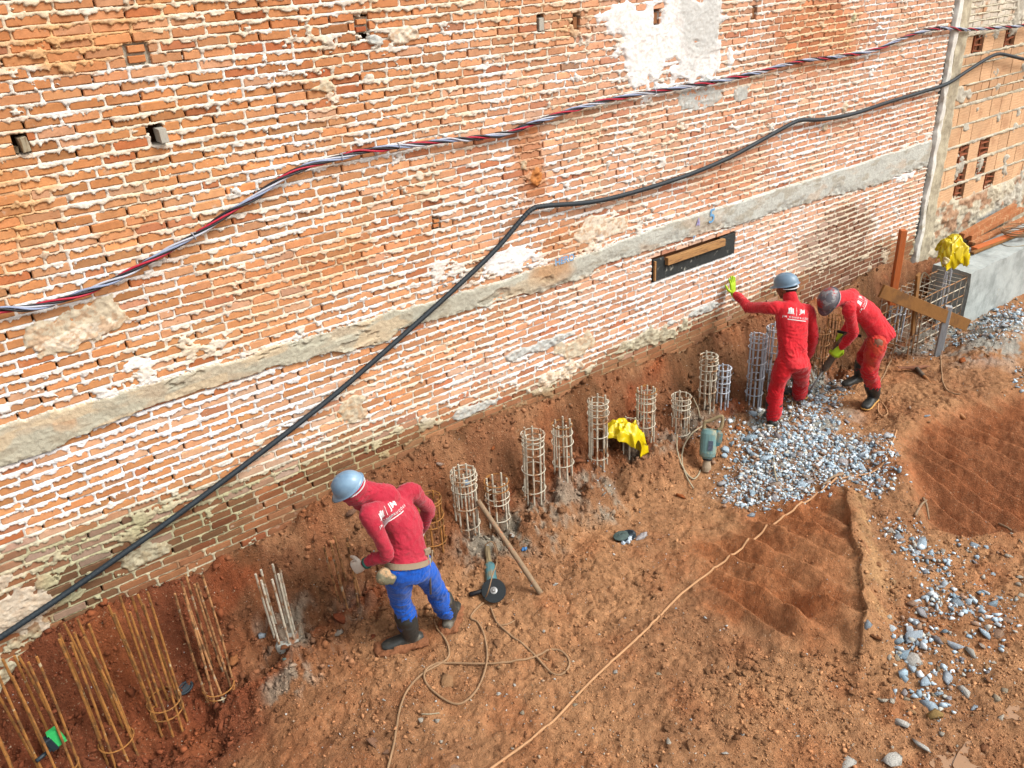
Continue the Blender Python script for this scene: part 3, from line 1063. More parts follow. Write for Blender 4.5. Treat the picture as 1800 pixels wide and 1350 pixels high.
def ground_color(x, y):
    n = fbm(x * 1.2, y * 1.2, 4, 221)
    n2 = fbm(x * 6, y * 6, 4, 222)
    n3 = fbm(x * 22, y * 22, 3, 223)
    tan = srgb(188, 138, 98)
    brown = srgb(142, 92, 62)
    red = srgb(150, 74, 42)
    dark = srgb(96, 60, 40)
    C = tan + np.zeros(x.shape + (3,))

    def lay(m_, c):
        nonlocal C
        m_ = np.clip(m_, 0, 1)[..., None]
        C = C * (1 - m_) + c * m_
    lay(0.55 * sstep(-0.2, 0.7, n), srgb(150, 104, 74))
    lay(0.35 * sstep(0.0, 0.8, n2), srgb(196, 146, 104))
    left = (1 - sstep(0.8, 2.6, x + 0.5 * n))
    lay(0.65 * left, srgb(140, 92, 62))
    bank = sstep(-0.85, -0.5, y + 0.1 * n)
    lay(0.85 * bank, srgb(140, 92, 64))
    lay(bank * sstep(0.1, 0.6, fbm(x * 1.7, y * 3, 3, 224)) * 0.65, red)
    lay(bank * sstep(0.1, 0.6, fbm(x * 3.7, y * 5, 3, 228)) * 0.5, srgb(176, 128, 92))
    lay(bank * sstep(0.15, 0.6, fbm(x * 2.3, y * 3, 3, 225)) * 0.7, srgb(112, 80, 54))
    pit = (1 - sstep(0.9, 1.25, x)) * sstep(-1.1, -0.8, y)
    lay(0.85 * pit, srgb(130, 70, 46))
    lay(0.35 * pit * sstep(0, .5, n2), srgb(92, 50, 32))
    d1 = poly_dist(x, y, SCRAPE1)
    d2 = poly_dist(x, y, SCRAPE2)
    d1 = d1 + 0.10 * n2
    d2 = d2 + 0.10 * n2
    lay(0.70 * sstep(-0.02, 0.25, d1) * (0.6 + 0.4 * sstep(-.4, .4, fbm(x * 2.5, y * 2.5, 3, 226))), srgb(172, 98, 56))
    lay(0.7 * sstep(-0.05, 0.25, d2), srgb(160, 94, 60))
    lay(0.4 * np.clip(fbm(x * 3, y * 3, 3, 227), 0, 1), srgb(170, 98, 58))
    ldc = line_dist(x, y, *EDGE1) * (1.0 if line_dist(*[np.array([v]) for v in SCRAPE1[0]], *EDGE1)[0] > 0 else -1.0) + 0.05 * n2
    e_ = EDGE1[1] - EDGE1[0]
    tt_ = ((x - EDGE1[0][0]) * e_[0] + (y - EDGE1[0][1]) * e_[1]) / (e_ @ e_)
    lay(0.5 * sstep(-.5, .3, n2) * np.exp(-((ldc + 0.07) / 0.09) ** 2) * sstep(-.05, .1, tt_) * (1 - sstep(.85, 1.0, tt_)), srgb(196, 158, 112))
    # grey concrete dust along the row of piles and under the rubble
    for (px, py, rx, ry, a) in ((505, 1120, .22, .12, .7), (840, 955, .25, .12, .8), (905, 940, .4, .14, .7), (960, 925, .35, .2, .6), (1060, 870, .2, .18, .8), (1000, 860, .35, .08, .5),
                                (1140, 780, .25, .12, .8), (1200, 770, .3, .1, .7), (1330, 745, .4, .18, .95), (1420, 680, .45, .22, .9), (1380, 800, .7, .28, .8), (1470, 790, .5, .3, .6),
                                (1450, 740, .4, .2, .8), (1640, 600, .5, .3, .75), (1700, 570, .5, .3, .8), (1760, 590, .7, .4, .85), (500, 1200, .16, .1, .6), (560, 1170, .2, .2, .3),
                                (1560, 610, .3, .2, .6), (850, 1000, .15, .1, .4), (620, 1070, .2, .1, .4), (1780, 340, .8, .3, .9)):
        c = srgb(168, 170, 162) if px > 1250 else srgb(160, 152, 136)
        lay(a * gdist(x, y, px, py, rx, ry, seed=px, soft=0.5) * sstep(-0.55, 0.35, n2 + 0.6 * n3), c)
    C = C * (1 + 0.16 * n3 + 0.08 * n2)[..., None]
    return np.clip(C * np.array([0.98, 1.00, 1.00]), 0.01, 0.85)


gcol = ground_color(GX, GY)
nxg, nyg = len(gx), len(gy)
ii = (np.arange(nyg - 1)[:, None] * nxg + np.arange(nxg - 1)[None, :])
Fg = np.stack([ii, ii + 1, ii + nxg + 1, ii + nxg], -1).reshape(-1, 4)
MAT_SOIL = material('soil', attr='vertex', rough=0.95, var=0.26, vscale=26, bump=1.0, bscale=70, bdist=0.022, spec=0.12, c3=srgb(206, 172, 138, .5), c3scale=60, c3pos=(0.62, 0.70), color2=srgb(104, 66, 44, .5), c2scale=34, c2pos=(0.60, 0.80))
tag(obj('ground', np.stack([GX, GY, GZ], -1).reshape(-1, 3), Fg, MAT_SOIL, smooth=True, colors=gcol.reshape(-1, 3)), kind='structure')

# shallow muddy water in the lower right corner
def puddle(px, py, rx, ry, z_, seed):
    c = PZ(px, py, z_)
    V_, F_ = [], []
    n = 40
    r = random.Random(seed)
    ph = [r.uniform(0, 6.28) for _ in range(5)]
    V_.append((c[0], c[1], z_))
    for k in range(n):
        a = 2 * math.pi * k / n
        q = 1 + 0.16 * math.sin(2 * a + ph[0]) + 0.12 * math.sin(3 * a + ph[1]) + 0.07 * math.sin(5 * a + ph[2]) + 0.04 * math.sin(9 * a + ph[3])
        V_.append((c[0] + rx * q * math.cos(a), c[1] + ry * q * math.sin(a), z_))
        F_.append((0, 1 + k, 1 + (k + 1) % n))
    return V_, F_


MAT_MUDWATER = material('muddy_water', srgb(216, 168, 126, .38), rough=0.22, var=0.05, vscale=3, bump=0.0, spec=0.5)
for i_, (px, py, rx, ry) in enumerate(((1720, 1325, .17, .10), (1660, 1338, .09, .06), (1790, 1250, .12, .06))):
    cpos = PZ(px, py, -0.14)
    zz = float(np.median(gz(cpos[0] + np.linspace(-.25, .25, 21), np.full(21, cpos[1])))) - 0.002
    v_, f_ = puddle(px, py, rx, ry, zz, 40 + i_)
    tag(obj('puddle', v_, f_, MAT_MUDWATER), kind='structure')
# ================================================================== reinforcement of the piles
MAT_RUST = material('rusty_steel', srgb(178, 122, 62, .56), rough=0.85, var=0.35, vscale=30, bump=0.8, bscale=220, bdist=0.002, color2=srgb(130, 92, 54, .55), c2scale=9, c2pos=(0.46, 0.62), c3=srgb(206, 186, 150), c3scale=12, c3pos=(0.64, 0.7), coord='Position')
MAT_RUSTD = material('dark_rusty_steel', srgb(184, 134, 88, .62), rough=0.88, var=0.3, vscale=30, bump=0.8, bscale=220, bdist=0.002, color2=srgb(104, 74, 46), c2scale=10, c2pos=(0.45, 0.6), c3=srgb(196, 184, 160), c3scale=12, c3pos=(0.6, 0.68), coord='Position')
MAT_CEMBAR = material('cement_coated_steel', srgb(214, 206, 186, .60), rough=0.9, var=0.3, vscale=25, bump=1.0, bscale=180, bdist=0.004, color2=srgb(176, 130, 90, .55), c2scale=9, c2pos=(0.50, 0.64), coord='Position')
MAT_CEMGREY = material('grey_cement_coated_steel', srgb(204, 212, 222, .68), rough=0.9, var=0.2, vscale=25, bump=0.8, bscale=180, bdist=0.003, color2=srgb(140, 134, 128), c2scale=11, c2pos=(0.55, 0.64), coord='Position')
MAT_CONC = material('pile_concrete', srgb(184, 184, 174), rough=0.95, var=0.25, vscale=12, bump=0.9, bscale=50, bdist=0.01, color2=srgb(150, 104, 74), c2scale=9, c2pos=(0.5, 0.62))


def bar_path(p0, p1, r, bend=0.0, kink=0.0, n=7):
    p0, p1 = np.array(p0, float), np.array(p1, float)
    side = np.array([r.uniform(-1, 1), r.uniform(-1, 1), 0])
    return np.array([p0 + (p1 - p0) * t_ + side * bend * math.sin(math.pi * t_) + side[::-1] * 0 + np.array([side[1], side[0], 0]) * kink * max(0, t_ - 0.6) for t_ in np.linspace(0, 1, n)])


def cage(px, py, y, dia, height, nb, rings, mbar, mring, label, seed, lean=(0, 0), group='round rebar cages of the piles along the wall', bend=0.006,
         jitter=0.0, ringjit=0.01, under=0.12, barr=0.0085, top_scatter=0.03, stub=None):
    """rings: heights above the soil, as a share of the height"""
    r = random.Random(seed)
    b = PY(px, py, y)
    base = np.array([b[0], b[1], float(gz(b[0], b[1]))])
    root = empty('rebar_cage', base)
    tag(root, label, 'rebar cage', group)
    R_ = dia / 2
    for k in range(nb):
        a = 2 * math.pi * (k + r.uniform(-.15, .15)) / nb + 0.3 * seed
        foot = base + np.array([R_ * math.cos(a), R_ * math.sin(a), -under])
        hh = height * (1 + r.uniform(-1, 1) * top_scatter) + 0.01
        top = base + np.array([R_ * math.cos(a) + lean[0] + r.uniform(-jitter, jitter), R_ * math.sin(a) + lean[1] + r.uniform(-jitter, jitter), hh])
        mb = MB().tube(bar_path(foot, top, r, bend), barr, 7)
        mb.build('bar', mbar, root, smooth=False)
    for q, h_ in enumerate(rings):
        sq = 1 + r.uniform(-.04, .05)
        tx, ty = r.uniform(-.5, .5) * ringjit * 8, r.uniform(-.5, .5) * ringjit * 8
        c = base + np.array([lean[0] * h_, lean[1] * h_, height * h_])
        a0 = r.uniform(0, 6.28)
        pts = []
        for k in range(26):
            a = a0 + 2 * math.pi * 1.06 * k / 25
            rr = (R_ + 0.010 + 0.004 * (k / 25)) * sq
            pts.append(c + np.array([rr * math.cos(a), rr * math.sin(a), rr * (tx * math.cos(a) + ty * math.sin(a)) + 0.008 * k / 25]))
        MB().tube(pts, 0.0048, 6).build('ring', mring if not isinstance(mring, (list, tuple)) else mring[q % len(mring)], root)
    if stub:
        mb = MB()
        prof = [(R_ * 1.25, -0.15), (R_ * 1.28, 0.0), (R_ * 1.22, stub * 0.8), (R_ * 0.9, stub), (R_ * 0.3, stub * 0.8)]
        mb.lathe(prof, base, n=14)
        v = np.concatenate(mb.V)
        v = v + 0.02 * np.stack([fbm(v[:, 0] * 14, v[:, 2] * 14, 3, seed + k_) for k_ in range(3)], 1)
        obj('pile_head', v, mb.F, MAT_CONC, root, smooth=True)
    return root


tall = 'tall rusty starter bars of the piles in the left pit'
cage(8, 1400, -.42, .19, 1.0, 7, [], MAT_RUST, MAT_RUST, 'rusty upright bars cut off by the lower left corner of the picture', 1, group=tall, bend=0.012, jitter=0.03)
cage(103, 1342, -.42, .20, .92, 8, [.03], MAT_RUST, MAT_RUST, 'rusty bars in the pit holding a green ribbed piece between them', 2, lean=(-.02, .0), group=tall, bend=0.012, jitter=0.035)
cage(222, 1346, -.42, .20, 1.02, 8, [.06], MAT_RUST, MAT_RUST, 'rusty yellow-brown bars next to the green ribbed piece, fanning out at the top', 3, lean=(-.02, .02), group=tall, bend=0.015, jitter=0.05)
cage(310, 1296, -.42, .20, 1.02, 8, [.04, .13], MAT_RUST, MAT_RUST, 'rusty bars standing round a black sandal-like scrap in the red pit', 4, lean=(-.02, .0), group=tall, bend=0.012, jitter=0.035)
cage(392, 1232, -.42, .19, .98, 8, [.04, .09], MAT_RUSTD, MAT_RUST, 'tall brown bars nearest the white-crusted pile head, beside a yellow clod', 5, lean=(-.01, .02), group=tall, bend=0.012, jitter=0.04)
cage(503, 1118, -.42, .15, .62, 7, [], MAT_CEMBAR, MAT_CEMBAR, 'whitened bars rising from a white-crusted concrete pile head', 6, lean=(-.03, .0), bend=0.004, jitter=0.02, stub=.03)
cage(618, 1055, -.42, .17, .52, 7, [], MAT_RUSTD, MAT_CEMBAR, 'brown bars without rings under the gloved hand of the worker in blue trousers', 7, lean=(-.03, .0), bend=0.006, jitter=0.025, stub=.0)
cage(763, 962, -.42, .19, .44, 7, [.08, .45, .62, .93, .99], MAT_RUST, MAT_RUST, 'yellow-brown rebar cage behind the elbow of the worker in blue trousers', 8, bend=0.004)
cage(824, 940, -.42, .185, .56, 9, [.04, .38, .68, .80, .88, .95], MAT_CEMBAR, MAT_CEMBAR, 'pale rebar cage with a grey chip on top and a pole leaning on it', 9, bend=0.004)
cage(878, 926, -.42, .18, .40, 7, [.06, .50, .62, .80, .97], MAT_CEMBAR, [MAT_CEMBAR, MAT_CEMBAR, MAT_CEMBAR, MAT_RUST, MAT_RUST], 'short rebar cage with orange rusty top rings behind the leaning pole', 10, bend=0.003)
cage(940, 888, -.42, .175, .64, 8, [.10, .42, .70, .82, .90, .97], MAT_CEMBAR, MAT_CEMBAR, 'slim tall cage with crowded pale rings, left neighbour of the one with one rusty ring', 11, bend=0.004, lean=(.0, -.02))
cage(991, 852, -.42, .165, .48, 7, [.15, .60, .80, .96], MAT_CEMBAR, [MAT_CEMBAR, MAT_CEMBAR, MAT_CEMBAR, MAT_RUST], 'pale cage with one single rusty top ring', 12, bend=0.003)
cage(1052, 838, -.42, .165, .62, 8, [.05, .42, .66, .78, .88, .97], MAT_CEMBAR, MAT_CEMBAR, 'cage touching the left edge of the yellow raincoat', 13, bend=0.004)
CAGE_COAT = cage(1104, 806, -.42, .165, .26, 6, [.30, .9], MAT_CEMBAR, MAT_CEMBAR, 'low cage carrying the yellow raincoat', 14, bend=0.003)
cage(1134, 776, -.42, .165, .54, 8, [.30, .62, .78, .88, .97], MAT_CEMBAR, [MAT_CEMBAR, MAT_CEMBAR, MAT_CEMBAR, MAT_CEMBAR, MAT_RUST], 'cage just behind the yellow raincoat, its top ring brown', 15, bend=0.004)
cage(1195, 764, -.42, .165, .46, 8, [.10, .52, .72, .84, .97], MAT_CEMBAR, MAT_CEMBAR, 'pale cage left of the breaker hammer with a light cord hung over its rim', 16, bend=0.003)
cage(1240, 742, -.42, .155, .52, 8, [.25, .52, .72, .84, .92, .99], MAT_CEMBAR, MAT_CEMBAR, 'pale many-ringed cage right behind the handle of the breaker hammer', 17, bend=0.003)
cage(1268, 726, -.42, .12, .42, 7, [.35, .6, .8, .97], MAT_CEMGREY, MAT_CEMGREY, 'narrow bluish cage hidden half behind the cage at the breaker hammer', 18, bend=0.003)
cage(1322, 730, -.44, .165, .80, 10, [.16, .40, .62, .84, .93, .99], MAT_CEMGREY, MAT_CEMGREY, 'tallest bluish-grey cage, left of the red worker propped on the wall', 19, bend=0.004, group='bluish rebar cages beside the workers in red')
cage(1350, 700, -.36, .15, .70, 8, [.3, .6, .85, .98], MAT_CEMGREY, MAT_CEMGREY, 'bluish cage half hidden behind the thigh of the worker propped on the wall', 20, bend=0.004, group='bluish rebar cages beside the workers in red')
cage(1434, 672, -.44, .17, .50, 8, [.15, .4, .7, .97], MAT_RUSTD, MAT_RUSTD, 'dull cage between the two workers in red, above the rubble', 21, bend=0.004, group='bluish rebar cages beside the workers in red')
cage(1462, 622, -.30, .16, .42, 7, [.4, .7, .97], MAT_RUSTD, MAT_RUST, 'brown mud-caked cage behind the forearms of the stooping worker', 22, bend=0.006, group='bluish rebar cages beside the workers in red', jitter=.01)
cage(1568, 606, -.40, .18, .52, 9, [.5, .85], MAT_CEMGREY, MAT_CEMGREY, 'ragged grey cage with cement crumbs right behind the stooping worker', 23, bend=0.008, jitter=.02, group='bluish rebar cages beside the workers in red')

# ---- long square cage of the foundation beam
BEAM_A = PZ(1694, 556, 0.08)             # foot of the front corner of the cast beam
BX, BYF = BEAM_A[0], BEAM_A[1]
BTOP = float(PY(1711, 480, BYF)[2])
root = empty('beam_rebar', (BX, BYF + 0.2, -0.1))
tag(root, 'square rebar cage of a foundation beam standing open left of the cast concrete', 'rebar cage')
xa, xb = PY(1612, 515, BYF + 0.0)[0], BX + 0.03
r = random.Random(3)
for yy in (BYF + 0.05, BYF + 0.42):
    for q, z_ in enumerate(np.linspace(0.0, BTOP - 0.06, 6)):
        MB().tube([(xa + r.uniform(-.02, .02), yy, z_), ((xa + xb) / 2, yy + .005, z_ + .004), (xb, yy, z_)], 0.007, 6).build('long_bar', MAT_RUSTD if q % 2 else MAT_CEMBAR, root)
for k in range(10):
    x_ = xa + 0.04 + (xb - xa - 0.1) * k / 9
    z0_, z1_ = -0.03, BTOP - 0.04
    pts = [(x_, BYF + 0.04, z0_), (x_, BYF + 0.04, z1_), (x_, BYF + 0.43, z1_), (x_, BYF + 0.43, z0_), (x_, BYF + 0.04, z0_)]
    MB().tube(pts, 0.005, 5).build('stirrup', MAT_CEMBAR, root)
for k in range(5):
    MB().tube(bar_path((xb - .35 + .035 * k, BYF + .15 + .03 * (k % 3), -.1), (xb - .33 + .035 * k, BYF + .17 + .03 * (k % 3), BTOP + .05), r, .01), 0.007, 6).build('starter_bar', MAT_CEMGREY, root)
for k in range(5):
    x_ = xa + 0.03 + 0.05 * k
    MB().tube(bar_path((x_, BYF + .03 * (k % 2), -.12), (x_ + .01, BYF + .03 * (k % 2) + .02, BTOP - .05 + .05 * (k % 3)), r, .01), 0.006, 6).build('starter_bar', MAT_RUSTD, root)

# ---- cast foundation beam
MAT_BEAM = material('cast_concrete', srgb(186, 194, 192), rough=0.9, var=0.14, vscale=5, bump=0.5, bscale=40, bdist=0.006, color2=srgb(160, 168, 166), c2scale=3, c2pos=(0.45, 0.65), c3=srgb(202, 178, 130), c3scale=3.2, c3pos=(0.64, 0.74), coord='Position')
BD = 0.50
Vb, Fb = [], []
nxb, ns = 60, 22
prof = []
for k in range(8):
    prof.append((BYF, -0.25 + (BTOP + 0.25) * k / 7))
for k in range(1, 9):
    prof.append((BYF + BD * k / 8, BTOP))
for k in range(1, 7):
    prof.append((BYF + BD, BTOP - (BTOP + 0.25) * k / 6))
prof = np.array(prof)
xsb = BX + np.linspace(0, 5.0, nxb) ** 1.0
P_ = np.array([[(x_, y_, z_) for (y_, z_) in prof] for x_ in xsb]).reshape(-1, 3)
nse = fbm(P_[:, 0] * 3 + P_[:, 2] * 2, P_[:, 1] * 3 - P_[:, 2] * 2, 4, 301)
P_[:, 1] += 0.012 * nse
P_[:, 2] += 0.010 * fbm(P_[:, 0] * 5, P_[:, 1] * 5, 3, 302)
first = np.abs(P_[:, 0] - BX) < 1e-6
P_[first, 0] += 0.03 * fbm(P_[first, 1] * 12, P_[first, 2] * 12, 3, 303)
m = len(prof)
for i in range(nxb - 1):
    for k in range(m - 1):
        Fb.append((i * m + k, (i + 1) * m + k, (i + 1) * m + k + 1, i * m + k + 1))
Fb.append(tuple(range(m))[::-1])
tag(obj('concrete_beam', P_, Fb, MAT_BEAM, smooth=False), 'pale grey cast concrete foundation beam with a rust-brown streak, running out of the picture', 'concrete beam')

# ---- formwork timbers
MAT_ORANGE = material('orange_board', srgb(206, 112, 56), rough=0.75, var=0.18, vscale=6, stretch=(20, 20, 2.5), bump=0.35, bscale=5, color2=srgb(176, 140, 108), c2scale=1.2, c2pos=(0.6, 0.7))
MAT_PLANK = material('muddy_plank', srgb(150, 104, 52), rough=0.8, var=0.3, vscale=5, bump=0.35, bscale=16, color2=srgb(104, 72, 40), c2scale=5, c2pos=(0.45, 0.7))
MAT_TIMBER = material('reddish_timber', srgb(178, 112, 66), rough=0.78, var=0.25, vscale=7, stretch=(16, 16, 2), bump=0.35, bscale=6, color2=srgb(206, 160, 116), c2scale=1.5, c2pos=(0.5, 0.65))
MAT_GREYWD = material('cement_stained_wood', srgb(172, 178, 182), rough=0.85, var=0.2, vscale=7, stretch=(16, 16, 2), bump=0.4, bscale=6, color2=srgb(208, 158, 112), c2scale=1.3, c2pos=(0.55, 0.62))


def post(name, bpx, bpy_, y, tpx, tpy, w, dth, mat, label, cat, under=0.1, ty=None, rot=0.35, group=None, point=False):
    p0 = PY(bpx, bpy_, y)
    p1 = PY(tpx, tpy, y if ty is None else ty)
    ax = axes_from(p1 - p0, (math.cos(rot), math.sin(rot), 0))
    L = np.linalg.norm(p1 - p0) + under
    c = (p0 + p1) / 2 - _unit(p1 - p0) * under / 2
    mb = MB().box(c, (w, dth, L), ax, bev=0.004)
    o = mb.build(name, mat)
    tag(o, label, cat, group)
    return o


post('wooden_post', 1570, 515, -.52, 1588, 404, .075, .075, MAT_ORANGE, 'tall orange-brown wooden post standing by the end of the brick wall', 'wooden post', under=.15, rot=.9)
post('wooden_stake', 1605, 575, -.93, 1614, 482, .10, .028, MAT_PLANK, 'brown upright board stake crossing the plank beside the open beam cage', 'wooden stake', rot=.2)
post('wooden_stake', 1646, 634, -1.10, 1668, 538, .085, .075, MAT_GREYWD, 'grey cement-stained wooden stake under the right end of the plank', 'wooden stake', rot=.6)
pa, pb = PY(1549, 511, -.86), PY(1701, 572, -1.20)
mb = MB().box((pa + pb) / 2, (.15, .03, np.linalg.norm(pb - pa)), axes_from(pb - pa, (0, 0, 1)), bev=0.003)
tag(mb.build('wooden_plank', MAT_PLANK), 'long brown formwork plank set on edge across two stakes', 'plank')

# ---- timbers lying on the concrete beam
TIMB = [((1690, 415), (1783, 362), .075, .075, .10, MAT_TIMBER, 'brown squared timber, hindmost in the pile on the concrete'),
        ((1703, 418), (1795, 368), .08, .07, .04, MAT_TIMBER, 'dark reddish timber with a pale cut end in the middle of the pile'),
        ((1708, 428), (1830, 372), .10, .04, .0, MAT_TIMBER, 'flat board whose split end sticks out under the timber pile'),
        ((1712, 438), (1850, 388), .09, .05, .0, MAT_ORANGE, 'orange and white stained board at the front of the timber pile'),
        ((1708, 445), (1790, 412), .06, .03, .0, MAT_PLANK, 'thin muddy batten lying along the front of the timber pile')]
for q, (a, b, w_, h_, up, mt, lab) in enumerate(TIMB):
    z_ = BTOP + h_ / 2 + up + 0.015
    p0, p1 = PZ(*a, z_), PZ(*b, z_)
    mb = MB().box((p0 + p1) / 2, (w_, h_, np.linalg.norm(p1 - p0)), axes_from(p1 - p0, (0.5, -1, 0)), bev=0.004)
    tag(mb.build('timber', mt), lab, 'timber', 'timbers piled on the concrete beam')

# ---- black board with a wooden batten in its niche
bx0, bx1 = NICHE[0] + 0.01, NICHE[1] - 0.01
root = empty('black_board', ((bx0 + bx1) / 2, -0.01, NICHE[2]))
tag(root, 'black weathered board with a wooden batten set into a slot under the concrete band', 'board')
MAT_BLACK = material('black_painted_board', srgb(52, 56, 56), rough=0.7, var=0.3, vscale=20, bump=0.4, bscale=60, c3=srgb(170, 170, 160), c3scale=26, c3pos=(0.62, 0.70), stretch=(1, 1, 0.6), coord='Position')
MAT_BATTEN = material('yellow_brown_batten', srgb(186, 140, 88), rough=0.75, var=0.25, vscale=7, stretch=(2.5, 20, 20), bump=0.35, bscale=6, color2=srgb(140, 100, 66), c2scale=2, c2pos=(0.5, 0.65), coord='Position')
MB().box(((bx0 + bx1) / 2, 0.005, NICHE[2] + 0.085), (bx1 - bx0, 0.03, 0.17), bev=0.002).build('board', MAT_BLACK, root)
MB().box((bx0 + 0.075, 0.003, NICHE[2] + 0.195), (0.15, 0.028, 0.05), bev=0.002).build('board_end', MAT_BLACK, root)
MB().box((bx1 - 0.12, 0.003, NICHE[2] + 0.195), (0.24, 0.028, 0.05), bev=0.002).build('board_end', MAT_BLACK, root)
MB().box((bx0 + 0.012, -0.015, NICHE[2] + 0.11), (0.02, 0.03, 0.20), bev=0.002).build('edge_strip', MAT_BATTEN, root)
MB().box(((bx0 + bx1) / 2 - 0.02, -0.03, NICHE[2] + 0.175), ((bx1 - bx0) * 0.70, 0.045, 0.075), bev=0.003).build('batten', MAT_BATTEN, root)
# ================================================================== pillar and hollow-block wall at the right end
MAT_PILLAR = material('pillar_render', srgb(200, 190, 164), rough=0.92, var=0.16, vscale=6, bump=0.7, bscale=40, bdist=0.01, color2=srgb(170, 160, 138), c2scale=4, c2pos=(0.45, 0.65), coord='Position')
MAT_WHITEREN = material('white_render_edge', srgb(232, 230, 222), rough=0.9, var=0.12, vscale=8, bump=0.6, bscale=40, coord='Position', color2=srgb(196, 188, 168), c2scale=6, c2pos=(0.5, 0.65))
MAT_JOINT = material('black_joint_strip', srgb(58, 58, 58), rough=0.85, var=0.3, vscale=20, bump=0.8, bscale=60, bdist=0.01, c3=srgb(150, 146, 138), c3scale=30, c3pos=(0.6, 0.7))


def relief(name, x0, x1, z0, z1, y0, amp, mat, parent, nx_, nz_, seed, edge=0.0, thick=0.1, colors=None, freq=6.0):
    """upright slab with an uneven face and ragged side edges"""
    xg = np.linspace(0, 1, nx_)
    zg = np.linspace(z0, z1, nz_)
    A_, B_ = np.meshgrid(xg, zg)
    l = x0 + edge * fbm(B_ * 5, B_ * 0 + 1, 3, seed)
    r_ = x1 + edge * fbm(B_ * 5, B_ * 0 + 7, 3, seed + 1)
    Xg_ = l + (r_ - l) * A_
    Yg_ = y0 - amp * fbm(Xg_ * freq, B_ * freq, 4, seed + 2)
    Yg_[:, 0] = y0 + thick
    Yg_[:, -1] = y0 + thick
    Vv = np.stack([Xg_, Yg_, B_], -1).reshape(-1, 3)
    k_ = (np.arange(nz_ - 1)[:, None] * nx_ + np.arange(nx_ - 1)[None])
    Ff = np.stack([k_, k_ + 1, k_ + nx_ + 1, k_ + nx_], -1).reshape(-1, 4)
    return obj(name, Vv, Ff, mat, parent, smooth=True, colors=colors)


PX0 = WX1 + 0.02
x_top_l, _ = W(1700, 0)
x_bot_l, _ = W(1606, 430)
px_r, _ = W(1742, 60)
pillar = empty('pillar', (PX0 + 0.2, 0, 0))
tag(pillar, 'weathered concrete pillar between the brick wall and the hollow block wall', 'pillar')
relief('joint_strip', PX0 - 0.06, PX0 + 0.03, 0.9, WTOP, 0.005, 0.012, MAT_JOINT, pillar, 6, 200, 400, edge=0.02, thick=0.06)  # ragged black strip between the brick wall's end and the pillar
relief('white_edge', PX0 + 0.005, PX0 + 0.14, 0.5, WTOP, -0.035, 0.010, MAT_WHITEREN, pillar, 8, 160, 410, edge=0.022)
relief('pillar_face', PX0 + 0.12, PX0 + 0.43, 0.3, WTOP, -0.012, 0.016, MAT_PILLAR, pillar, 20, 260, 420, edge=0.02)
mb = MB().box((PX0 + 0.22, 0.2, WTOP / 2), (0.44, 0.3, WTOP))
mb.build('pillar_core', MAT_PILLAR, pillar)

MAT_BLOCK = material('hollow_clay_block', attr='object', rough=0.88, var=0.10, vscale=8, bump=0.3, bscale=60, bdist=0.004, spec=0.15, coord='Position', color2=srgb(206, 160, 122, .55), c2scale=4, c2pos=(0.5, 0.7))
MAT_BLOCKIN = material('broken_block_inside', srgb(168, 96, 62), rough=0.9, var=0.25, vscale=14, bump=0.6, bscale=60)
MAT_BMORTAR = material('grey_block_mortar', attr='vertex', rough=0.93, var=0.16, vscale=18, bump=0.8, bscale=70, bdist=0.008)
bwall = empty('block_wall', (0, 0, 0))
tag(bwall, 'wall of pale orange hollow clay blocks with grey mortar and broken holes beyond the pillar', 'wall')
BWX0, BWX1 = PX0 + 0.42, 17.0
# rows read off the photograph at x = 1720 (top, bottom, kind)
xm, _z = W(1725, 200)
rowpx = [(62, 92, 'b'), (97, 110, 's'), (113, 143, 'b'), (146, 160, 's'), (163, 176, 's'), (181, 210, 'b'), (214, 243, 'b'), (248, 276, 'b'), (281, 308, 'b'), (312, 338, 'b')]
ROWS = []
zcur = W(1725, 62)[1]
for (a, b, kind) in rowpx:
    ROWS.append((W(1725, b)[1], W(1725, a)[1], kind))
ztop_b = ROWS[0][1]
zbot_b = ROWS[-1][0]
zz_ = ztop_b + 0.03
while zz_ < WTOP - 0.1:
    ROWS.append((zz_, zz_ + 0.055, 'w'))
    zz_ += 0.078
r = random.Random(21)
shapeb = []
for k in range(4):
    # face with five scored lines
    V_, F_ = [], []
    zz = [-0.5]
    for q in range(5):
        c_ = -0.5 + (q + 1) / 6
        zz += [c_ - 0.016, c_, c_ + 0.016]
    zz += [0.5]
    for q, z_ in enumerate(zz):
        y_ = 0.004 if (q - 2) % 3 == 0 and 0 < q < len(zz) - 1 else 0.0
        V_ += [(-0.5, y_, z_), (0.5, y_, z_)]
    for q in range(len(zz) - 1):
        F_.append((2 * q, 2 * q + 1, 2 * q + 3, 2 * q + 2))
    n0 = len(V_)
    V_ += [(-0.5, 0.05, -0.5), (0.5, 0.05, -0.5), (0.5, 0.05, 0.5), (-0.5, 0.05, 0.5)]
    e = 2 * (len(zz) - 1)
    F_ += [(1, 0, n0, n0 + 1), (e, e + 1, n0 + 2, n0 + 3), tuple([2 * q for q in range(len(zz))] + [n0 + 3, n0]), tuple([2 * q + 1 for q in range(len(zz))][::-1] + [n0 + 1, n0 + 2])]
    shapeb.append(make_mesh('block', np.array(V_, float), F_, (MAT_BLOCK,)))
plainb = make_mesh('block', SHAPES[2][0], SHAPES[2][1], (MAT_BLOCK,))
YB = 0.03
nblk = 0
broken_at = [(1487, 70), (1716, 70), (1775, 62), (1515, 218), (1700, 262), (1726, 275), (1730, 300), (1686, 318), (1690, 290), (1735, 330), (1650, 275)]
brk = [W(1716, 72), (W(1775, 60)), W(1700, 262), W(1733, 262), W(1733, 292), W(1683, 318), W(1735, 322), W(1688, 345), W(1668, 268)]
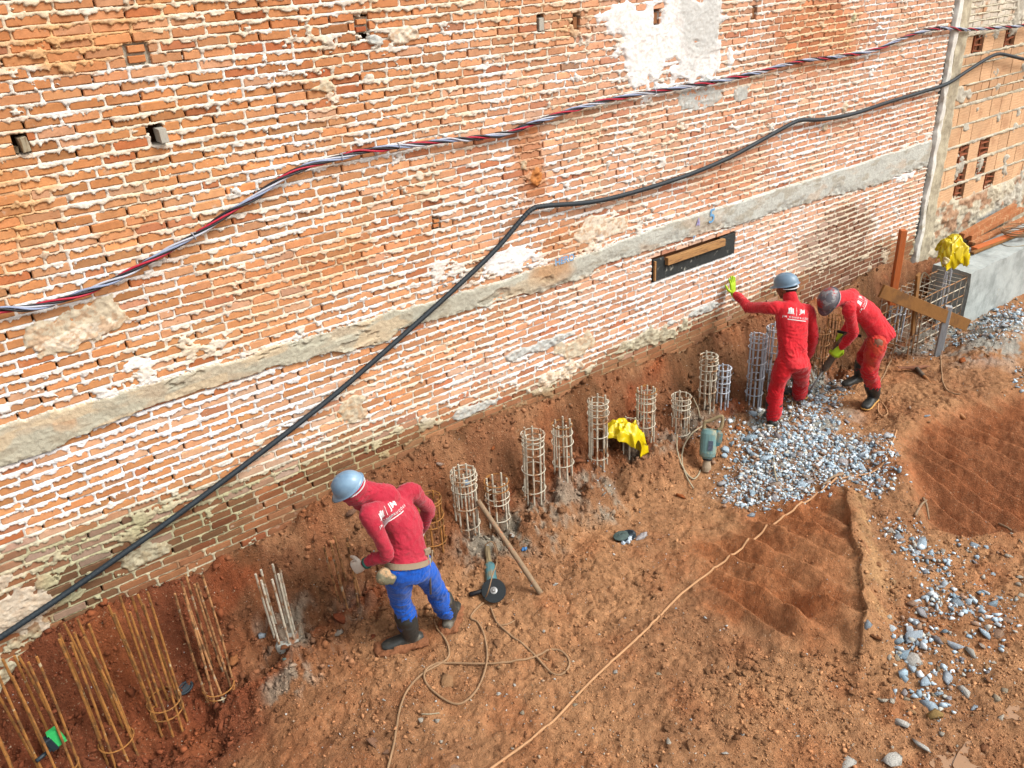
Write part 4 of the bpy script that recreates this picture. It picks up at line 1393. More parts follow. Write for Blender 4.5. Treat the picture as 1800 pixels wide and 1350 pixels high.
for (za, zb_, kind) in ROWS:
    L = {'b': 0.285, 's': 0.20, 'w': 0.20}[kind]
    x = BWX0 - r.random() * L
    while x < BWX1:
        ll = L * (1 + r.uniform(-.03, .03))
        a, b = max(x, BWX0) + 0.004, min(x + ll, BWX1) - 0.004
        x += ll
        if b - a < 0.05:
            continue
        cx_, cz_ = (a + b) / 2, (za + zb_) / 2
        isbrk = kind == 'b' and any(abs(cx_ - q[0]) < 0.13 and abs(cz_ - q[1]) < 0.09 for q in brk)
        if isbrk:
            mb = MB()
            w_ = b - a
            mb.box((cx_, YB + 0.07, cz_), (w_, 0.01, zb_ - za))
            for q in range(3):
                mb.box((cx_, YB + 0.035, za + (zb_ - za) * (q + 0.3) / 3), (w_ * r.uniform(.5, 1), 0.07, 0.010), axes_from((r.uniform(-.15, .15), 0, 1)))
            mb.box((a + w_ * r.uniform(.1, .3), YB + 0.035, cz_), (0.012, 0.07, zb_ - za))
            mb.build('broken_block', MAT_BLOCKIN, bwall)
            continue
        o = bpy.data.objects.new('block', shapeb[nblk % 4] if kind == 'b' else plainb)
        o.location = (cx_, YB + r.uniform(-.004, .004), cz_)
        o.scale = (b - a, 1, zb_ - za)
        c = {'b': srgb(234, 190, 148, .57), 's': srgb(220, 176, 136, .57), 'w': srgb(232, 222, 204)}[kind] * r.uniform(.88, 1.08)
        o.color = (*np.clip(c, 0, .9), 1)
        link(o, bwall)
        nblk += 1
# mortar bed between and around the blocks
xg = np.arange(BWX0 - 0.01, 14.6, 0.014)
zg = np.arange(0.3, WTOP, 0.011)
A_, B_ = np.meshgrid(xg, zg)
hb = np.full(A_.shape, -0.012)
inrow = np.zeros(A_.shape, bool)
for (za, zb_, kind) in ROWS:
    wob = 0.007 * fbm(A_ * 12, B_ * 12, 3, 430)
    inrow |= (B_ > za + wob) & (B_ < zb_ - wob)
nzb = fbm(A_ * 9, B_ * 12, 4, 431)
jb = np.where(inrow, -0.012, 0.006 + 0.010 * nzb)
sm_ = fbm(A_ * 3.5, B_ * 4.5, 5, 432)
thr_ = 0.75 + 0 * sm_
for (px, py, rx, rz, a) in ((1680, 170, .35, .25, .7), (1770, 155, .25, .14, .8), (1760, 20, 1.6, .35, .55), (1650, 380, .6, .2, .8), (1760, 130, .8, .05, .3), (1720, 290, .35, .16, .45), (1720, 380, 1.6, .25, .7)):
    thr_ = thr_ - a * ell(A_, B_, px, py, rx, rz, .5, seed=px, amp=.25)
cov_ = sstep(0, 0.15, sm_ - thr_)
jb = np.maximum(jb, np.where(cov_ > 0, -0.012 + cov_ * (0.024 + 0.012 * nzb), -1))
base_ = sstep(0.06, -0.02, B_ - (zbot_b - 0.01) + 0.04 * fbm(A_ * 4, B_ * 4, 3, 433))
jb = np.maximum(jb, np.where(base_ > 0, -0.012 + base_ * (0.03 + 0.03 * fbm(A_ * 7, B_ * 9, 4, 434)), -1))
cbm = srgb(206, 196, 172) + 0 * A_[..., None]
cbm = cbm * (1 - 0.5 * sstep(-.2, .6, sm_)[..., None]) + srgb(190, 188, 180) * 0.5 * sstep(-.2, .6, sm_)[..., None]
cbm = cbm * (1 + .12 * nzb)[..., None]
gb = (0.8 * ell(A_, B_, 1740, 385, .35, .10, .4, seed=440))[..., None]
cbm = cbm * (1 - gb) + srgb(150, 160, 166) * gb
gb = (base_ * sstep(0.1, 0.5, fbm(A_ * 5, B_ * 6, 3, 435)))[..., None] * .8
cbm = cbm * (1 - gb) + srgb(176, 128, 92) * gb
k_ = (np.arange(len(zg) - 1)[:, None] * len(xg) + np.arange(len(xg) - 1)[None])
Ff = np.stack([k_, k_ + 1, k_ + len(xg) + 1, k_ + len(xg)], -1)
hh_ = np.maximum(np.maximum(jb[:-1, :-1], jb[1:, :-1]), np.maximum(jb[:-1, 1:], jb[1:, 1:]))
Ff = Ff[hh_ > -0.0119]
Vv = np.stack([A_, YB - jb, B_], -1).reshape(-1, 3)
used, inv = np.unique(Ff.ravel(), return_inverse=True)
obj('mortar', Vv[used], inv.reshape(Ff.shape), MAT_BMORTAR, bwall, smooth=True, colors=np.clip(cbm.reshape(-1, 3)[used], .01, .9))
MB().box(((BWX0 + BWX1) / 2, 0.22, WTOP / 2), (BWX1 - BWX0 + .1, 0.26, WTOP)).build('wall_core', MAT_CORE, bwall)
# ================================================================== clods, gravel, broken concrete
def rock_shape(seed, n=14, flat=0.7, sharp=True):
    r = random.Random(seed)
    bm = bmesh.new()
    pts = []
    for k in range(n):
        v = Vector((r.gauss(0, 1), r.gauss(0, 1), r.gauss(0, 1))).normalized() * r.uniform(0.48, 1.0)
        v.z *= flat
        v.y *= r.uniform(0.7, 1.0)
        pts.append(bm.verts.new(v))
    bmesh.ops.convex_hull(bm, input=bm.verts[:])
    for v in [v for v in bm.verts if not v.link_faces]:
        bm.verts.remove(v)
    bmesh.ops.triangulate(bm, faces=bm.faces[:])
    bm.verts.index_update()
    V_ = np.array([v.co[:] for v in bm.verts])
    F_ = np.array([[v.index for v in f.verts] for f in bm.faces])
    bm.free()
    return V_, F_


ROCKS = [rock_shape(500 + k, 12 + k % 4, 0.55 + 0.05 * (k % 5)) for k in range(12)]
PEBS = [rock_shape(600 + k, 8, 0.8) for k in range(8)]
MAT_ROCK = material('broken_concrete', attr='object', rough=0.92, var=0.16, vscale=9, bump=0.8, bscale=14, bdist=0.03, spec=0.15)
MAT_ROCKV = material('loose_stones', attr='vertex', rough=0.92, var=0.15, vscale=30, bump=0.4, bscale=90, bdist=0.006, spec=0.15)
ROCKM = [make_mesh('rock', v, f, (MAT_ROCK,)) for v, f in ROCKS]


def scatter(name, pts, sizes, cols, shapes, mat, seed=0, sink=0.25, squash=0.8, kind='stuff', label=None):
    rng = np.random.default_rng(seed)
    VV, FF, CC = [], [], []
    n0 = 0
    idx = rng.integers(0, len(shapes), len(pts))
    for s in range(len(shapes)):
        sel = np.where(idx == s)[0]
        if len(sel) == 0:
            continue
        V0, F0 = shapes[s]
        m_ = len(sel)
        # random rotations
        q = rng.normal(size=(m_, 4))
        q /= np.linalg.norm(q, axis=1)[:, None]
        w_, x_, y_, z_ = q.T
        Rm = np.stack([np.stack([1 - 2 * (y_ * y_ + z_ * z_), 2 * (x_ * y_ - z_ * w_), 2 * (x_ * z_ + y_ * w_)], 1),
                       np.stack([2 * (x_ * y_ + z_ * w_), 1 - 2 * (x_ * x_ + z_ * z_), 2 * (y_ * z_ - x_ * w_)], 1),
                       np.stack([2 * (x_ * z_ - y_ * w_), 2 * (y_ * z_ + x_ * w_), 1 - 2 * (x_ * x_ + y_ * y_)], 1)], 1)
        ext = rng.uniform(0.6, 1.25, (m_, 1, 3))
        v = (V0[None] * ext) @ np.transpose(Rm, (0, 2, 1))
        v[:, :, 2] *= squash
        v = v * sizes[sel][:, None, None] + pts[sel][:, None, :]
        v[:, :, 2] += (sizes[sel] * (0.5 - sink))[:, None]
        VV.append(v.reshape(-1, 3))
        F_ = F0[None] + (np.arange(m_) * len(V0))[:, None, None] + n0
        FF.append(F_.reshape(-1, 3))
        CC.append(np.repeat(cols[sel], len(V0), 0))
        n0 += m_ * len(V0)
    o = obj(name, np.concatenate(VV), np.concatenate(FF), mat, smooth=False, colors=np.clip(np.concatenate(CC), .01, .9))
    return tag(o, label, kind=kind)


def visible_points(n, rng, x0=-0.7, x1=10.5, y0=-4.6, y1=-0.05, pad=40):
    """random places of the floor that the picture can see (with some margin), spread evenly over the picture"""
    out = []
    tot = 0
    while tot < n:
        px_ = rng.uniform(-pad, 1800 + pad, n)
        py_ = rng.uniform(430, 1350 + pad, n)
        d_ = np.stack([px_ - 900, py_ - 675, np.full(n, FPX)], 1) @ RC.T
        t_ = (-0.1 - CAM[2]) / d_[:, 2]
        P = CAM + d_ * t_[:, None]
        ok = (t_ > 0) & (P[:, 1] < y1) & (P[:, 1] > y0 - .3) & (P[:, 0] < x1 + 1) & (P[:, 0] > x0)
        out.append(P[ok, :2])
        tot += ok.sum()
    return np.concatenate(out)[:n]


rng = np.random.default_rng(77)
# soil clods, everywhere, the colour of the soil they lie on
P2 = visible_points(62000, rng)
hidden_scrape = np.maximum(sstep(0, .1, poly_dist(P2[:, 0], P2[:, 1], SCRAPE1)), sstep(0, .1, poly_dist(P2[:, 0], P2[:, 1], SCRAPE2)))
clump = fbm(P2[:, 0] * 1.6, P2[:, 1] * 1.6, 3, 501) + 0.9 * np.clip(1 - np.abs(P2[:, 1] + 3.2) / 1.2, 0, 1) * (P2[:, 0] > 2.5)
keepp = (rng.random(len(P2)) < np.clip(0.40 + 0.6 * clump, 0.18, 1.0)) & (hidden_scrape < rng.random(len(P2)) * 1.05)
P2 = P2[keepp]
sz = rng.lognormal(math.log(0.0068), 0.60, len(P2)).clip(0.003, 0.036)
cc = ground_color(P2[:, 0], P2[:, 1]) * rng.uniform(0.7, 1.45, (len(P2), 1))
scatter('soil_clods', np.c_[P2, gz(P2[:, 0], P2[:, 1])], sz, cc, PEBS, MAT_ROCKV, 1)
# clods on the bank and in the pit, some of them large
nb_ = 17000
bx_ = rng.uniform(-0.6, 10.4, nb_) ** 1.0
by_ = -rng.random(nb_) ** 1.0 * 0.85
pr = rng.random(nb_) < np.clip(1.15 - bx_ / 12, .2, 1)
bx_, by_ = bx_[pr], by_[pr]
szb = rng.lognormal(math.log(0.011), 0.65, len(bx_)).clip(0.004, 0.055)
szb[:260] = rng.uniform(.03, .075, 260)
cc = ground_color(bx_, by_) * rng.uniform(0.6, 1.35, (len(bx_), 1))
scatter('bank_clods', np.c_[bx_, by_, gz(bx_, by_)], szb, cc, PEBS, MAT_ROCKV, 2)

# small pale gravel
PALE = np.array([srgb(226, 214, 196, .5), srgb(206, 178, 150, .5), srgb(196, 150, 110, .5), srgb(236, 236, 232, .5), srgb(180, 190, 196, .5), srgb(170, 128, 96, .5)])
P3 = visible_points(9000, rng)
dens = 0.16 + 0.5 * sstep(0.0, 0.7, fbm(P3[:, 0] * 1.1, P3[:, 1] * 1.1, 3, 511))
for (px, py, rx, ry, a) in ((700, 1280, .5, .3, .5), (920, 1230, .35, .25, .6), (1050, 1000, .6, .4, .3), (1650, 1080, .6, .9, .6), (1560, 1250, .8, .5, .5), (1600, 620, .5, .3, .5), (1030, 880, .5, .25, .5), (1760, 1000, .6, .6, .4)):
    dens = dens + a * gdist(P3[:, 0], P3[:, 1], px, py, rx, ry, seed=px, pz=-.12)
scr = np.maximum(sstep(-.05, .1, poly_dist(P3[:, 0], P3[:, 1], SCRAPE1)), sstep(-.05, .1, poly_dist(P3[:, 0], P3[:, 1], SCRAPE2)))
P3 = P3[(rng.random(len(P3)) < dens * (1 - .92 * scr))]
sz = rng.lognormal(math.log(0.0062), 0.55, len(P3)).clip(0.0025, 0.022)
scatter('gravel', np.c_[P3, gz(P3[:, 0], P3[:, 1])], sz, PALE[rng.integers(0, 6, len(P3))] * rng.uniform(.8, 1.15, (len(P3), 1)), PEBS, MAT_ROCKV, 3)

# grey rubble: fine bits as one mass, the large chunks one by one
GREY = np.array([srgb(198, 216, 228, .76), srgb(184, 204, 218, .72), srgb(216, 226, 232, .76), srgb(162, 184, 198, .66), srgb(206, 204, 194, .64), srgb(192, 156, 130, .52)])
ZONES = [  # pixel, radii in pixels, share, size factor
    (1350, 790, 75, 45, 1.0, 1.0), (1420, 720, 55, 50, 1.0, 1.0), (1440, 800, 85, 45, 1.2, 1.0), (1370, 850, 90, 38, 1.1, .9), (1530, 810, 45, 45, .8, 1.0), (1300, 850, 45, 35, .5, .8),
    (1470, 680, 28, 30, .7, .8), (1545, 850, 40, 20, .4, .9), (1280, 720, 15, 30, .3, .8),
    (1600, 950, 40, 35, .32, .9), (1645, 1005, 35, 40, .24, 1.0), (1560, 930, 30, 25, .12, .8), (1665, 1062, 60, 22, .32, 1.0), (1605, 1125, 42, 42, .26, 1.1), (1750, 1070, 40, 50, .12, .9),
    (1765, 575, 55, 40, 1.3, 1.0), (1700, 595, 35, 25, .5, .9), (1640, 610, 40, 20, .25, .7), (1795, 670, 20, 25, .25, 1.0), (1340, 870, 60, 25, .4, .8),
    (1700, 1150, 60, 40, .08, 1.0), (1640, 1200, 50, 50, .08, 1.1), (1700, 980, 50, 50, .06, .8), (1780, 340, 40, 30, .7, .9), (1200, 780, 35, 25, .25, .5), (1130, 790, 30, 20, .2, .5), (1060, 870, 25, 30, .2, .5), (880, 900, 20, 30, .15, .4)]


def zone_points(n, rng_, sharpness=1.0):
    w_ = np.array([z[4] * z[2] * z[3] for z in ZONES])
    k_ = rng_.choice(len(ZONES), n, p=w_ / w_.sum())
    out = []
    for q in k_:
        z = ZONES[q]
        a = rng_.uniform(0, 6.283)
        rr = math.sqrt(rng_.random()) * (1 + .25 * rng_.normal())
        out.append((z[0] + z[2] * rr * math.cos(a), z[1] + z[3] * rr * math.sin(a), z[5]))
    return np.array(out)


Z = zone_points(8500, rng)
dz_ = np.stack([Z[:, 0] - 900, Z[:, 1] - 675, np.full(len(Z), FPX)], 1) @ RC.T
t_ = (-0.06 - CAM[2]) / dz_[:, 2]
Pz = CAM + dz_ * t_[:, None]
ok = (Pz[:, 1] < -.2)
Pz, Z = Pz[ok], Z[ok]
sz = rng.lognormal(math.log(0.016), 0.55, len(Pz)).clip(0.005, 0.045) * Z[:, 2]
scatter('fine_rubble', np.c_[Pz[:, :2], gz(Pz[:, 0], Pz[:, 1]) + rng.uniform(-.004, .012, len(Pz))], sz, GREY[rng.integers(0, 6, len(Pz))] * rng.uniform(.75, 1.1, (len(Pz), 1)), ROCKS, MAT_ROCKV, 4)


def chunk(p, size, col, label, group, cat='broken concrete', name='concrete_chunk', seed=0, squash=(1, .8, .6), rot=None, mesh=None, sink=.3):
    r = random.Random(seed)
    o = bpy.data.objects.new(name, mesh or ROCKM[r.randrange(12)])
    o.location = (p[0], p[1], float(gz(p[0], p[1])) + size * squash[2] * (1 - 2 * sink) * 0.5)
    o.scale = (size * squash[0] * r.uniform(.8, 1.25), size * squash[1] * r.uniform(.8, 1.2), size * squash[2] * r.uniform(.8, 1.3))
    o.rotation_euler = rot or (r.uniform(-.5, .5), r.uniform(-.5, .5), r.uniform(0, 6.28))
    st_ = r.choice((0, 0, .1, .25, .5)) if cat == 'broken concrete' else 0
    col = np.array(col) * (1 - st_) + srgb(176, 124, 88, .5) * st_
    o.color = (*np.clip(col, 0, .9), 1)
    link(o)
    tag(o, label, cat, group)
    return o


r = random.Random(9)
Z = zone_points(2400, np.random.default_rng(5))
taken = []
nmade = [0, 0, 0]
for (px, py, f_) in Z:
    if not (430 < py < 1345 and 0 < px < 1796):
        continue
    P = PZ(px, py, -0.06)
    if P[1] > -.25:
        continue
    main = (1240 < px < 1600 and 640 < py < 900)
    right = px > 1530 and py >= 900
    beam = px > 1600 and py < 720
    s_ = min(.095, max(.030, math.exp(r.gauss(math.log(0.055), .33)))) * f_
    if any((P[0] - q[0]) ** 2 + (P[1] - q[1]) ** 2 < (0.52 * (s_ + q[2])) ** 2 for q in taken):
        continue
    if main and nmade[0] < 172:
        lab, gr, c_ = 'blue-grey broken concrete in the heap at the feet of the two workers in red', 'chunks in the rubble heap by the red workers', 0
    elif right and nmade[1] < 82:
        lab, gr, c_ = 'pale blue-grey concrete lump scattered right of the scraped hollow', 'lumps scattered right of the scraped hollow', 1
    elif beam and nmade[2] < 45:
        lab, gr, c_ = 'grey concrete lump lying at the foot of the cast concrete beam', 'lumps at the foot of the cast beam', 2
    else:
        continue
    nmade[c_] += 1
    taken.append((P[0], P[1], s_))
    chunk(P, s_, GREY[r.choice((0, 0, 1, 1, 1, 2, 3, 3, 4, 5))] * r.uniform(.85, 1.1), lab, gr, seed=int(px * 7 + py))

# single stones one can point to
TANc, WHT, BLG, ORG, GRN, RED = srgb(196, 150, 108, .5), srgb(240, 236, 226, .5), srgb(196, 210, 222, .5), srgb(200, 116, 66, .48), srgb(150, 170, 160, .5), srgb(170, 92, 60, .45)
SINGLES = [
    (1525, 1100, .058, BLG, 'upright pale blue-grey stone at the lower right tip of the scraped hollow', (1, .7, 1.3)),
    (1605, 1120, .11, BLG, 'large bluish concrete slab piece, biggest of those right of the hollow', (1.3, .8, .5)),
    (1600, 1160, .10, WHT, 'jagged cream lump just below the large bluish slab piece', (.9, 1.3, .6)),
    (1560, 1225, .0, WHT, '', (1, 1, 1)),
    (1690, 1215, .065, WHT, 'cream-white stone with an ochre stain above the muddy puddle', (1, .9, .8)),
    (1620, 1315, .085, WHT, 'white angular rock at the left edge of the muddy puddle', (1.1, .8, .8)),
    (1585, 1270, .075, WHT, 'knobbly whitish rock left of the ochre one, above the lower edge', (1, .9, .8)),
    (1640, 1262, .075, srgb(206, 170, 110, .5), 'ochre and white rock near the puddle', (1.2, .8, .7)),
    (1710, 1245, .05, BLG, 'round grey stone half ringed by mud at the top of the puddle', (1, 1, .7)),
    (1490, 1340, .075, WHT, 'pale broad stone cut by the lower edge of the picture', (1.4, .8, .6)),
    (1570, 1335, .08, WHT, 'greenish white crumpled lump at the lower edge', (1.2, .9, .6)),
    (1655, 1125, .05, TANc, 'sand-coloured cube-like stone right of the bluish slab', (1, .9, .9)),
    (1668, 1112, .035, WHT, 'small upright cream bar-shaped stone beside the sand-coloured one', (.5, .8, 1.2)),
    (1305, 1290, .03, WHT, 'small white oval stone in the clods left of the lower right corner', (1, .7, .6)),
    (1275, 1323, .03, WHT, 'oblong white pebble near the bottom, left of the pale broad stone', (.8, 1.2, .6)),
    (1403, 1292, .028, WHT, 'single white chip in brown clods above the lower edge', (1, .7, .5)),
    (1280, 1172, .025, WHT, 'thin white splinter on the soil under the scraped hollow', (.4, 1.3, .4)),
    (785, 1200, .075, TANc, 'big tan angular stone inside the loop of the brown cable', (.9, 1.3, .7)),
    (878, 1218, .035, WHT, 'white pebble, upper one of three right of the cable loop', (.7, 1.2, .7)),
    (890, 1220, .028, WHT, 'white pebble, right one of three right of the cable loop', (.9, .8, .7)),
    (905, 1203, .022, WHT, 'small white pebble above the pair right of the cable loop', (1.2, .8, .6)),
    (956, 1108, .03, WHT, 'bright white stone right of the cable joint', (1.3, .8, .6)),
    (858, 1105, .03, TANc, 'tan pebble close left of the cable', (1, 1, .8)),
    (875, 1130, .055, srgb(170, 124, 88, .5), 'triangular brown stone in the big bend of the cable', (1.2, 1, .4)),
    (893, 1057, .05, srgb(196, 146, 106, .5), 'reddish tan stone touching the disc of the grinder', (1, .8, .7)),
    (1080, 1180, .032, WHT, 'white wrapper-like stone lying beside the long straight cord', (1.4, .8, .5)),
    (1115, 1208, .022, WHT, 'flat little white chip below the long cord', (1.3, .5, .4)),
    (1012, 1285, .018, WHT, 'tiny white chip left of the long cord near the bottom', (.8, 1, .6)),
    (975, 1027, .04, WHT, 'narrow whitewashed brick chip standing right of the pole end', (.5, 1.3, .5)),
    (900, 940, .03, WHT, 'white plaster scrap at the foot of the short rusty-ringed cage', (1.5, .7, .4)),
    (460, 1120, .05, BLG, 'white-grey chip leaning on the left of the white-crusted pile head', (.5, 1, 1)),
    (500, 1158, .03, GRN, 'greenish chip embedded under the white-crusted pile head', (1.3, .8, .5)),
    (413, 1160, .075, srgb(196, 130, 82, .48), 'yellow-brown earthy stone right of the dark tall bars', (1.4, .8, .8)),
    (380, 1130, .035, srgb(190, 120, 84, .48), 'small orange stone seen through the dark tall bars', (.9, 1, 1)),
    (655, 1305, .07, srgb(178, 134, 106, .48), 'brownish stone near the bottom edge, left of the cable', (1, 1.2, .6)),
    (680, 1320, .05, srgb(170, 130, 104, .48), 'brownish stone right against its larger neighbour near the bottom edge', (1, 1.2, .6)),
    (628, 1300, .035, srgb(176, 112, 76, .48), 'leaf-shaped reddish stone near the bottom edge', (1, 1.2, .5)),
    (640, 1232, .03, TANc, 'small tan stone at the edge of the dark earth left of the cable', (1, 1, .6)),
    (675, 1230, .018, WHT, 'tiny white chip on dark earth left of the cable', (1.2, .8, .4)),
    (800, 1350, .06, srgb(214, 170, 140, .5), 'pink-white rubble piece at the bottom edge between the cables', (1.3, .8, .5)),
    (1196, 872, .05, ORG, 'orange clod at the tip of the dark cable below the breaker hammer', (1.2, .8, .8)),
    (1300, 745, .0, ORG, '', (1, 1, 1)),
    (1297, 752, .05, ORG, 'orange brick end lying at the upper left rim of the rubble heap', (1.3, .8, .8)),
    (1455, 824, .06, srgb(206, 160, 140, .5), 'pinkish stone with the cord passing over it in the rubble', (1.1, .8, .7)),
    (1486, 488 + 340, .045, TANc, 'tan stone between the two lobes of rubble', (1, .9, .7)),
    (1600, 716, .035, srgb(214, 184, 160, .5), 'pinkish white stone left of the blue one near the pickaxe', (1.2, .9, .7)),
    (1627, 730, .042, BLG, 'light blue oval stone below the pickaxe handle', (1.4, .8, .7)),
    (1632, 740, .03, TANc, 'yellowish stone under the light blue oval one', (1.3, .7, .5)),
    (1643, 744, .0, TANc, '', (1, 1, 1)),
    (1690, 632, .06, ORG, 'orange-brown rock on the path right of the grey stake', (1.3, .9, .8)),
    (1682, 644, .04, srgb(220, 170, 120, .5), 'cream-orange rock below the orange-brown one', (1, 1, .7)),
    (1582, 608, .075, srgb(160, 104, 76, .48), 'broad brown rock behind the hips of the stooping worker', (1.3, 1, .6)),
    (1690, 505 + 90, .0, TANc, '', (1, 1, 1)),
    (1795, 662, .05, WHT, 'pale stone cluster piece on the right edge of the picture', (1.3, .7, .7)),
    (1790, 680, .06, BLG, 'whitish flat stone on the right edge below its neighbour', (1.5, .7, .4)),
    (770, 815, .05, srgb(206, 178, 160, .5), 'whitish brick rubble on the bank right of the first worker', (1.2, .8, .7)),
    (868, 788, .055, ORG, 'orange brick fragment in the bank above the pale cages', (1.2, .8, .8)),
    (820, 828, .06, srgb(214, 150, 116, .5), 'pink-orange brick corner just above the cage with the grey chip', (1.2, 1, .8)),
    (592, 985, .0, ORG, '', (1, 1, 1)),
    (580, 983, .035, ORG, 'bright orange scrap of brick left of the ringless brown bars', (1.4, .8, .7)),
    (620, 905, .07, srgb(170, 130, 106, .48), 'large dull stone in the bank left of the first worker', (1.3, 1, .9)),
    (640, 885, .06, srgb(196, 130, 86, .48), 'orange stone wedged behind the shoulder of the first worker', (1, 1, .8)),
    (1045, 880, .0, WHT, '', (1, 1, 1)),
    (1062, 868, .05, srgb(210, 214, 206, .5), 'pale cement lump in front of the cage by the raincoat', (1, 1.2, .5)),
    (600, 1085, .08, RED, 'red earthy lump left of the feet of the first worker', (1.2, 1, .8)),
    (590, 1112, .06, srgb(190, 176, 160, .5), 'grey-topped slab under the red earthy lump', (1.4, .7, .5)),
    (655, 1118, .04, RED, 'small red brick scrap left of the muddy boot', (.8, 1, .8)),
    (1030, 770 + 40, .0, TANc, '', (1, 1, 1)),
    (1195, 872 + 0, .0, TANc, '', (1, 1, 1)),
    (1540, 1120, .06, srgb(150, 96, 60, .5), 'brown crumbly clod under the upright blue-grey stone', (1.2, .9, .7)),
    (1320, 905, .04, BLG, 'small blue-grey piece at the lower rim of the rubble heap', (1.2, .8, .6)),
    (1324, 910, .0, BLG, '', (1, 1, 1)),
]
for q, (px, py, s_, c_, lab, sq) in enumerate(SINGLES):
    if s_ <= 0 or not lab:
        continue
    p = onground(px, py + 2)
    chunk(p, s_, c_, lab, None, cat='stone', name='stone', seed=900 + q, squash=sq)
# middling stones scattered over the lower right, one by one
Zs = np.random.default_rng(25)
for q in range(110):
    x_, y_ = (Zs.uniform(1540, 1795), Zs.uniform(930, 1340)) if q < 80 else (Zs.uniform(560, 1180), Zs.uniform(1150, 1340))
    P = PZ(x_, y_, -.10)
    c_ = [srgb(212, 168, 124, .52), srgb(196, 140, 98, .5), srgb(232, 222, 204, .52), srgb(206, 190, 164, .52), srgb(176, 120, 84, .5)][Zs.integers(0, 5)]
    if q < 80:
        lab, gr = 'tan or whitish stone strewn over the brown soil in the lower right', 'tan and whitish stones in the lower right'
    else:
        lab, gr = 'small tan or whitish stone strewn on the soil at the bottom, around the cables', 'small stones around the cables at the bottom'
    chunk(P, Zs.uniform(.018, .045) * (1 if q < 80 else .7), c_, lab, gr, cat='stone', name='stone', seed=5000 + q, squash=(1, .85, .7))
# larger clods below the scraped hollow: one by one
Zr = np.random.default_rng(15)
kk = 0
for (px, py, rx, ry, n_) in ((1400, 1195, 170, 40, 60), (1250, 1300, 120, 50, 22), (1500, 1200, 60, 40, 16), (700, 1290, 60, 50, 10), (1150, 1020, 50, 40, 12), (450, 1230, 60, 80, 8)):
    for q in range(n_):
        a, rr = Zr.uniform(0, 6.28), math.sqrt(Zr.random())
        x_, y_ = px + rx * rr * math.cos(a), py + ry * rr * math.sin(a)
        if y_ > 1345:
            continue
        P = PZ(x_, y_, -.12)
        c_ = ground_color(np.array([P[0]]), np.array([P[1]]))[0] * Zr.uniform(.8, 1.25)
        left = px < 1100
        chunk(P, Zr.uniform(.018, .048), c_, 'brown clod of earth on the ' + ('dark ground in the lower left half' if left else 'crumbly ground below and left of the scraped hollow'),
              'clods on the dark ground' if left else 'clods below the scraped hollow', cat='earth clod', name='earth_clod', seed=3000 + kk, squash=(1, .9, .75))
        kk += 1
# ================================================================== the three workers
def mat_cloth(name, c, c2, **kw):
    a = dict(rough=0.85, var=0.10, vscale=7, bump=0.55, bscale=13, bdist=0.03, color2=c2, c2scale=2.6, c2pos=(0.48, 0.72), spec=0.2, sheen=0.15)
    a.update(kw)
    return material(name, c, **a)


SK = 0.58
MAT_RED1 = mat_cloth('faded_crimson_shirt', srgb(190, 40, 64, SK), srgb(208, 76, 90, SK), c3=srgb(206, 112, 108, SK), c3scale=6, c3pos=(.60, .85))
MAT_RED2 = mat_cloth('bright_red_shirt', srgb(222, 32, 46, SK), srgb(232, 66, 72, SK), c3=srgb(214, 96, 84, SK), c3scale=6, c3pos=(.62, .85))
MAT_REDT = mat_cloth('bright_red_trousers', srgb(220, 18, 34, SK), srgb(206, 30, 34, SK))
MAT_REDT3 = mat_cloth('muddy_red_trousers', srgb(206, 26, 34, SK), srgb(206, 74, 48, SK), c2pos=(0.5, 0.62))
MAT_BLUET = mat_cloth('royal_blue_trousers', srgb(4, 92, 204, SK), srgb(10, 76, 170, SK), c3=srgb(120, 130, 150, SK), c3scale=5, c3pos=(0.66, 0.72))
MAT_SKIN = material('brown_skin', srgb(140, 92, 68, SK), rough=0.6, var=0.05, bump=0.1)
MAT_HAIR = material('black_hair', srgb(34, 30, 28, SK), rough=0.7, var=0.2, bump=0.6, bscale=120)
MAT_BOOT = material('black_rubber_boot', srgb(60, 62, 60, SK), rough=0.5, var=0.2, vscale=12, bump=0.2, bscale=30, color2=srgb(122, 116, 104, SK), c2scale=7, c2pos=(0.52, 0.68))
MAT_MUD = material('wet_mud', srgb(170, 110, 72, .44), rough=0.85, var=0.25, vscale=12, bump=0.9, bscale=30, bdist=0.02)
MAT_SOLE = material('yellow_boot_sole', srgb(214, 160, 84, SK), rough=0.7)
MAT_HELM = material('light_blue_helmet', srgb(142, 178, 206, SK), rough=0.35, var=0.05, vscale=4, bump=0.0, spec=0.5, color2=srgb(124, 160, 190, SK), c2scale=4)
MAT_HELMG = material('grey_blue_helmet', srgb(122, 152, 176, SK), rough=0.4, var=0.06, vscale=4, bump=0.0, spec=0.5)
MAT_HELMC = material('dark_blotched_helmet', srgb(112, 112, 120, SK), rough=0.5, var=0.3, vscale=5, bump=0.2, bscale=30, color2=srgb(168, 66, 66, SK), c2scale=9, c2pos=(0.50, 0.56), c3=srgb(160, 160, 162, SK), c3scale=15, c3pos=(0.54, 0.60))
MAT_WHITE = material('white_strap', srgb(236, 236, 236, SK), rough=0.6, var=0.05)
MAT_WGLOVE = material('white_cotton_glove', srgb(226, 214, 198, SK), rough=0.95, var=0.12, bump=0.5, bscale=80)
MAT_CUFF = material('dark_green_cuff', srgb(44, 98, 88, SK), rough=0.9)
MAT_LIME = material('lime_glove', srgb(186, 226, 44, SK), rough=0.65, var=0.10, vscale=14, bump=0.3, bscale=40)
MAT_BELT = material('webbing_belt', srgb(166, 148, 124, SK), rough=0.9, var=0.1, bump=0.4, bscale=120)
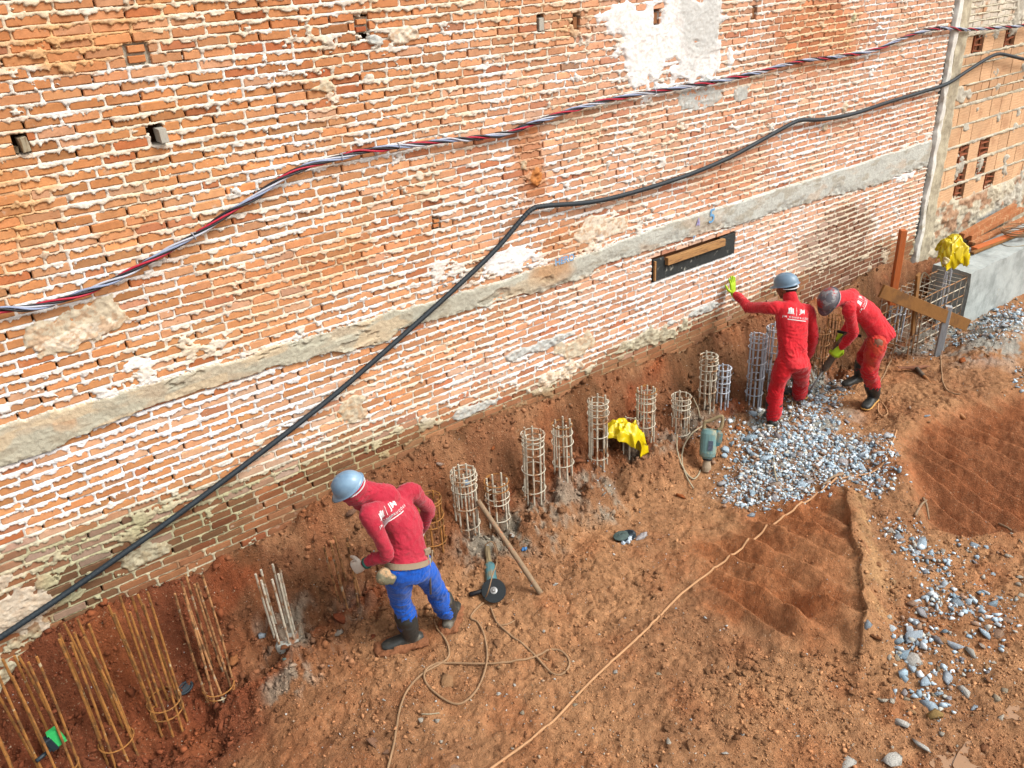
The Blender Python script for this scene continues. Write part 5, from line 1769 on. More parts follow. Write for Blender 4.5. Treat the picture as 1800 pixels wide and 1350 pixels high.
MAT_POUCH = material('dirty_canvas_pouch', srgb(128, 124, 100, SK), rough=0.9, var=0.2, bump=0.5, bscale=50, color2=srgb(196, 160, 120, SK), c2scale=6, c2pos=(.55, .62))
MAT_PRINT = material('white_shirt_print', srgb(244, 240, 240, .6), rough=0.8, var=0.04, bump=0)
MAT_STEEL = material('worn_tool_steel', srgb(150, 150, 148, SK), rough=0.45, metallic=0.6, var=0.15, bump=0.2, bscale=60)


def loft(mb, rings, n=18):
    """rings: (centre, side vector, half width, front vector, half depth); closed tube with rounded ends"""
    V_ = []
    for (c, s, a, f_, b) in rings:
        c, s, f_ = np.array(c, float), _unit(s), _unit(f_)
        for k in range(n):
            t_ = 2 * math.pi * k / n
            ca, sa = math.cos(t_), math.sin(t_)
            e = 0.85
            ca = math.copysign(abs(ca) ** e, ca)
            sa = math.copysign(abs(sa) ** e, sa)
            V_.append(c + s * a * ca + f_ * b * sa)
    F_ = []
    m_ = len(rings)
    for i in range(m_ - 1):
        for k in range(n):
            k2 = (k + 1) % n
            F_.append((i * n + k, i * n + k2, (i + 1) * n + k2, (i + 1) * n + k))
    F_.append(tuple(range(n))[::-1])
    F_.append(tuple((m_ - 1) * n + k for k in range(n)))
    return mb.add(V_, F_)


def limb(mb, pts, rad, n=14, close=True):
    """tapered limb with round ends through the joints"""
    P = spline(pts, 6)
    R_ = np.interp(np.linspace(0, 1, len(P)), np.linspace(0, 1, len(rad)), rad)
    if close:
        d0, d1 = _unit(P[0] - P[1]), _unit(P[-1] - P[-2])
        pre = [P[0] + d0 * R_[0] * k for k in (0.9, 0.6)]
        post_ = [P[-1] + d1 * R_[-1] * k for k in (0.6, 0.9)]
        P = np.array(pre + list(P) + post_)
        R_ = np.array([R_[0] * .45, R_[0] * .82] + list(R_) + [R_[-1] * .82, R_[-1] * .45])
    mb.tube(P, R_, n)
    return mb


def ball(mb, c, rx, ry=None, rz=None, axes=None, n=14):
    ry = ry or rx
    rz = rz or rx
    V_, F_ = [], []
    rings = 9
    A = np.eye(3) if axes is None else np.array(axes)
    for i in range(rings):
        ph = math.pi * (i + 0.5) / rings
        for k in range(n):
            t_ = 2 * math.pi * k / n
            V_.append(np.array([rx * math.sin(ph) * math.cos(t_), ry * math.sin(ph) * math.sin(t_), rz * math.cos(ph)]) @ A + np.array(c))
    for i in range(rings - 1):
        for k in range(n):
            k2 = (k + 1) % n
            F_.append((i * n + k, (i + 1) * n + k, (i + 1) * n + k2, i * n + k2))
    F_.append(tuple(range(n)))
    F_.append(tuple((rings - 1) * n + k for k in range(n))[::-1])
    return mb.add(V_, F_)


def fuse(mb, voxel=0.011, smooth=5, factor=0.5):
    """joins the overlapping solids into one continuous skin"""
    me = make_mesh('tmp', np.concatenate(mb.V), mb.F)
    o = bpy.data.objects.new('tmp', me)
    COL.objects.link(o)
    m_ = o.modifiers.new('r', 'REMESH')
    m_.mode = 'VOXEL'
    m_.voxel_size = voxel
    m2 = o.modifiers.new('s', 'SMOOTH')
    m2.factor = factor
    m2.iterations = smooth
    dg = bpy.context.evaluated_depsgraph_get()
    dg.update()
    ev = o.evaluated_get(dg)
    em = ev.to_mesh()
    V_ = np.zeros(len(em.vertices) * 3, np.float32)
    em.vertices.foreach_get('co', V_)
    N_ = np.zeros(len(em.vertices) * 3, np.float32)
    em.vertices.foreach_get('normal', N_)
    F_ = [tuple(p.vertices) for p in em.polygons]
    ev.to_mesh_clear()
    bpy.data.objects.remove(o)
    bpy.data.meshes.remove(me)
    return V_.reshape(-1, 3).astype(float), F_, N_.reshape(-1, 3).astype(float)


def folds(V_, N_, lines, amp=0.006, seed=0, base=0.0095):
    """cloth folds: lines = (point, direction, reach, spacing, strength); ridges across each direction near the point"""
    D_ = np.zeros(len(V_))
    n1 = fbm(V_[:, 0] * 6 + V_[:, 2] * 3, V_[:, 1] * 6 - V_[:, 2] * 5, 3, 700 + seed)
    n2_ = fbm(V_[:, 0] * 13 - V_[:, 2] * 9, V_[:, 1] * 13 + V_[:, 2] * 7, 3, 710 + seed)
    D_ += base * (n1 + 0.5 * n2_)
    for q, (p, d_, reach, sp, st) in enumerate(lines):
        p, d_ = np.array(p), _unit(d_)
        r_ = np.linalg.norm(V_ - p, axis=1)
        w_ = np.exp(-(r_ / reach) ** 2)
        ph = ((V_ - p) @ d_) / (sp * 2.3) * 6.283 + 5.0 * n1 + 1.6 * n2_ + q * 1.7
        s_ = np.sin(ph)
        D_ += 2.0 * amp * st * w_ * (1 - 2 * np.abs(s_)) * (0.35 + 0.65 * sstep(-.4, .4, n2_))
    return V_ + N_ * D_[:, None]


def hand(mb, wrist, palm_dir, palm_n, side=1, curl=(0.3,) * 4, thumb=0.6, size=1.0, spread=0.10):
    """palm and five separate fingers; palm_n points out of the back of the hand"""
    d_ = _unit(palm_dir)
    n_ = np.array(palm_n, float)
    n_ = _unit(n_ - d_ * np.dot(n_, d_))
    s_ = np.cross(d_, n_) * side
    w = np.array(wrist, float)
    k = size
    loft(mb, [(w - d_ * .01, s_, .026 * k, n_, .019 * k), (w + d_ * .02 * k, s_, .032 * k, n_, .019 * k), (w + d_ * .06 * k, s_, .042 * k, n_, .017 * k), (w + d_ * .095 * k, s_, .041 * k, n_, .014 * k), (w + d_ * .105 * k, s_, .034 * k, n_, .009 * k)], 12)
    Ls = (.072, .082, .076, .060)
    for q in range(4):
        off = (-.031 + .0207 * q)
        base = w + d_ * .085 * k + s_ * off * k
        dirv = _unit(d_ + s_ * spread * (q - 1.5))
        pts = [base]
        ang = 0
        for seg, frac in enumerate((.45, .32, .26)):
            ang += curl[q] * (0.8, 1.0, 0.8)[seg]
            v = dirv * math.cos(ang) - n_ * math.sin(ang)
            pts.append(pts[-1] + v * Ls[q] * frac * k)
        mb.tube(spline(pts, 3), np.linspace(.0105, .0085, 10) * k, 8)
        ball(mb, pts[-1], .0086 * k, n=8)
    base = w + d_ * .025 * k - s_ * .030 * k
    v1 = _unit(d_ * .65 - s_ * .75 - n_ * .25)
    v2 = _unit(d_ * .9 - s_ * (.45 - .5 * thumb) - n_ * (.2 + .5 * thumb))
    pts = [base, base + v1 * .040 * k, base + v1 * .040 * k + v2 * .032 * k, base + v1 * .040 * k + v2 * .056 * k]
    mb.tube(spline(pts, 3), np.linspace(.0135, .0095, 10) * k, 8)
    ball(mb, pts[-1], .0095 * k, n=8)
    return mb


def helmet(root, c, up, fwd, mat, size=1.0, strap=True, ridge=True):
    """hard hat: shell with crown ridges, brim, peak to the front; inner band and nape strap"""
    up = _unit(up)
    fwd = np.array(fwd, float)
    fwd = _unit(fwd - up * np.dot(fwd, up))
    sd = np.cross(up, fwd)
    n, m_ = 40, 14
    V_, F_ = [], []
    for i in range(m_ + 3):
        for k in range(n):
            a = 2 * math.pi * k / n
            ca, sa = math.cos(a), math.sin(a)
            if i < m_:
                ph = (math.pi / 2) * i / (m_ - 1)
                rr = math.sin(ph)
                x_, y_, z_ = .128 * rr * ca, .105 * rr * sa, .118 * math.cos(ph) ** 0.85 if ph < 1.57 else 0
                if ridge and 0.1 < ph < 1.35:
                    yy = y_
                    z_ += .006 * max(0, 1 - abs(yy) / .014) + .004 * max(0, 1 - abs(abs(yy) - .042) / .010)
            else:
                e = (i - m_ + 1) / 3.0
                peak = max(0, ca) ** 3
                out = e * (.012 + .045 * peak)
                x_, y_, z_ = (.128 + out) * ca, (.105 + out * .8) * sa, -.004 * e - .022 * e * peak
            V_.append(np.array(c) + size * (fwd * x_ + sd * y_ + up * z_))
    for i in range(m_ + 2):
        for k in range(n):
            k2 = (k + 1) % n
            F_.append((i * n + k, (i + 1) * n + k, (i + 1) * n + k2, i * n + k2))
    F_.append(tuple(range(n)))
    # inner skin, so that the shell has thickness
    n0 = len(V_)
    for i in range(m_ + 2, -1, -3):
        for k in range(n):
            v = V_[i * n + k]
            V_.append(v + (np.array(c) - v) * .05 - up * .002)
    rows = len(range(m_ + 2, -1, -3))
    for k in range(n):
        k2 = (k + 1) % n
        F_.append(((m_ + 2) * n + k, n0 + k, n0 + k2, (m_ + 2) * n + k2))
        for j in range(rows - 1):
            F_.append((n0 + j * n + k, n0 + (j + 1) * n + k, n0 + (j + 1) * n + k2, n0 + j * n + k2))
    h = obj('helmet', np.array(V_), F_, mat, root, smooth=True)
    if strap:
        pts = []
        for k in range(17):
            a = math.pi * (0.5 + k / 16)
            pts.append(np.array(c) + size * (fwd * (.112 * math.cos(a)) + sd * (.100 * math.sin(a)) - up * (.022 + .020 * math.sin((a - math.pi / 2)))))
        mb_ = MB()
        mb_.tube(pts, .011 * size, 8, flat=0.35)
        mb_.build('helmet_strap', MAT_WHITE, h, smooth=True)
    return h


def head(mb, c, up, fwd, k=1.0):
    """head with brow, nose, chin and ears (c = middle of the skull)"""
    up = _unit(up)
    fwd = np.array(fwd, float)
    fwd = _unit(fwd - up * np.dot(fwd, up))
    sd = np.cross(up, fwd)
    A = np.array([fwd, sd, up])
    c = np.array(c)
    ball(mb, c + up * .015, .097 * k, .076 * k, .098 * k, A)
    ball(mb, c + fwd * .022 - up * .055, .070 * k, .058 * k, .066 * k, A)
    ball(mb, c + fwd * .062 - up * .098, .028 * k, .030 * k, .022 * k, A, 8)
    mb.tube([c + fwd * .085 + up * .006, c + fwd * .110 - up * .032, c + fwd * .096 - up * .040], [.010, .016, .010], 8)
    for s in (-1, 1):
        ball(mb, c + sd * s * .077 - up * .018 - fwd * .005, .018, .009, .030, A, 8)
    mb.tube([c + fwd * .084 - up * .066 + sd * .022, c + fwd * .094 - up * .064, c + fwd * .084 - up * .066 - sd * .022], [.006, .009, .006], 8)
    return mb


def boot(root, ankle, toe_dir, shin_dir, mat_main, sole=None, mud=None, size=1.0, top=0.20):
    """rubber boot: shaft, heel, instep and toe, sole with heel block; mud caked round the welt if wanted"""
    a = np.array(ankle, float)
    K = 1.14 * size
    a[2] = max(a[2], float(gz(a[0], a[1])) + .085 * K)
    d_ = np.array(toe_dir, float)
    d_ = _unit(d_)
    up = np.array([0, 0, 1.0])
    dh = _unit(d_ - up * np.dot(d_, up) * .6)
    sd = np.cross(up, dh)
    sd = _unit(sd)
    upb = np.cross(dh, sd)
    sh = _unit(shin_dir)
    g = a - upb * .085
    mb_ = MB()
    limb(mb_, [a + sh * top, a + sh * top * .5, a + sh * .02, a - upb * .02], [.076, .070, .062, .056], 14, close=True)
    loft(mb_, [(g - dh * .085 + upb * .03, sd, .028, upb, .026), (g - dh * .06 + upb * .035, sd, .040, upb, .034), (g + upb * .045, sd, .043, upb, .045), (g + dh * .06 + upb * .040, sd, .044, upb, .040),
               (g + dh * .12 + upb * .032, sd, .050, upb, .032), (g + dh * .17 + upb * .026, sd, .046, upb, .026), (g + dh * .20 + upb * .022, sd, .028, upb, .018)], 14)
    V_, F_, N_ = fuse(mb_, .009, 4)
    V_ = (V_ - a) * K + a
    V_ = V_ + N_ * (.0010 * np.sin(V_[:, 2] * 90 + 3 * fbm(V_[:, 0] * 20, V_[:, 1] * 20, 2, 3)) * (V_[:, 2] > a[2] + .0))[:, None]
    b = obj('boot', V_, F_, mat_main, root, smooth=True)
    if sole is not None:
        ms = MB()
        loft(ms, [(g - dh * .088 + upb * .006, sd, .028, upb, .012), (g - dh * .05 + upb * .006, sd, .043, upb, .013), (g + upb * .008, sd, .040, upb, .010), (g + dh * .06 + upb * .006, sd, .046, upb, .010),
                  (g + dh * .13 + upb * .006, sd, .053, upb, .010), (g + dh * .18 + upb * .007, sd, .044, upb, .009), (g + dh * .208 + upb * .010, sd, .024, upb, .007)], 14)
        s_ = obj('sole', (np.concatenate(ms.V) - a) * K + a, ms.F, sole, b, smooth=True)
    if mud is not None:
        ms = MB()
        loft(ms, [(g - dh * .11 - upb * .002, sd, .045, upb, .014), (g - dh * .06, sd, .072, upb, .040), (g + upb * .002, sd, .070, upb, .038), (g + dh * .07, sd, .078, upb, .036),
                  (g + dh * .14, sd, .084, upb, .036), (g + dh * .20, sd, .074, upb, .030), (g + dh * .25, sd, .04, upb, .012)], 18)
        for q in range(7):
            ball(ms, g + dh * (-.08 + .05 * q) + sd * (.055 if q % 2 else -.055) + upb * .01, .03, .025, .022, n=8)
        V_, F_, N_ = fuse(ms, .010, 2)
        V_ = (V_ - a) * K + a
        V_ = V_ + N_ * (.014 * fbm(V_[:, 0] * 24, V_[:, 1] * 24 + V_[:, 2] * 20, 4, 9))[:, None]
        obj('mud', V_, F_, mud, b, smooth=True)
    return b


def shirt_mesh(J, hem=.10, girth=1.0, sleeveL=True, sleeveR=True, collar=.060, chestdepth=.118, waist=.15, hip=.165, cuff=.038, shoulder=.075):
    """shirt as one continuous surface: trunk from hem to neck, both sleeves to the wrists"""
    mb_ = MB()
    pel, ch, nk = J['pelvis'], J['chest'], J['neck']
    sl, sr = J['shL'], J['shR']
    side_s = _unit(sr - sl)
    side_p = _unit(J['hipR'] - J['hipL'])
    ax = _unit(nk - pel)
    rings = []
    for t_, wd, dp in ((-hem / .5, hip, .130), (-.08, hip * 1.0, .132), (.10, waist * 1.03, .122), (.30, waist, .118), (.50, .160, chestdepth), (.68, .176, chestdepth), (.84, .172, .108), (.94, .130, .088), (1.0, .085, .070), (1.07, .062, .060)):
        if t_ < .5:
            q = (t_ + .0) / .5
            c = pel + (ch - pel) * q
            s = side_p * (1 - max(0, q)) + side_s * max(0, q)
        else:
            q = (t_ - .5) / .5
            c = ch + (nk - ch) * q
            s = side_s
        f_ = np.cross(ax, s)
        rings.append((c, s, wd * girth, f_, dp * girth))
    loft(mb_, rings, 22)
    for a_, b_, c_, on in (('shL', 'elL', 'wrL', sleeveL), ('shR', 'elR', 'wrR', sleeveR)):
        if not on:
            continue
        inner = nk + (J[a_] - nk) * .55 - ax * .03
        limb(mb_, [inner, J[a_], (J[a_] + J[b_]) / 2, J[b_], (J[b_] + J[c_]) / 2, J[c_]], [.070, shoulder, .060, .054, .048, cuff], 16)
    return mb_


def trousers_mesh(J, top=.07, thigh=.092, knee=.072, hemr=.076, seat=.168):
    mb_ = MB()
    pel, ch = J['pelvis'], J['chest']
    side = _unit(J['hipR'] - J['hipL'])
    ax = _unit(ch - pel)
    f_ = np.cross(ax, side)
    mid = (J['hipL'] + J['hipR']) / 2
    loft(mb_, [(pel + ax * top, side, .140, f_, .106), (pel + ax * top * .5, side, .150, f_, .114), (mid + ax * .02, side, seat, f_, .130), (mid - ax * .05, side, seat * .93, f_, .122), (mid - ax * .09, side, .12, f_, .09)], 22)
    for a_, b_, c_ in (('hipL', 'knL', 'anL'), ('hipR', 'knR', 'anR')):
        hp, kn, an = J[a_], J[b_], J[c_]
        end = kn + (an - kn) * .69
        limb(mb_, [hp + (mid - hp) * .15, hp + (kn - hp) * .35, hp + (kn - hp) * .75, kn, kn + (an - kn) * .4, end], [.104, thigh + .008, .080, knee + .006, hemr + .004, hemr], 16)
    return mb_


def body_mesh(J, up, fwd, headc):
    """the body itself, one continuous skin under the clothes"""
    mb_ = MB()
    side_s = _unit(J['shR'] - J['shL'])
    ax = _unit(J['neck'] - J['pelvis'])
    f_ = np.cross(ax, side_s)
    loft(mb_, [(J['pelvis'] - ax * .08, side_s, .10, f_, .08), (J['pelvis'], side_s, .135, f_, .095), (J['chest'], side_s, .135, f_, .095), (J['chest'] * .4 + J['neck'] * .6, side_s, .145, f_, .09), (J['neck'] - ax * .02, side_s, .07, f_, .06)], 16)
    limb(mb_, [J['neck'] - ax * .04, (J['neck'] + headc) / 2, headc - _unit(up) * .03], [.058, .052, .055], 12)
    for s in 'LR':
        limb(mb_, [J['sh' + s], J['el' + s], J['wr' + s]], [.045, .036, .026], 10)
        limb(mb_, [J['hip' + s], J['kn' + s], J['an' + s]], [.075, .050, .036], 10)
    head(mb_, headc, up, fwd)
    return mb_


def to_bvh(V_, F_):
    return BVHTree.FromPolygons([Vector(v) for v in V_], F_)


def text_mesh(txt, size, bold=0.0, spacing=1.0):
    cu = bpy.data.curves.new('t', 'FONT')
    cu.body = txt
    cu.size = size
    cu.offset = bold
    cu.space_character = spacing
    cu.align_x = 'CENTER'
    cu.resolution_u = 3
    o = bpy.data.objects.new('t', cu)
    COL.objects.link(o)
    dg = bpy.context.evaluated_depsgraph_get()
    me = bpy.data.meshes.new_from_object(o.evaluated_get(dg))
    bm = bmesh.new()
    bm.from_mesh(me)
    bmesh.ops.triangulate(bm, faces=bm.faces[:])
    for _ in range(2):
        long_ = [e for e in bm.edges if e.calc_length() > 0.012]
        if long_:
            bmesh.ops.subdivide_edges(bm, edges=long_, cuts=1)
            bmesh.ops.triangulate(bm, faces=bm.faces[:])
    bm.verts.index_update()
    V_ = np.array([v.co[:2] for v in bm.verts]) if bm.verts else np.zeros((0, 2))
    F_ = [[v.index for v in f.verts] for f in bm.faces]
    bm.free()
    bpy.data.objects.remove(o)
    bpy.data.meshes.remove(me)
    return V_, F_


def rect2(x0, y0, x1, y1, nx_=10, ny_=3):
    xs_, ys_ = np.linspace(x0, x1, nx_ + 1), np.linspace(y0, y1, ny_ + 1)
    V_ = [(a, b) for b in ys_ for a in xs_]
    F_ = [(j * (nx_ + 1) + i, j * (nx_ + 1) + i + 1, (j + 1) * (nx_ + 1) + i + 1, (j + 1) * (nx_ + 1) + i) for j in range(ny_) for i in range(nx_)]
    return np.array(V_, float), F_


def shirt_print(root, bvh, c, right, up, out, k=1.0):
    """building emblem | JM over JM CONSTRUCOES and a bar, laid onto the back of the shirt"""
    right, up, out = _unit(right), _unit(up), _unit(out)
    right = _unit(right - out * np.dot(right, out))
    up = _unit(up - out * np.dot(up, out) - right * np.dot(up, right))

    def put(name, V2, F_):
        V3, ok = [], True
        for (a, b) in V2:
            p = np.array(c) + right * a * k + up * b * k + out * .25
            hit = bvh.ray_cast(Vector(p), Vector(-out))
            q = np.array(hit[0]) if hit[0] is not None else np.array(c)
            V3.append(q + out * .003)
        return obj(name, np.array(V3), F_, MAT_PRINT, root)
    # emblem: arched tower with two gaps and a base
    V_, F_ = [], []
    for (x0, x1, top) in ((-.098, -.084, .040), (-.081, -.066, .047), (-.063, -.049, .040)):
        v, f = rect2(x0, -.004, x1, top, 2, 6)
        F_ += [tuple(i + len(V_) for i in ff) for ff in f]
        V_ += v.tolist()
    v, f = rect2(-.104, -.012, -.043, -.006, 8, 1)
    F_ += [tuple(i + len(V_) for i in ff) for ff in f]
    V_ += v.tolist()
    put('printed_emblem', V_, F_)
    v, f = rect2(-.022, -.022, -.018, .052, 1, 12)
    put('printed_line', v.tolist(), f)
    v, f = text_mesh('JM', .062, .0006)
    put('printed_letters', (v + np.array([.045, .0])).tolist(), f)
    v, f = text_mesh('JM CONSTRUÇÕES', .0235, .0004, 1.45)
    put('printed_letters', (v + np.array([.0, -.050])).tolist(), f)
    v, f = rect2(-.098, -.068, .098, -.061, 24, 1)
    put('printed_bar', v.tolist(), f)


def person(name_loc, label):
    o = empty('person', name_loc)
    return tag(o, label, 'person')


def build_person(J, label, shirt_m, trous_m, up_h, fwd_h, headc, fold_sh, fold_tr, loose=None, skin=MAT_SKIN, hem=.10, ttop=.06):
    root_loc = (float(J['pelvis'][0]), float(J['pelvis'][1]), float(min(J['anL'][2], J['anR'][2]) - .09))
    # the body is the thing itself: one continuous mesh, clothes and gear are its children
    V_, F_, N_ = fuse(body_mesh(J, up_h, fwd_h, headc), .012, 3)
    bodyo = bpy.data.objects.new('person', make_mesh('person', V_ - np.array(root_loc), F_, (skin,), True))
    bodyo.location = root_loc
    COL.objects.link(bodyo)
    tag(bodyo, label, 'person', 'building workers at the foot of the wall')
    SV_, SF_, SN_ = fuse(shirt_mesh(J, hem=hem, **(loose or {})), .0095, 6)
    SV_ = folds(SV_, SN_, fold_sh, seed=int(abs(J['pelvis'][0]) * 10))
    obj('shirt', SV_, SF_, shirt_m, bodyo, smooth=True)
    TV_, TF_, TN_ = fuse(trousers_mesh(J, ttop), .0095, 6)
    TV_ = folds(TV_, TN_, fold_tr, seed=3 + int(abs(J['pelvis'][0]) * 10))
    obj('trousers', TV_, TF_, trous_m, bodyo, smooth=True)
    return bodyo, (SV_, SF_)


def PJ(d_):
    return {k: PY(*v) for k, v in d_.items()}


def elbow_folds(J, s, st=1.0):
    e = J['el' + s]
    return [(e, J['wr' + s] - J['sh' + s], .10, .030, .7 * st), (J['sh' + s], J['el' + s] - J['neck'], .09, .035, .5 * st), ((e + J['wr' + s]) / 2, J['wr' + s] - e, .07, .028, .5 * st)]


def knee_folds(J, s, st=1.0):
    k_ = J['kn' + s]
    return [(k_, J['an' + s] - J['hip' + s], .13, .045, .7 * st), (k_ * .45 + J['an' + s] * .55, J['an' + s] - k_, .12, .033, 1.0 * st), (J['hip' + s], J['kn' + s] - J['hip' + s], .13, .05, .5 * st)]


# ---------------------------------------------------------------- worker 1: crimson shirt, blue trousers, bent over the bars
J1 = PJ(dict(pelvis=(716, 990, -1.07), chest=(708, 925, -1.0), neck=(676, 872, -.95), shL=(650, 905, -1.08), shR=(722, 864, -.90), elL=(681, 974, -1.14), wrL=(643, 990, -.99),
             elR=(752, 892, -.80), wrR=(742, 935, -.68), hipL=(697, 1005, -1.085), hipR=(738, 993, -1.06), knL=(706, 1058, -.98), knR=(768, 1042, -1.02), anL=(721, 1112, -.93), anR=(790, 1088, -.95)))
H1 = PY(621, 860, -.93)
up1, fw1 = np.array([-.55, .10, .80]), np.array([-.72, .55, -.42])
fs = elbow_folds(J1, 'L', 1.2) + elbow_folds(J1, 'R', 1.2) + [(J1['pelvis'] + (0, 0, .06), J1['chest'] - J1['pelvis'], .16, .06, .6), (J1['chest'] + (.03, -.1, .08), (.8, 0, .6), .16, .045, .55), ((J1['neck'] + J1['shR']) / 2, (.5, 0, .8), .1, .03, .4)]
ft = knee_folds(J1, 'L', 1.2) + knee_folds(J1, 'R', 1.2) + [(J1['pelvis'], (0, 0, 1), .12, .05, .6)]
w1, s1 = build_person(J1, 'stooping worker in a crimson shirt and royal blue trousers with a pale blue helmet', MAT_RED1, MAT_BLUET, up1, fw1, H1, fs, ft, hem=.0, ttop=.035, loose=dict(hip=.172))
mb = MB()
A1 = axes_from(up1, fw1)
ball(mb, H1 + _unit(up1) * .0, .104, .084, .095, A1)
ball(mb, H1 - _unit(up1) * .05 + _unit(fw1) * .01, .092, .080, .075, A1)
limb(mb, [H1 - _unit(up1) * .03, (H1 + J1['neck']) / 2, J1['neck'] + (0.01, 0, -.02)], [.080, .068, .090], 14)
limb(mb, [H1 - _unit(up1) * .06 + _unit(fw1) * .03, (H1 + J1['neck']) / 2 - np.array([.04, .0, .09])], [.06, .05], 12)
V_, F_, N_ = fuse(mb, .010, 5)
V_ = folds(V_, N_, [((H1 + J1['neck']) / 2, (.2, .0, 1.0), .14, .032, 1.0), ((H1 + J1['neck']) / 2, (.7, .0, -.3), .14, .05, .6)], seed=5)
obj('hood', V_, F_, MAT_RED1, w1, smooth=True)
helmet(w1, H1 + _unit(up1) * .045, up1, fw1, MAT_HELM, .90)
mb = hand(MB(), J1['wrL'] + (-.010, .0, -.005), PY(622, 1000, -.93) - J1['wrL'] + (0, .05, -.03), (-.4, -.7, .3), side=-1, curl=(.9, .95, 1.0, 1.0), size=1.12)
V_, F_, N_ = fuse(mb, .0045, 2)
obj('glove', V_, F_, MAT_WGLOVE, w1, smooth=True)['label'] = 'white cotton glove'
MB().tube([J1['wrL'] + (J1['wrL'] - J1['elL']) * .01, J1['wrL'] - (J1['wrL'] - J1['elL']) * .10], [.041, .043], 12).build('glove_cuff', MAT_CUFF, w1, smooth=True)
mb = hand(MB(), J1['wrR'], J1['wrR'] - J1['elR'], (.6, -.5, .2), side=1, curl=(.9, .95, 1.0, 1.0), size=1.1)
V_, F_, N_ = fuse(mb, .0045, 2)
obj('glove', V_, F_, MAT_WGLOVE, w1, smooth=True)['label'] = 'white cotton glove'
boot(w1, J1['anL'], (-.90, .35, 0), J1['knL'] - J1['anL'], MAT_BOOT, None, MAT_MUD, top=.19)
boot(w1, J1['anR'], (.70, .62, 0), J1['knR'] - J1['anR'], MAT_BOOT, None, MAT_MUD, top=.19)
# belt, pouch, hanging hammer
side1 = _unit(J1['hipR'] - J1['hipL'])
ax1 = _unit(J1['chest'] - J1['pelvis'])
fr1 = np.cross(ax1, side1)
bc1 = J1['pelvis'] + ax1 * .012
pts = [bc1 + side1 * .168 * math.cos(t_) + fr1 * .136 * math.sin(t_) + ax1 * (-.008 * math.cos(t_)) for t_ in np.linspace(0, 2 * math.pi, 41)]
mb = MB()
for i in range(40):
    p, q = pts[i], pts[i + 1]
    mb.box((p + q) / 2, (.006, .042, np.linalg.norm(q - p) * 1.03), axes_from(q - p, (p + q) / 2 - bc1))
mb.build('belt', MAT_BELT, w1)
pc = PY(676, 1012, -1.13)
mb = MB()
ball(mb, pc + (-.01, .0, .0), .060, .045, .062)
mb.box(pc + (.03, -.02, -.035), (.07, .05, .07), axes_from((.5, -.1, .9)), bev=.01)
V_, F_, N_ = fuse(mb, .008, 3)
obj('tool_pouch', V_ + N_ * (.006 * fbm(V_[:, 0] * 20, V_[:, 2] * 20, 3, 5))[:, None], F_, MAT_POUCH, w1, smooth=True)
hp0 = PY(752, 975, -1.14)
mb = MB()
mb.box(hp0 + (.0, 0, .03), (.05, .02, .05), bev=.004)
mb.box(hp0 + (.0, 0, -.035), (.014, .014, .12), bev=.002)
mb.box(hp0 + (.03, 0, -.03), (.012, .012, .10), axes_from((.2, 0, 1)), bev=.002)
mb.build('tool_holder', MAT_BELT, w1)
MB().tube([hp0 + (.008, -.005, -.03), PY(757, 1044, -1.15)], .0085, 8).build('hammer_handle', MAT_STEEL, w1, smooth=True)
bvh = to_bvh(*s1)
pr1 = PY(697, 899, -1.2)
shoulder_dir = _unit(J1['shR'] - J1['shL'])
shirt_print(w1, bvh, pr1, shoulder_dir * 1.0 + np.array([.0, 0, .18]), _unit(J1['neck'] - J1['pelvis']) + np.array([-.25, 0, 0]), _unit(CAM - pr1) * .6 + _unit(np.cross(shoulder_dir, ax1)) * .4, 1.0)

# ---------------------------------------------------------------- worker 2: in red, one hand flat on the wall
J2 = PJ(dict(pelvis=(1393, 628, -.90), chest=(1393, 580, -.83), neck=(1391, 530, -.75), shL=(1358, 541, -.66), shR=(1420, 549, -.83), elL=(1317, 540, -.38), wrL=(1293, 518, -.13),
             elR=(1430, 592, -.88), wrR=(1419, 630, -.72), hipL=(1378, 640, -.88), hipR=(1408, 636, -.92), knL=(1364, 690, -.86), knR=(1408, 672, -.78), anL=(1356, 748, -.83), anR=(1402, 704, -.66)))
H2 = PY(1383, 505, -.67)
up2, fw2 = np.array([-.08, .22, .95]), np.array([-.25, .85, -.25])
fs = elbow_folds(J2, 'L', 1.2) + elbow_folds(J2, 'R') + [(J2['pelvis'] + (0, 0, .10), (.1, 0, 1), .17, .045, .9), (J2['chest'] + (.06, -.08, -.02), (-.5, 0, .8), .15, .05, .6)]
ft = knee_folds(J2, 'L', 1.1) + knee_folds(J2, 'R', 1.2) + [((J2['hipL'] + J2['hipR']) / 2 + (0, -.1, -.06), (.1, 0, 1), .12, .04, .6)]
w2, s2 = build_person(J2, 'worker all in red with a grey-blue helmet propping one hand on the wall', MAT_RED2, MAT_REDT, up2, fw2, H2, fs, ft)
helmet(w2, H2 + _unit(up2) * .035, up2, fw2, MAT_HELMG, .98)
mb = MB()
ball(mb, H2 - _unit(fw2) * .020 - _unit(up2) * .005, .088, .083, .082, axes_from(up2, fw2))
V_, F_, N_ = fuse(mb, .009, 2)
obj('hair', V_, F_, MAT_HAIR, w2, smooth=True)
mb = MB()
limb(mb, [J2['neck'] + (0, .0, -.03), J2['neck'] + (-.003, .02, .055)], [.082, .070], 16)
V_, F_, N_ = fuse(mb, .009, 2)
obj('collar', V_, F_, MAT_RED2, w2, smooth=True)
tipL = PY(1291, 492, -.045)
mb = hand(MB(), J2['wrL'] + (0, .035, .0), (-.02, .10, .98), (.12, -1, .15), side=1, curl=(.05, .04, .05, .08), thumb=.1, size=1.15, spread=.14)
mb.tube([J2['wrL'] + (0, -.03, -.03), J2['wrL'] + (0, .02, .0)], [.040, .034], 12)
V_, F_, N_ = fuse(mb, .0045, 2)
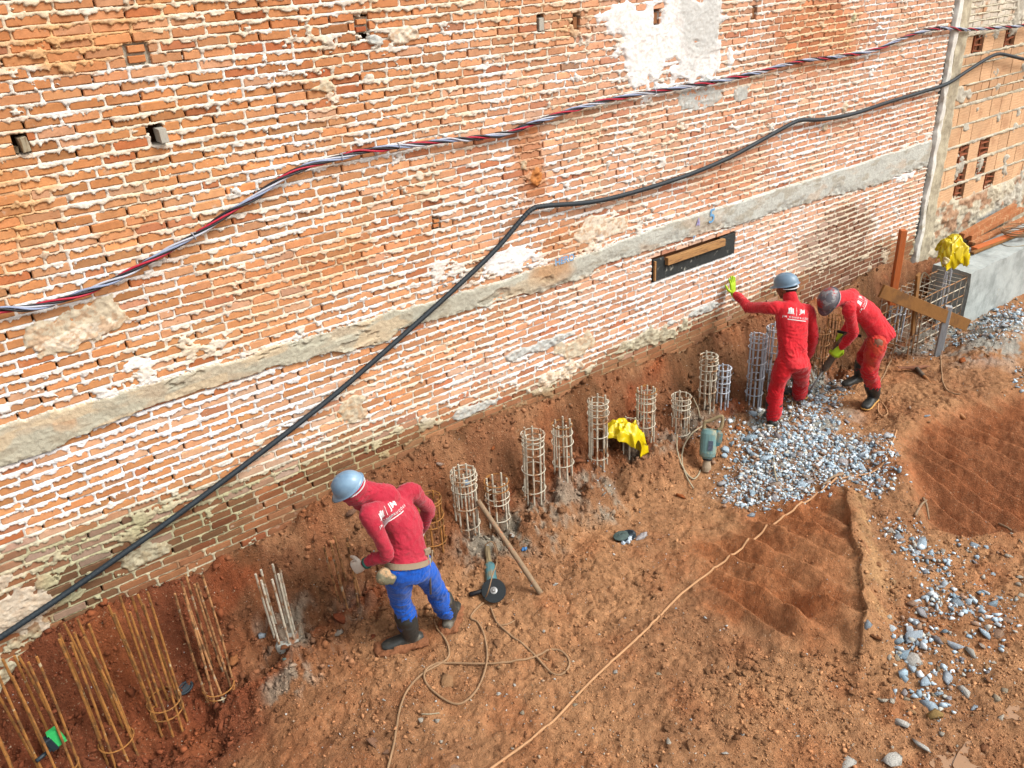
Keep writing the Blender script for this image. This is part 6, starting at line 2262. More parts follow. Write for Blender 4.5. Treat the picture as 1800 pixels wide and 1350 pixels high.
obj('glove', V_, F_, MAT_LIME, w2, smooth=True)['label'] = 'lime green glove pressed flat against the bricks'
mb = hand(MB(), J2['wrR'], J2['wrR'] - J2['elR'], (.6, -.4, 0), side=-1, curl=(.8, .85, .9, .9), size=1.1)
V_, F_, N_ = fuse(mb, .0045, 2)
obj('glove', V_, F_, MAT_LIME, w2, smooth=True)
boot(w2, J2['anL'], (.62, .78, -.03), J2['knL'] - J2['anL'], MAT_BOOT, MAT_SOLE, None, top=.15)
boot(w2, J2['anR'], (-.35, .90, 0), J2['knR'] - J2['anR'], MAT_BOOT, MAT_SOLE, None, top=.15)
bvh = to_bvh(*s2)
pr2 = PY(1391, 533, -1.0)
shirt_print(w2, bvh, J2['chest'] * .38 + J2['neck'] * .62, J2['shR'] - J2['shL'], J2['neck'] - J2['pelvis'], (-.35, -.90, .25), 1.05)

# ---------------------------------------------------------------- worker 3: in red, bent low over the breaker
J3 = PJ(dict(pelvis=(1548, 588, -1.24), chest=(1526, 553, -1.15), neck=(1487, 524, -1.03), shL=(1493, 545, -1.16), shR=(1496, 520, -.95), elL=(1500, 585, -1.16), wrL=(1480, 609, -1.04),
             elR=(1499, 562, -.90), wrR=(1484, 582, -.86), hipL=(1542, 603, -1.30), hipR=(1544, 594, -1.14), knL=(1528, 648, -1.26), knR=(1519, 626, -.98), anL=(1536, 693, -1.22), anR=(1512, 658, -.92)))
H3 = PY(1460, 527, -1.0)
up3, fw3 = np.array([-.88, .05, .35]), np.array([-.35, .25, -.90])
fs = elbow_folds(J3, 'L', 1.1) + elbow_folds(J3, 'R') + [(J3['pelvis'] + (-.05, -.05, .02), (.6, 0, .5), .15, .05, .8), (J3['shL'] + (.05, 0, 0), (.2, 0, 1), .1, .04, .5)]
ft = knee_folds(J3, 'L', 1.1) + knee_folds(J3, 'R', 1.0) + [(J3['hipL'], (.3, 0, 1), .12, .045, .6)]
w3, s3 = build_person(J3, 'worker all in red bent double over a breaker, helmet blotched dark and red', MAT_RED2, MAT_REDT3, up3, fw3, H3, fs, ft)
mb = MB()
limb(mb, [J3['neck'] + (.03, .0, -.01), (J3['neck'] + H3) / 2, H3 + (.03, 0, -.01)], [.088, .078, .080], 14)
ball(mb, H3 + (.02, 0, -.02), .095, .085, .085)
V_, F_, N_ = fuse(mb, .009, 4)
obj('hood', V_, F_, MAT_RED2, w3, smooth=True)
helmet(w3, H3 + _unit(up3) * .03, up3, fw3, MAT_HELMC, .97, ridge=False)
# the breaker he holds runs from his hands down to the rubble
bk0, bk1 = PY(1498, 578, -.98), PY(1447, 652, -.86)
bdir = _unit(bk1 - bk0)
mb = hand(MB(), J3['wrL'] + (0, .0, 0), bdir * .6 + np.array([-.3, .3, -.5]), (-.3, -.8, .3), side=1, curl=(.9, .95, 1., 1.), size=1.2)
mb.tube([J3['wrL'] - (J3['wrL'] - J3['elL']) * .12, J3['wrL']], [.042, .036], 12)
V_, F_, N_ = fuse(mb, .0048, 2)
obj('glove', V_, F_, MAT_LIME, w3, smooth=True)['label'] = 'lime green glove'
mb = hand(MB(), J3['wrR'], bdir * .5 + np.array([-.3, .1, -.3]), (-.2, .3, .8), side=-1, curl=(.9, .95, 1., 1.), size=1.15)
mb.tube([J3['wrR'] - (J3['wrR'] - J3['elR']) * .15, J3['wrR']], [.040, .034], 12)
V_, F_, N_ = fuse(mb, .0048, 2)
obj('glove', V_, F_, MAT_LIME, w3, smooth=True)['label'] = 'lime green glove'
boot(w3, J3['anL'], (-.95, -.15, -.02), J3['knL'] - J3['anL'], MAT_BOOT, MAT_SOLE, None, top=.17)
boot(w3, J3['anR'], (-.90, .30, -.1), J3['knR'] - J3['anR'], MAT_BOOT, None, None, top=.17)
bvh = to_bvh(*s3)
nd3 = _unit(J3['neck'] - J3['chest'])
shirt_print(w3, bvh, J3['chest'] * .35 + J3['neck'] * .65 + (.02, -.03, .0), J3['shR'] - J3['shL'], nd3, (-.30, -.62, .80), .9)
# ================================================================== cables on the wall
MAT_CRED = material('red_cable', srgb(206, 34, 66, .5), rough=0.5, var=0.08, bump=0.1)
MAT_CBLK = material('black_cable', srgb(34, 34, 40, .5), rough=0.5, var=0.1, bump=0.1)
MAT_CGRY = material('light_grey_cable', srgb(206, 210, 222, .52), rough=0.5, var=0.08, bump=0.1)
MAT_CBLU = material('bluish_grey_cable', srgb(160, 174, 206, .52), rough=0.5, var=0.08, bump=0.1)
MAT_PIPE = material('black_corrugated_conduit', srgb(42, 54, 62, .5), rough=0.55, var=0.12, vscale=12, bump=0.3, bscale=120, c3=srgb(206, 206, 200, .5), c3scale=28, c3pos=(0.72, 0.76), coord='Position')
cp = [(-60, 560), (0, 545), (60, 540), (130, 521), (200, 492), (270, 455), (340, 415), (400, 375), (450, 345), (500, 312), (545, 290), (600, 276), (640, 266), (700, 258), (760, 250), (830, 243), (890, 235), (930, 219),
      (980, 202), (1040, 183), (1100, 170), (1150, 161), (1250, 145), (1330, 128), (1400, 109), (1470, 100), (1540, 87), (1600, 62), (1650, 50), (1700, 52), (1740, 50), (1800, 45), (1860, 40)]
path = spline([PY(a, b, -.055 if a < 1660 else -.06) for a, b in cp], 26)
seg = np.r_[0, np.cumsum(np.linalg.norm(np.diff(path, axis=0), axis=1))]
root = empty('cable_bundle', (5, -.05, 2.6))
tag(root, 'twisted bundle of red, black and light grey electric cables sagging across the upper wall', 'cable')
T = np.gradient(path, axis=0)
T /= np.linalg.norm(T, axis=1)[:, None]
Nn = np.cross(T, np.array([0, 1.0, 0]))
Nn /= np.linalg.norm(Nn, axis=1)[:, None]
Bn = np.cross(T, Nn)
for q, mt in enumerate((MAT_CRED, MAT_CBLK, MAT_CGRY, MAT_CBLU, MAT_CBLK)):
    ph = 2 * math.pi * q / 5 + seg / .50 * 2 * math.pi + 1.2 * np.sin(seg * 1.7) + .3 * np.sin(seg * 5 + q)
    rr = .0125 + .004 * np.sin(seg * 3.1 + q * 2)
    p = path + Nn * (rr * np.cos(ph))[:, None] + Bn * (rr * np.sin(ph))[:, None] * .8
    MB().tube(p, .0072, 6).build('strand', mt, root, smooth=True)
for q in (6, 11, 13, 21, 25, 28):
    c = path[min(q * 26, len(path) - 2)]
    i = min(q * 26, len(path) - 2)
    pts = [c + Nn[i] * .026 * math.cos(a) + Bn[i] * .024 * math.sin(a) for a in np.linspace(0, 6.6, 14)] + [c + Nn[i] * .05 + np.array([.03, -.02, -.02])]
    MB().tube(pts, .003, 5).build('cable_tie', MAT_CGRY, root)
pp = [(-60, 1160), (0, 1121), (100, 1054), (200, 985), (300, 914), (400, 840), (500, 764), (600, 684), (700, 597), (800, 507), (870, 440), (915, 388), (935, 368), (958, 362), (1040, 355), (1110, 339), (1200, 311), (1280, 278),
      (1350, 240), (1392, 217), (1410, 211), (1445, 210), (1500, 200), (1560, 180), (1620, 162), (1665, 147), (1700, 125), (1735, 103), (1755, 95), (1775, 98), (1800, 104), (1860, 116)]
path = spline([PY(a, b, -.06) for a, b in pp], 40)
seg = np.r_[0, np.cumsum(np.linalg.norm(np.diff(path, axis=0), axis=1))]
rad = .0205 + .0012 * np.sin(seg / .03 * 6.283)
tag(MB().tube(path, rad, 10).build('conduit', MAT_PIPE, smooth=True), 'thick black corrugated conduit rising along the wall from lower left to the pillar', 'conduit')

# chalk and crayon marks on the band
MAT_CHALK = material('blue_chalk', srgb(120, 178, 226, .6), rough=0.9, var=0.2, vscale=30, bump=0)
MAT_PURP = material('purple_crayon', srgb(176, 168, 216, .6), rough=0.9, var=0.2, bump=0)


def wall_text(txt, px, py, size, mat, y, slant=0.0, rot=0.0):
    v, f = text_mesh(txt, size, .0015)
    x_, z_ = W(px, py, y)
    c, s_ = math.cos(rot), math.sin(rot)
    v3 = np.stack([x_ + v[:, 0] * c - v[:, 1] * s_ + v[:, 1] * slant, np.full(len(v), y), z_ + v[:, 0] * s_ + v[:, 1] * c], 1)
    return obj('chalk_mark', v3, f, mat, wall)


wall_text('5', 1251, 391, .20, MAT_CHALK, -.0375, .1, .05)
wall_text('4', 1228, 398, .13, MAT_PURP, -.0375, .3, .5)
wall_text('r', 1220, 421, .08, MAT_CHALK, -.054)
wall_text('HERO', 993, 462, .085, MAT_CHALK, -.0385, .0, .0)

# ================================================================== cords on the ground
MAT_CORD = material('muddy_orange_cord', srgb(214, 164, 118, .52), rough=0.8, var=0.15, vscale=6, bump=0.2)
MAT_CORDG = material('muddy_brown_cable', srgb(178, 142, 106, .5), rough=0.8, var=0.2, vscale=6, bump=0.2)
MAT_CORDP = material('pale_cord', srgb(196, 182, 152, .48), rough=0.8, var=0.12, bump=0.2)


def cord(pts, r_, mat, label, lift=.0, name='cord', cat='cord', ys=None):
    P = []
    for q, p in enumerate(pts):
        if len(p) == 2:
            h_ = onground(p[0], p[1])
            for _ in range(3):
                a9 = np.linspace(0, 2 * math.pi, 13)
                zs_ = float(np.mean(gz(h_[0] + .09 * np.cos(a9), h_[1] + .09 * np.sin(a9))))
                h_ = PZ(p[0], p[1], zs_ + .01)
            P.append(h_)
        else:
            P.append(PY(*p))
    S = spline(P, 10)
    free = [len(p) == 3 for p in pts]
    ker = np.ones(9) / 9
    kw = 25 if len(S) > 40 else 9
    kerg = np.ones(kw) / kw
    for ax_ in (0, 1):
        if len(S) > 12:
            pad = np.r_[np.full(4, S[0, ax_]), S[:, ax_], np.full(4, S[-1, ax_])]
            S[:, ax_] = np.convolve(pad, ker, 'valid')
    gl = gz(S[:, 0], S[:, 1])
    padg = np.r_[np.full(kw // 2, gl[0]), gl, np.full(kw // 2, gl[-1])]
    gs_ = np.convolve(padg, kerg, 'valid')
    r_ = r_ * 1.45
    for i in range(len(S)):
        q = min(i // 10, len(pts) - 1)
        if not free[q] and not free[min(q + 1, len(pts) - 1)]:
            S[i, 2] = max(gs_[i] + r_ * 1.1, gl[i] + r_ * .4)
    return tag(MB().tube(S, r_, 7).build(name, mat, smooth=True), label, cat)


cord([(1474, 838), (1440, 866), (1400, 892), (1340, 935), (1290, 975), (1240, 1010), (1190, 1052), (1150, 1092), (1100, 1140), (1040, 1196), (1010, 1228), (960, 1278), (870, 1347), (850, 1362)], .0065, MAT_CORD,
     'long straight orange-brown cord running from the rubble heap to the bottom edge')
cord([(1476, 840), (1500, 837), (1530, 832), (1552, 815), (1562, 795), (1572, 770), (1577, 752)], .0055, MAT_CORD, 'short curved cord crossing the right lobe of the rubble heap')
cord([(851, 1056), (838, 1068), (826, 1086), (838, 1092), (850, 1112), (857, 1150), (851, 1185), (836, 1215), (808, 1240), (775, 1226), (748, 1200), (748, 1178), (775, 1165), (850, 1167), (930, 1158), (968, 1142), (990, 1146), (1002, 1165),
      (992, 1183), (974, 1186), (955, 1168), (935, 1145), (900, 1118), (878, 1100), (870, 1088), (862, 1066)], .0058, MAT_CORDG, 'brown power cable of the angle grinder lying in wide loops', name='power_cable', cat='cable')
cord([(762, 1083), (768, 1105), (782, 1122), (790, 1145), (783, 1163), (748, 1180), (718, 1208), (702, 1250), (694, 1300), (683, 1347), (676, 1375)], .0058, MAT_CORDG, 'brown cable running from the muddy boot down to the bottom edge', name='power_cable', cat='cable')
cord([(876, 1100), (890, 1098), (906, 1089)], .0045, MAT_CORDG, 'short brown cable end pointing right above the cable joint', name='power_cable', cat='cable')
cord([(1237, 748, -.62), (1216, 762, -.6), (1199, 790), (1200, 818), (1210, 845), (1220, 862)], .0055, MAT_CORDP, 'pale cord running from the breaker handle down over the soil')
cord([(1218, 700, -.48), (1226, 715, -.5), (1231, 735, -.55)], .0045, MAT_CORDP, 'pale wire between two cages above the breaker hammer')
cord([(1190, 770), (1190, 792), (1197, 815), (1206, 832), (1218, 843), (1227, 834), (1232, 826)], .0055, MAT_CORDP, 'pale cord bending up to the tip of the breaker hammer')
cord([(1389, 698), (1393, 715), (1390, 730), (1380, 745), (1368, 760), (1361, 790), (1360, 815), (1366, 850), (1385, 871), (1408, 870), (1418, 856)], .005, MAT_CORDP, 'thin pale cord winding through the rubble past the boot of the red worker')
cord([(1655, 572), (1652, 600), (1655, 645), (1657, 672), (1668, 690), (1690, 694)], .0055, MAT_CORDG, 'brown cord hanging beside the grey stake and ending on the path')
cord([(1580, 560, -.7), (1574, 600, -.8), (1566, 632), (1556, 655), (1546, 672)], .0055, MAT_CORDG, 'dark cord behind the back of the stooping worker')
cord([(1545, 700), (1556, 712), (1561, 726), (1552, 732), (1543, 722), (1545, 706)], .0045, MAT_CORD, 'small loop of cord at the heel of the stooping worker')
cord([(1640, 495, -.55), (1622, 480, -.52), (1612, 520, -.6), (1590, 545, -.7), (1582, 575)], .006, MAT_CORDP, 'pale hose arching over the plank by the open beam cage')
cord([(740, 1255), (752, 1257), (775, 1252)], .003, MAT_CORDP, 'bent bit of pale wire under the cable loop')
cord([(1708, 505, -.45), (1740, 497, -.45), (1770, 480, -.5), (1800, 466, -.5)], .006, MAT_CORDG, 'brown wire lying along the top of the concrete beam')
# coil of wire on the concrete beam
root = empty('wire_coil', tuple(PZ(1778, 415, BTOP + .05)))
tag(root, 'coil of brown wire on the concrete beam at the right edge', 'wire coil')
c0 = PZ(1785, 412, BTOP + .05)
r = random.Random(4)
for q in range(7):
    R_ = .17 + .012 * q
    c = c0 + np.array([r.uniform(-.03, .03), r.uniform(-.03, .03), .012 * q])
    tl = r.uniform(-.15, .15)
    MB().tube([c + np.array([R_ * math.cos(a), R_ * .8 * math.sin(a), tl * R_ * math.cos(a) + .01]) for a in np.linspace(0, 6.283, 30)], .0055, 6).build('wire_turn', MAT_CORDG, root, smooth=True)
MB().tube([c0 + np.array([-.15 + .30 * math.cos(a), -.10 + .16 * math.sin(a), -.04]) for a in np.linspace(0, 6.283, 30)], .005, 6).build('wire_turn', MAT_CORDP, root, smooth=True)

# ================================================================== tools
MAT_POLE = material('worn_round_pole', srgb(168, 142, 112, .48), rough=0.8, var=0.2, vscale=6, stretch=(12, 12, 3), bump=0.3, bscale=8, color2=srgb(190, 130, 96, .48), c2scale=3, c2pos=(.55, .66))
p0, p1 = PY(840, 880, -.50), onground(951, 1046, .01)
tag(MB().tube(spline([p0, (p0 + p1) / 2 + np.array([0, 0, .004]), p1], 8), [.0215] * 8 + [.023] * 8 + [.024], 12).build('pole', MAT_POLE, smooth=True), 'worn round wooden pole leaning from the soil onto a pale cage', 'pole')

# angle grinder
MAT_GRIND = material('teal_tool_housing', srgb(84, 142, 150, .45), rough=0.55, var=0.2, vscale=10, bump=0.2, color2=srgb(150, 136, 104, .45), c2scale=7, c2pos=(.5, .64))
MAT_GRIP = material('dusty_grip', srgb(176, 156, 118, .45), rough=0.8, var=0.2, bump=0.3)
MAT_DISC = material('black_cutting_disc', srgb(36, 44, 48, .45), rough=0.8, var=0.1, bump=0.4, bscale=150)
g0, g1 = onground(856, 966, .05), onground(867, 1050, .06)
gd = _unit(g1 - g0)
gu = _unit(np.array([0, -.25, 1.0]) - gd * np.dot([0, -.25, 1.0], gd))
gs = np.cross(gd, gu)
L_ = np.linalg.norm(g1 - g0)
root = empty('angle_grinder', tuple(g1))
tag(root, 'teal angle grinder with a black disc lying on the soil', 'angle grinder')
mb = MB()
loft(mb, [(g0 + gd * L_ * .40, gs, .030, gu, .030), (g0 + gd * L_ * .44, gs, .044, gu, .042), (g0 + gd * L_ * .70, gs, .047, gu, .045), (g0 + gd * L_ * .84, gs, .050, gu, .046), (g0 + gd * L_ * .86, gs, .044, gu, .040)], 16)
obj('housing', np.concatenate(mb.V), mb.F, MAT_GRIND, root, smooth=False)
mb = MB()
loft(mb, [(g0 + gd * L_ * .05, gs, .018, gu, .022), (g0 + gd * L_ * .12, gs, .024, gu, .028), (g0 + gd * L_ * .30, gs, .022, gu, .026), (g0 + gd * L_ * .42, gs, .030, gu, .030)], 12)
mb.box(g0 + gd * L_ * .28 + gu * .028, (.014, .008, .09), axes_from(gd, gs), bev=.002)
obj('rear_handle', np.concatenate(mb.V), mb.F, MAT_GRIP, root, smooth=False)
mb = MB()
loft(mb, [(g0 + gd * L_ * .85, gs, .042, gu, .036), (g0 + gd * L_ * .93, gs, .040, gu, .034), (g0 + gd * L_ * 1.02, gs, .034, gu, .028), (g0 + gd * L_ * 1.06, gs, .020, gu, .018)], 12)
obj('gear_head', np.concatenate(mb.V), mb.F, MAT_STEEL, root, smooth=False)
dc = g1 + gd * .01 + gu * .048
dn = _unit(gu + gs * .05 + _unit(CAM - dc) * .35)
MB().lathe([(.0, -.003), (.098, -.0025), (.100, 0), (.098, .0025), (.030, .003)], dc, dn, n=36).build('disc', MAT_DISC, root)
MB().lathe([(.0, .003), (.030, .003), (.030, .006), (.016, .009), (.010, .016), (.001, .016)], dc, dn, n=18).build('disc_nut', MAT_STEEL, root)
MB().lathe([(.052, -.022), (.058, -.020), (.060, -.010), (.058, -.006)], dc - gd * .0, dn, n=20).build('guard', MAT_GRIP, root)
sh0, sh1 = g1 - gd * .02 - gs * (-.04) * -1, onground(826, 1051, .03)
MB().tube([g1 - gd * .03, (g1 - gd * .03) * .6 + sh1 * .4, sh1], [.013, .018, .020], 10).build('side_handle', MAT_CBLK, root, smooth=True)
MB().tube(spline([g0 + gd * L_ * .05, PY(853, 958, g0[1]), PY(864, 952, g0[1] - .02), PY(872, 966, g0[1] - .05), PY(873, 990, g1[1] + .05), PY(866, 1010, g1[1] - .02), PY(858, 1040, g1[1] - .06), onground(851, 1056, .006)], 8), .005, 7).build('cord', MAT_CORDG, root, smooth=True)

# electric breaker hammer standing by the cages
MAT_BRK = material('turquoise_breaker_housing', srgb(134, 178, 178, .48), rough=0.55, var=0.15, vscale=9, bump=0.2, color2=srgb(188, 184, 150, .48), c2scale=5, c2pos=(.46, .60))
MAT_NOSE = material('dusty_breaker_nose', srgb(196, 174, 146, .48), rough=0.75, var=0.2, vscale=14, bump=0.3, color2=srgb(170, 62, 56, .48), c2scale=11, c2pos=(.55, .60), c3=srgb(236, 196, 40, .5), c3scale=13, c3pos=(.68, .71))
MAT_LABEL = material('printed_label', srgb(96, 108, 128, .5), rough=0.6, var=0.5, vscale=60, bump=0.0)
b0 = onground(1241, 831, .0)
bt = PY(1249, 742, b0[1] + .10)
bu = _unit(bt - b0)
HB = np.linalg.norm(bt - b0)
bx_ax = _unit(np.cross(bu, _unit(b0 - CAM)))        # across, as seen from the front
bf = np.cross(bx_ax, bu)
if np.dot(bf, CAM - b0) < 0:
    bf = -bf
if bx_ax[0] < 0:
    bx_ax = -bx_ax
AX = np.array([bx_ax, -bf, bu])
root = empty('breaker_hammer', tuple(b0))
tag(root, 'turquoise and grey electric breaker hammer standing on its tip beside the rubble heap', 'breaker hammer')
mb = MB()
loft(mb, [(b0 + bu * HB * .27, bx_ax, .040, bf, .040), (b0 + bu * HB * .33, bx_ax, .072, bf, .060), (b0 + bu * HB * .40, bx_ax, .080, bf, .068), (b0 + bu * HB * .78, bx_ax, .084, bf, .072), (b0 + bu * HB * .86, bx_ax, .070, bf, .060)], 20)
obj('housing', np.concatenate(mb.V), mb.F, MAT_BRK, root)
mb = MB()
loft(mb, [(b0 + bu * HB * .55 + bx_ax * .062, bx_ax, .040, bf, .040), (b0 + bu * HB * .62 + bx_ax * .076, bx_ax, .048, bf, .046), (b0 + bu * HB * .80 + bx_ax * .078, bx_ax, .050, bf, .046), (b0 + bu * HB * .86 + bx_ax * .066, bx_ax, .036, bf, .036)], 14)
obj('motor', np.concatenate(mb.V), mb.F, MAT_GRIND, root)
MB().box(b0 + bu * HB * .56 + bf * .073 + bx_ax * .02, (.045, .004, .095), AX).build('label_plate', MAT_LABEL, root)
mb = MB()
h0 = b0 + bu * HB * .84 - bx_ax * .055
mb.tube(spline([h0, h0 + bu * .07, h0 + bu * .095 + bx_ax * .05, h0 + bu * .145 + bx_ax * .14, h0 + bu * .13 + bx_ax * .165, h0 + bu * .04 + bx_ax * .16, h0 + bu * .01 + bx_ax * .13], 5), .0175, 10)
obj('handle', np.concatenate(mb.V), mb.F, MAT_GRIP, root, smooth=True)
mb = MB().lathe([(.024, 0), (.040, .012), (.046, .05), (.040, .085), (.034, .11), (.034, HB * .25), (.042, HB * .26), (.042, HB * .285)], b0, bu, n=16)
obj('nose', np.concatenate(mb.V), mb.F, MAT_NOSE, root)
MB().lathe([(.041, 0), (.046, .004), (.046, .018), (.041, .022)], b0 + bu * HB * .245, bu, n=16).build('collar', MAT_CBLK, root)

# breaker held by the stooping worker
root = empty('breaker_hammer', tuple(bk1))
tag(root, 'long dusty breaker held slanting down by the stooping worker', 'breaker hammer')
MAT_BRKD = material('dusty_dark_steel', srgb(112, 98, 84, .45), rough=0.75, var=0.25, vscale=14, bump=0.4, color2=srgb(160, 142, 116, .45), c2scale=7, c2pos=(.5, .64))
mb = MB().lathe([(.022, 0), (.034, .02), (.040, .05), (.036, .12), (.038, .22), (.050, .25), (.054, .36), (.046, .44), (.030, .47)], bk1, -bdir, n=14)
obj('barrel', np.concatenate(mb.V), mb.F, MAT_BRKD, root)
hb = bk1 - bdir * .47
MB().tube(spline([hb + np.array([-.02, .12, .0]), hb, hb + np.array([.02, -.13, .01])], 4), .016, 9).build('cross_handle', MAT_CBLK, root, smooth=True)
cend = PY(1421, 690, -.80)
MB().tube([bk1 + bdir * .0, bk1 * .4 + cend * .6, cend], [.014, .011, .007], 8).build('chisel', MAT_STEEL, root, smooth=True)

# pickaxe on the path
k0, k1 = onground(1609, 652, .04), onground(1694, 738, .02)
root = empty('pickaxe', tuple(k0))
tag(root, 'rusty pickaxe with a long orange-brown handle lying on the path', 'pickaxe')
MAT_HANDLE = material('orange_brown_handle', srgb(202, 138, 84, .48), rough=0.65, var=0.15, vscale=7, stretch=(12, 12, 2), bump=0.2)
MAT_PICK = material('rusty_pick_head', srgb(156, 104, 76, .45), rough=0.85, var=0.25, vscale=16, bump=0.5)
kd = _unit(k1 - k0)
MB().tube([k0 + kd * .05, k0 * .5 + k1 * .5, k1], [.021, .017, .019], 10).build('handle', MAT_HANDLE, root, smooth=True)
MB().tube([k0 + kd * .02, k0 + kd * .20], [.026, .022], 10).build('worn_sleeve', MAT_BRKD, root, smooth=True)
pk = np.cross(kd, [0, 0, 1.0])
pk = _unit(pk)
mb = MB()
loft(mb, [(k0 - pk * .20 - kd * .05 - np.array([0, 0, .02]), kd, .006, [0, 0, 1], .006), (k0 - pk * .12 - kd * .02, kd, .014, [0, 0, 1], .014), (k0 - pk * .03, kd, .026, [0, 0, 1], .026), (k0 + pk * .03, kd, .026, [0, 0, 1], .026),
          (k0 + pk * .12 - kd * .02, kd, .022, [0, 0, 1], .010), (k0 + pk * .19 - kd * .04, kd, .032, [0, 0, 1], .005)], 10)
obj('pick_head', np.concatenate(mb.V), mb.F, MAT_PICK, root)

# ================================================================== yellow raincoats
MAT_YEL = material('yellow_pvc', srgb(246, 218, 8, .52), rough=0.35, var=0.06, vscale=8, bump=0.25, bscale=14, bdist=0.02, spec=0.5, color2=srgb(226, 176, 30, .5), c2scale=5, c2pos=(.6, .75))
MAT_YIN = material('pale_lining', srgb(240, 226, 170, .5), rough=0.7, var=0.1, bump=0.3)


def raincoat(label, c, rc, drops, seed, crumple=.03, flare=.35, ex=1.0, nfold=7, peak=0.0, lining=None):
    """PVC coat draped over something: crumpled crown of radius rc, skirts falling by drops(angle)"""
    rr_ = random.Random(seed)
    nt_, ns_ = 96, 34
    ph = [rr_.uniform(0, 6.28) for _ in range(6)]
    V_, F_ = [], []
    for i in range(ns_):
        for k in range(nt_):
            th = 2 * math.pi * k / nt_
            drop = float(np.interp((math.degrees(th)) % 360, [d[0] for d in drops] + [360], [d[1] for d in drops] + [drops[0][1]]))
            drop *= 1 + .10 * math.sin(5 * th + ph[0]) + .06 * math.sin(9 * th + ph[1])
            s_ = i / (ns_ - 1)
            tot = rc + drop
            L = s_ * tot
            fold = math.sin(nfold * th + ph[2] + 1.2 * math.sin(2 * th + ph[3])) + .5 * math.sin((nfold * 2 + 1) * th + ph[4])
            fold = (1 - 2 * abs(math.sin(fold * 1.1)))
            if L < rc:
                rad, z_ = L, peak * (1 - (L / rc)) - .012 * (L / rc) ** 3
                fo = .012 * (L / rc) ** 2 * fold
            else:
                q = L - rc
                rad = rc + .020 * (1 - math.exp(-q / .03)) + flare * q
                z_ = -.012 - q * .93
                fo = (.012 + .11 * q) * fold
            x_, y_ = (rad + fo) * math.cos(th) * ex, (rad + fo) * math.sin(th)
            V_.append((x_, y_, z_))
    V_ = np.array(V_)
    n1_ = fbm(V_[:, 0] * 9 + 3, V_[:, 1] * 9 + V_[:, 2] * 5, 2, seed)
    n2_ = fbm(V_[:, 0] * 17 + 3, V_[:, 1] * 17 - V_[:, 2] * 11, 2, seed + 4)
    V_[:, 2] += crumple * (1 - 2.2 * np.abs(n1_)) + .3 * crumple * (1 - 2.2 * np.abs(n2_))
    V_[:, 0] += .5 * crumple * n2_
    V_[:, 1] += .5 * crumple * n1_
    V_ = V_ + np.array(c)
    g_ = gz(V_[:, 0], V_[:, 1]) + .012
    V_[:, 2] = np.maximum(V_[:, 2], g_)
    for i in range(ns_ - 1):
        for k in range(nt_):
            k2 = (k + 1) % nt_
            F_.append((i * nt_ + k, (i + 1) * nt_ + k, (i + 1) * nt_ + k2, i * nt_ + k2))
    o = obj('raincoat', V_, F_, MAT_YEL, smooth=True, loc=tuple(c))
    so = o.modifiers.new('s', 'SOLIDIFY')
    so.thickness = .005
    tag(o, label, 'raincoat')
    if lining is not None:
        o2 = MB()
        ball(o2, lining, .045, .03, .04)
        v, f, n_ = fuse(o2, .01, 1)
        obj('lining', v + n_ * (.014 * fbm(v[:, 0] * 30, v[:, 2] * 30, 2, 7))[:, None], f, MAT_YIN, o, smooth=False)
    return o


raincoat('yellow raincoat thrown over a low rebar cage in the middle of the row', PY(1094, 748, -.46), .125,
         [(0, .10), (40, .06), (90, .04), (150, .05), (200, .08), (240, .10), (285, .16), (315, .36), (340, .30)], 810, crumple=.026, nfold=3, ex=1.2, flare=.12, peak=.02)
raincoat('yellow raincoat bundled on top of the open beam cage beside the timbers', PY(1676, 428, BYF + .16), .13,
         [(0, .12), (60, .08), (120, .08), (180, .20), (225, .26), (270, .22), (315, .26)], 823, crumple=.050, nfold=3, ex=1.35, flare=.15, peak=.08, lining=PY(1662, 458, BYF - .09))

# ================================================================== small litter
MAT_GREENP = material('green_ribbed_plastic', srgb(64, 214, 118, .5), rough=0.5, var=0.08, bump=0.1)
MAT_BLACKP = material('black_plastic', srgb(40, 56, 66, .48), rough=0.5, var=0.15, bump=0.2)
gp0 = PY(96, 1296, -.44)
root = empty('ribbed_plug', tuple(gp0))
tag(root, 'bright green ribbed plastic piece on a black holder wedged between rusty bars', 'plastic piece')
axg = axes_from((-.25, .0, 1.0), (.95, .0, .2))
for q in range(12):
    MB().box(gp0 + axg[2] * (.055 - .0105 * q) + axg[0] * .012 * (1 if q else .5), (.058, .05, .0075), axg, bev=.0015).build('rib', MAT_GREENP, root)
MB().box(gp0 + axg[0] * .012, (.050, .042, .12), axg).build('core', MAT_GREENP, root)
MB().box(gp0 - axg[0] * .036 - axg[2] * .02, (.045, .06, .11), axg, bev=.006).build('holder', MAT_BLACKP, root)
q0, q1 = PY(88, 1318, -.47), PY(64, 1338, -.52)
MB().tube([q0, q1], .013, 10).build('pipe_stub', MAT_BLACKP, root, smooth=True)

c = onground(1092, 950, .03)
root = empty('tape_roll', tuple(c))
tag(root, 'roll of dark mesh tape on a black and white bag, clear plastic beside it', 'roll')
MAT_MESHT = material('dark_green_mesh_tape', srgb(92, 112, 108, .45), rough=0.8, var=0.3, vscale=40, bump=0.5, bscale=120)
pts = [c + np.array([(.075 - .06 * k / 90) * math.cos(k * .42), (.06 - .05 * k / 90) * math.sin(k * .42), .012 + .0002 * k]) for k in range(90)]
MB().tube(pts, .0075, 6).build('roll_turns', MAT_MESHT, root, smooth=True)
mb = MB()
ball(mb, c + np.array([.055, -.02, -.005]), .09, .065, .022)
V_, F_, N_ = fuse(mb, .008, 1)
obj('bag', V_ + N_ * (.012 * (1 - 2 * np.abs(fbm(V_[:, 0] * 22, V_[:, 1] * 22, 2, 31))))[:, None], F_, MAT_BLACKP, root)
mb = MB()
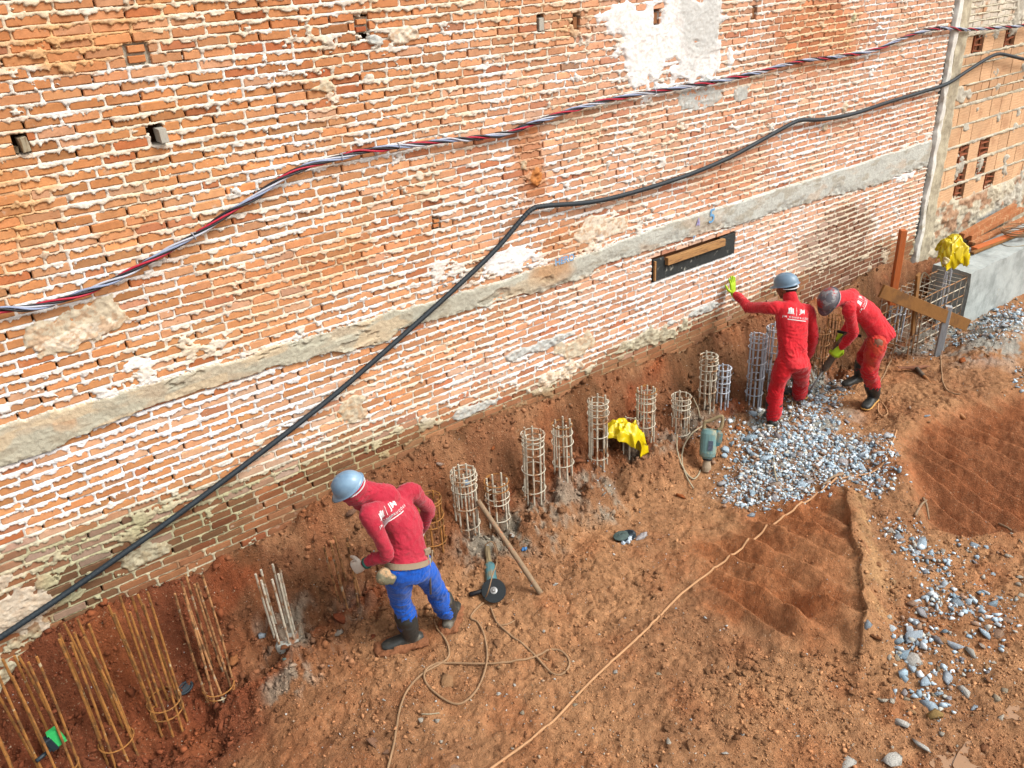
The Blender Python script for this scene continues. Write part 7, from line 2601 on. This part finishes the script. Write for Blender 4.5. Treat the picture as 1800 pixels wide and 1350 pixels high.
ball(mb, c + np.array([.02, -.065, -.008]), .085, .03, .016)
V_, F_, N_ = fuse(mb, .008, 1)
obj('white_fold', V_ + N_ * (.010 * (1 - 2 * np.abs(fbm(V_[:, 0] * 30, V_[:, 1] * 22, 2, 32))))[:, None], F_, material('white_film', srgb(206, 222, 236, .5), rough=0.4, var=0.05, bump=0.1), root)
p_ = onground(1128, 945, .012)
mb = MB()
ball(mb, p_, .075, .03, .010, axes_from((0, 0, 1), (1, .1, 0)))
V_, F_, N_ = fuse(mb, .007, 1)
obj('clear_film', V_ + N_ * (.008 * (1 - 2 * np.abs(fbm(V_[:, 0] * 30, V_[:, 1] * 30, 2, 33))))[:, None], F_, material('clear_film', srgb(226, 222, 224, .5), rough=0.25, var=0.05, bump=0.1, transmission=0.5), root)

c = PY(327, 1217, -.30)
c[2] = float(gz(c[0], c[1])) + .03
root = empty('rubber_scrap', tuple(c))
tag(root, 'dark oval rubber sandal scrap behind the bars in the red pit', 'rubber scrap')
Aq = axes_from(_unit(CAM - c) * .8 + np.array([0, 0, .4]), (1, 0, .3))
MB().tube([c + Aq[0] * .055 * math.cos(a) + Aq[1] * .035 * math.sin(a) for a in np.linspace(0, 6.283, 22)], .010, 8).build('rim', MAT_BLACKP, root, smooth=True)
MB().tube([c - Aq[0] * .05, c + Aq[0] * .04 + Aq[1] * .02], .008, 6).build('cross_strap', MAT_BLACKP, root)
MB().lathe([(.052, -.006), (.050, -.002)], c, Aq[2], Aq[0], n=18, sy=.62).build('insole', MAT_BLACKP, root)

# grey chip resting on the top ring of a cage
c = PY(820, 848, -.40)
tag(MB().box(c, (.05, .045, .012), axes_from((.2, -.6, .8)), bev=.003).build('plate_chip', material('blue_grey_chip', srgb(150, 170, 190, .5), rough=.8, bump=.4)), 'small blue-grey chip lying on the top ring of a pale cage', 'chip')
# blue scrap and the black disposable glove
c = onground(921, 968, .01)
mb = MB()
ball(mb, c, .03, .02, .012)
v, f, n_ = fuse(mb, .005, 1)
tag(obj('wrapper', v + n_ * (.008 * fbm(v[:, 0] * 60, v[:, 1] * 60, 2, 41))[:, None], f, material('blue_wrapper', srgb(70, 130, 190, .5), rough=.4, bump=.2)), 'crumpled blue wrapper on the grey dust right of the pole', 'wrapper')
# white bent slat and a stick by the beam
a_, b_ = onground(1712, 612, .012), onground(1738, 628, .01)
tag(MB().tube([a_, b_], .008, 6).build('stick', MAT_PLANK), 'thin brown stick lying below the grey rubble at the beam', 'stick')
a_, b_ = PY(1796, 552, -1.0), onground(1806, 566, .01)
for q, (x_, y_, x2, y2, lab) in enumerate(((1608, 910, 1628, 884, 'whitish twig sticking out of the rubble beside the scraped hollow'), (1622, 880, 1632, 918, 'pale bent root next to the whitish twig'),
                                           (1755, 925, 1795, 960, 'knotty pale root at the right edge of the picture'), (1478, 838, 1445, 858, 'splintered orange stick at the top corner of the scraped hollow'))):
    a_, b_ = onground(x_, y_, .02), onground(x2, y2, .03)
    m_ = (a_ + b_) / 2 + np.array([.02, .01, .02])
    tag(MB().tube(spline([a_, m_, b_], 5), np.linspace(.014, .007, 11), 7).build('twig', MAT_POLE, smooth=True), lab, 'twig')
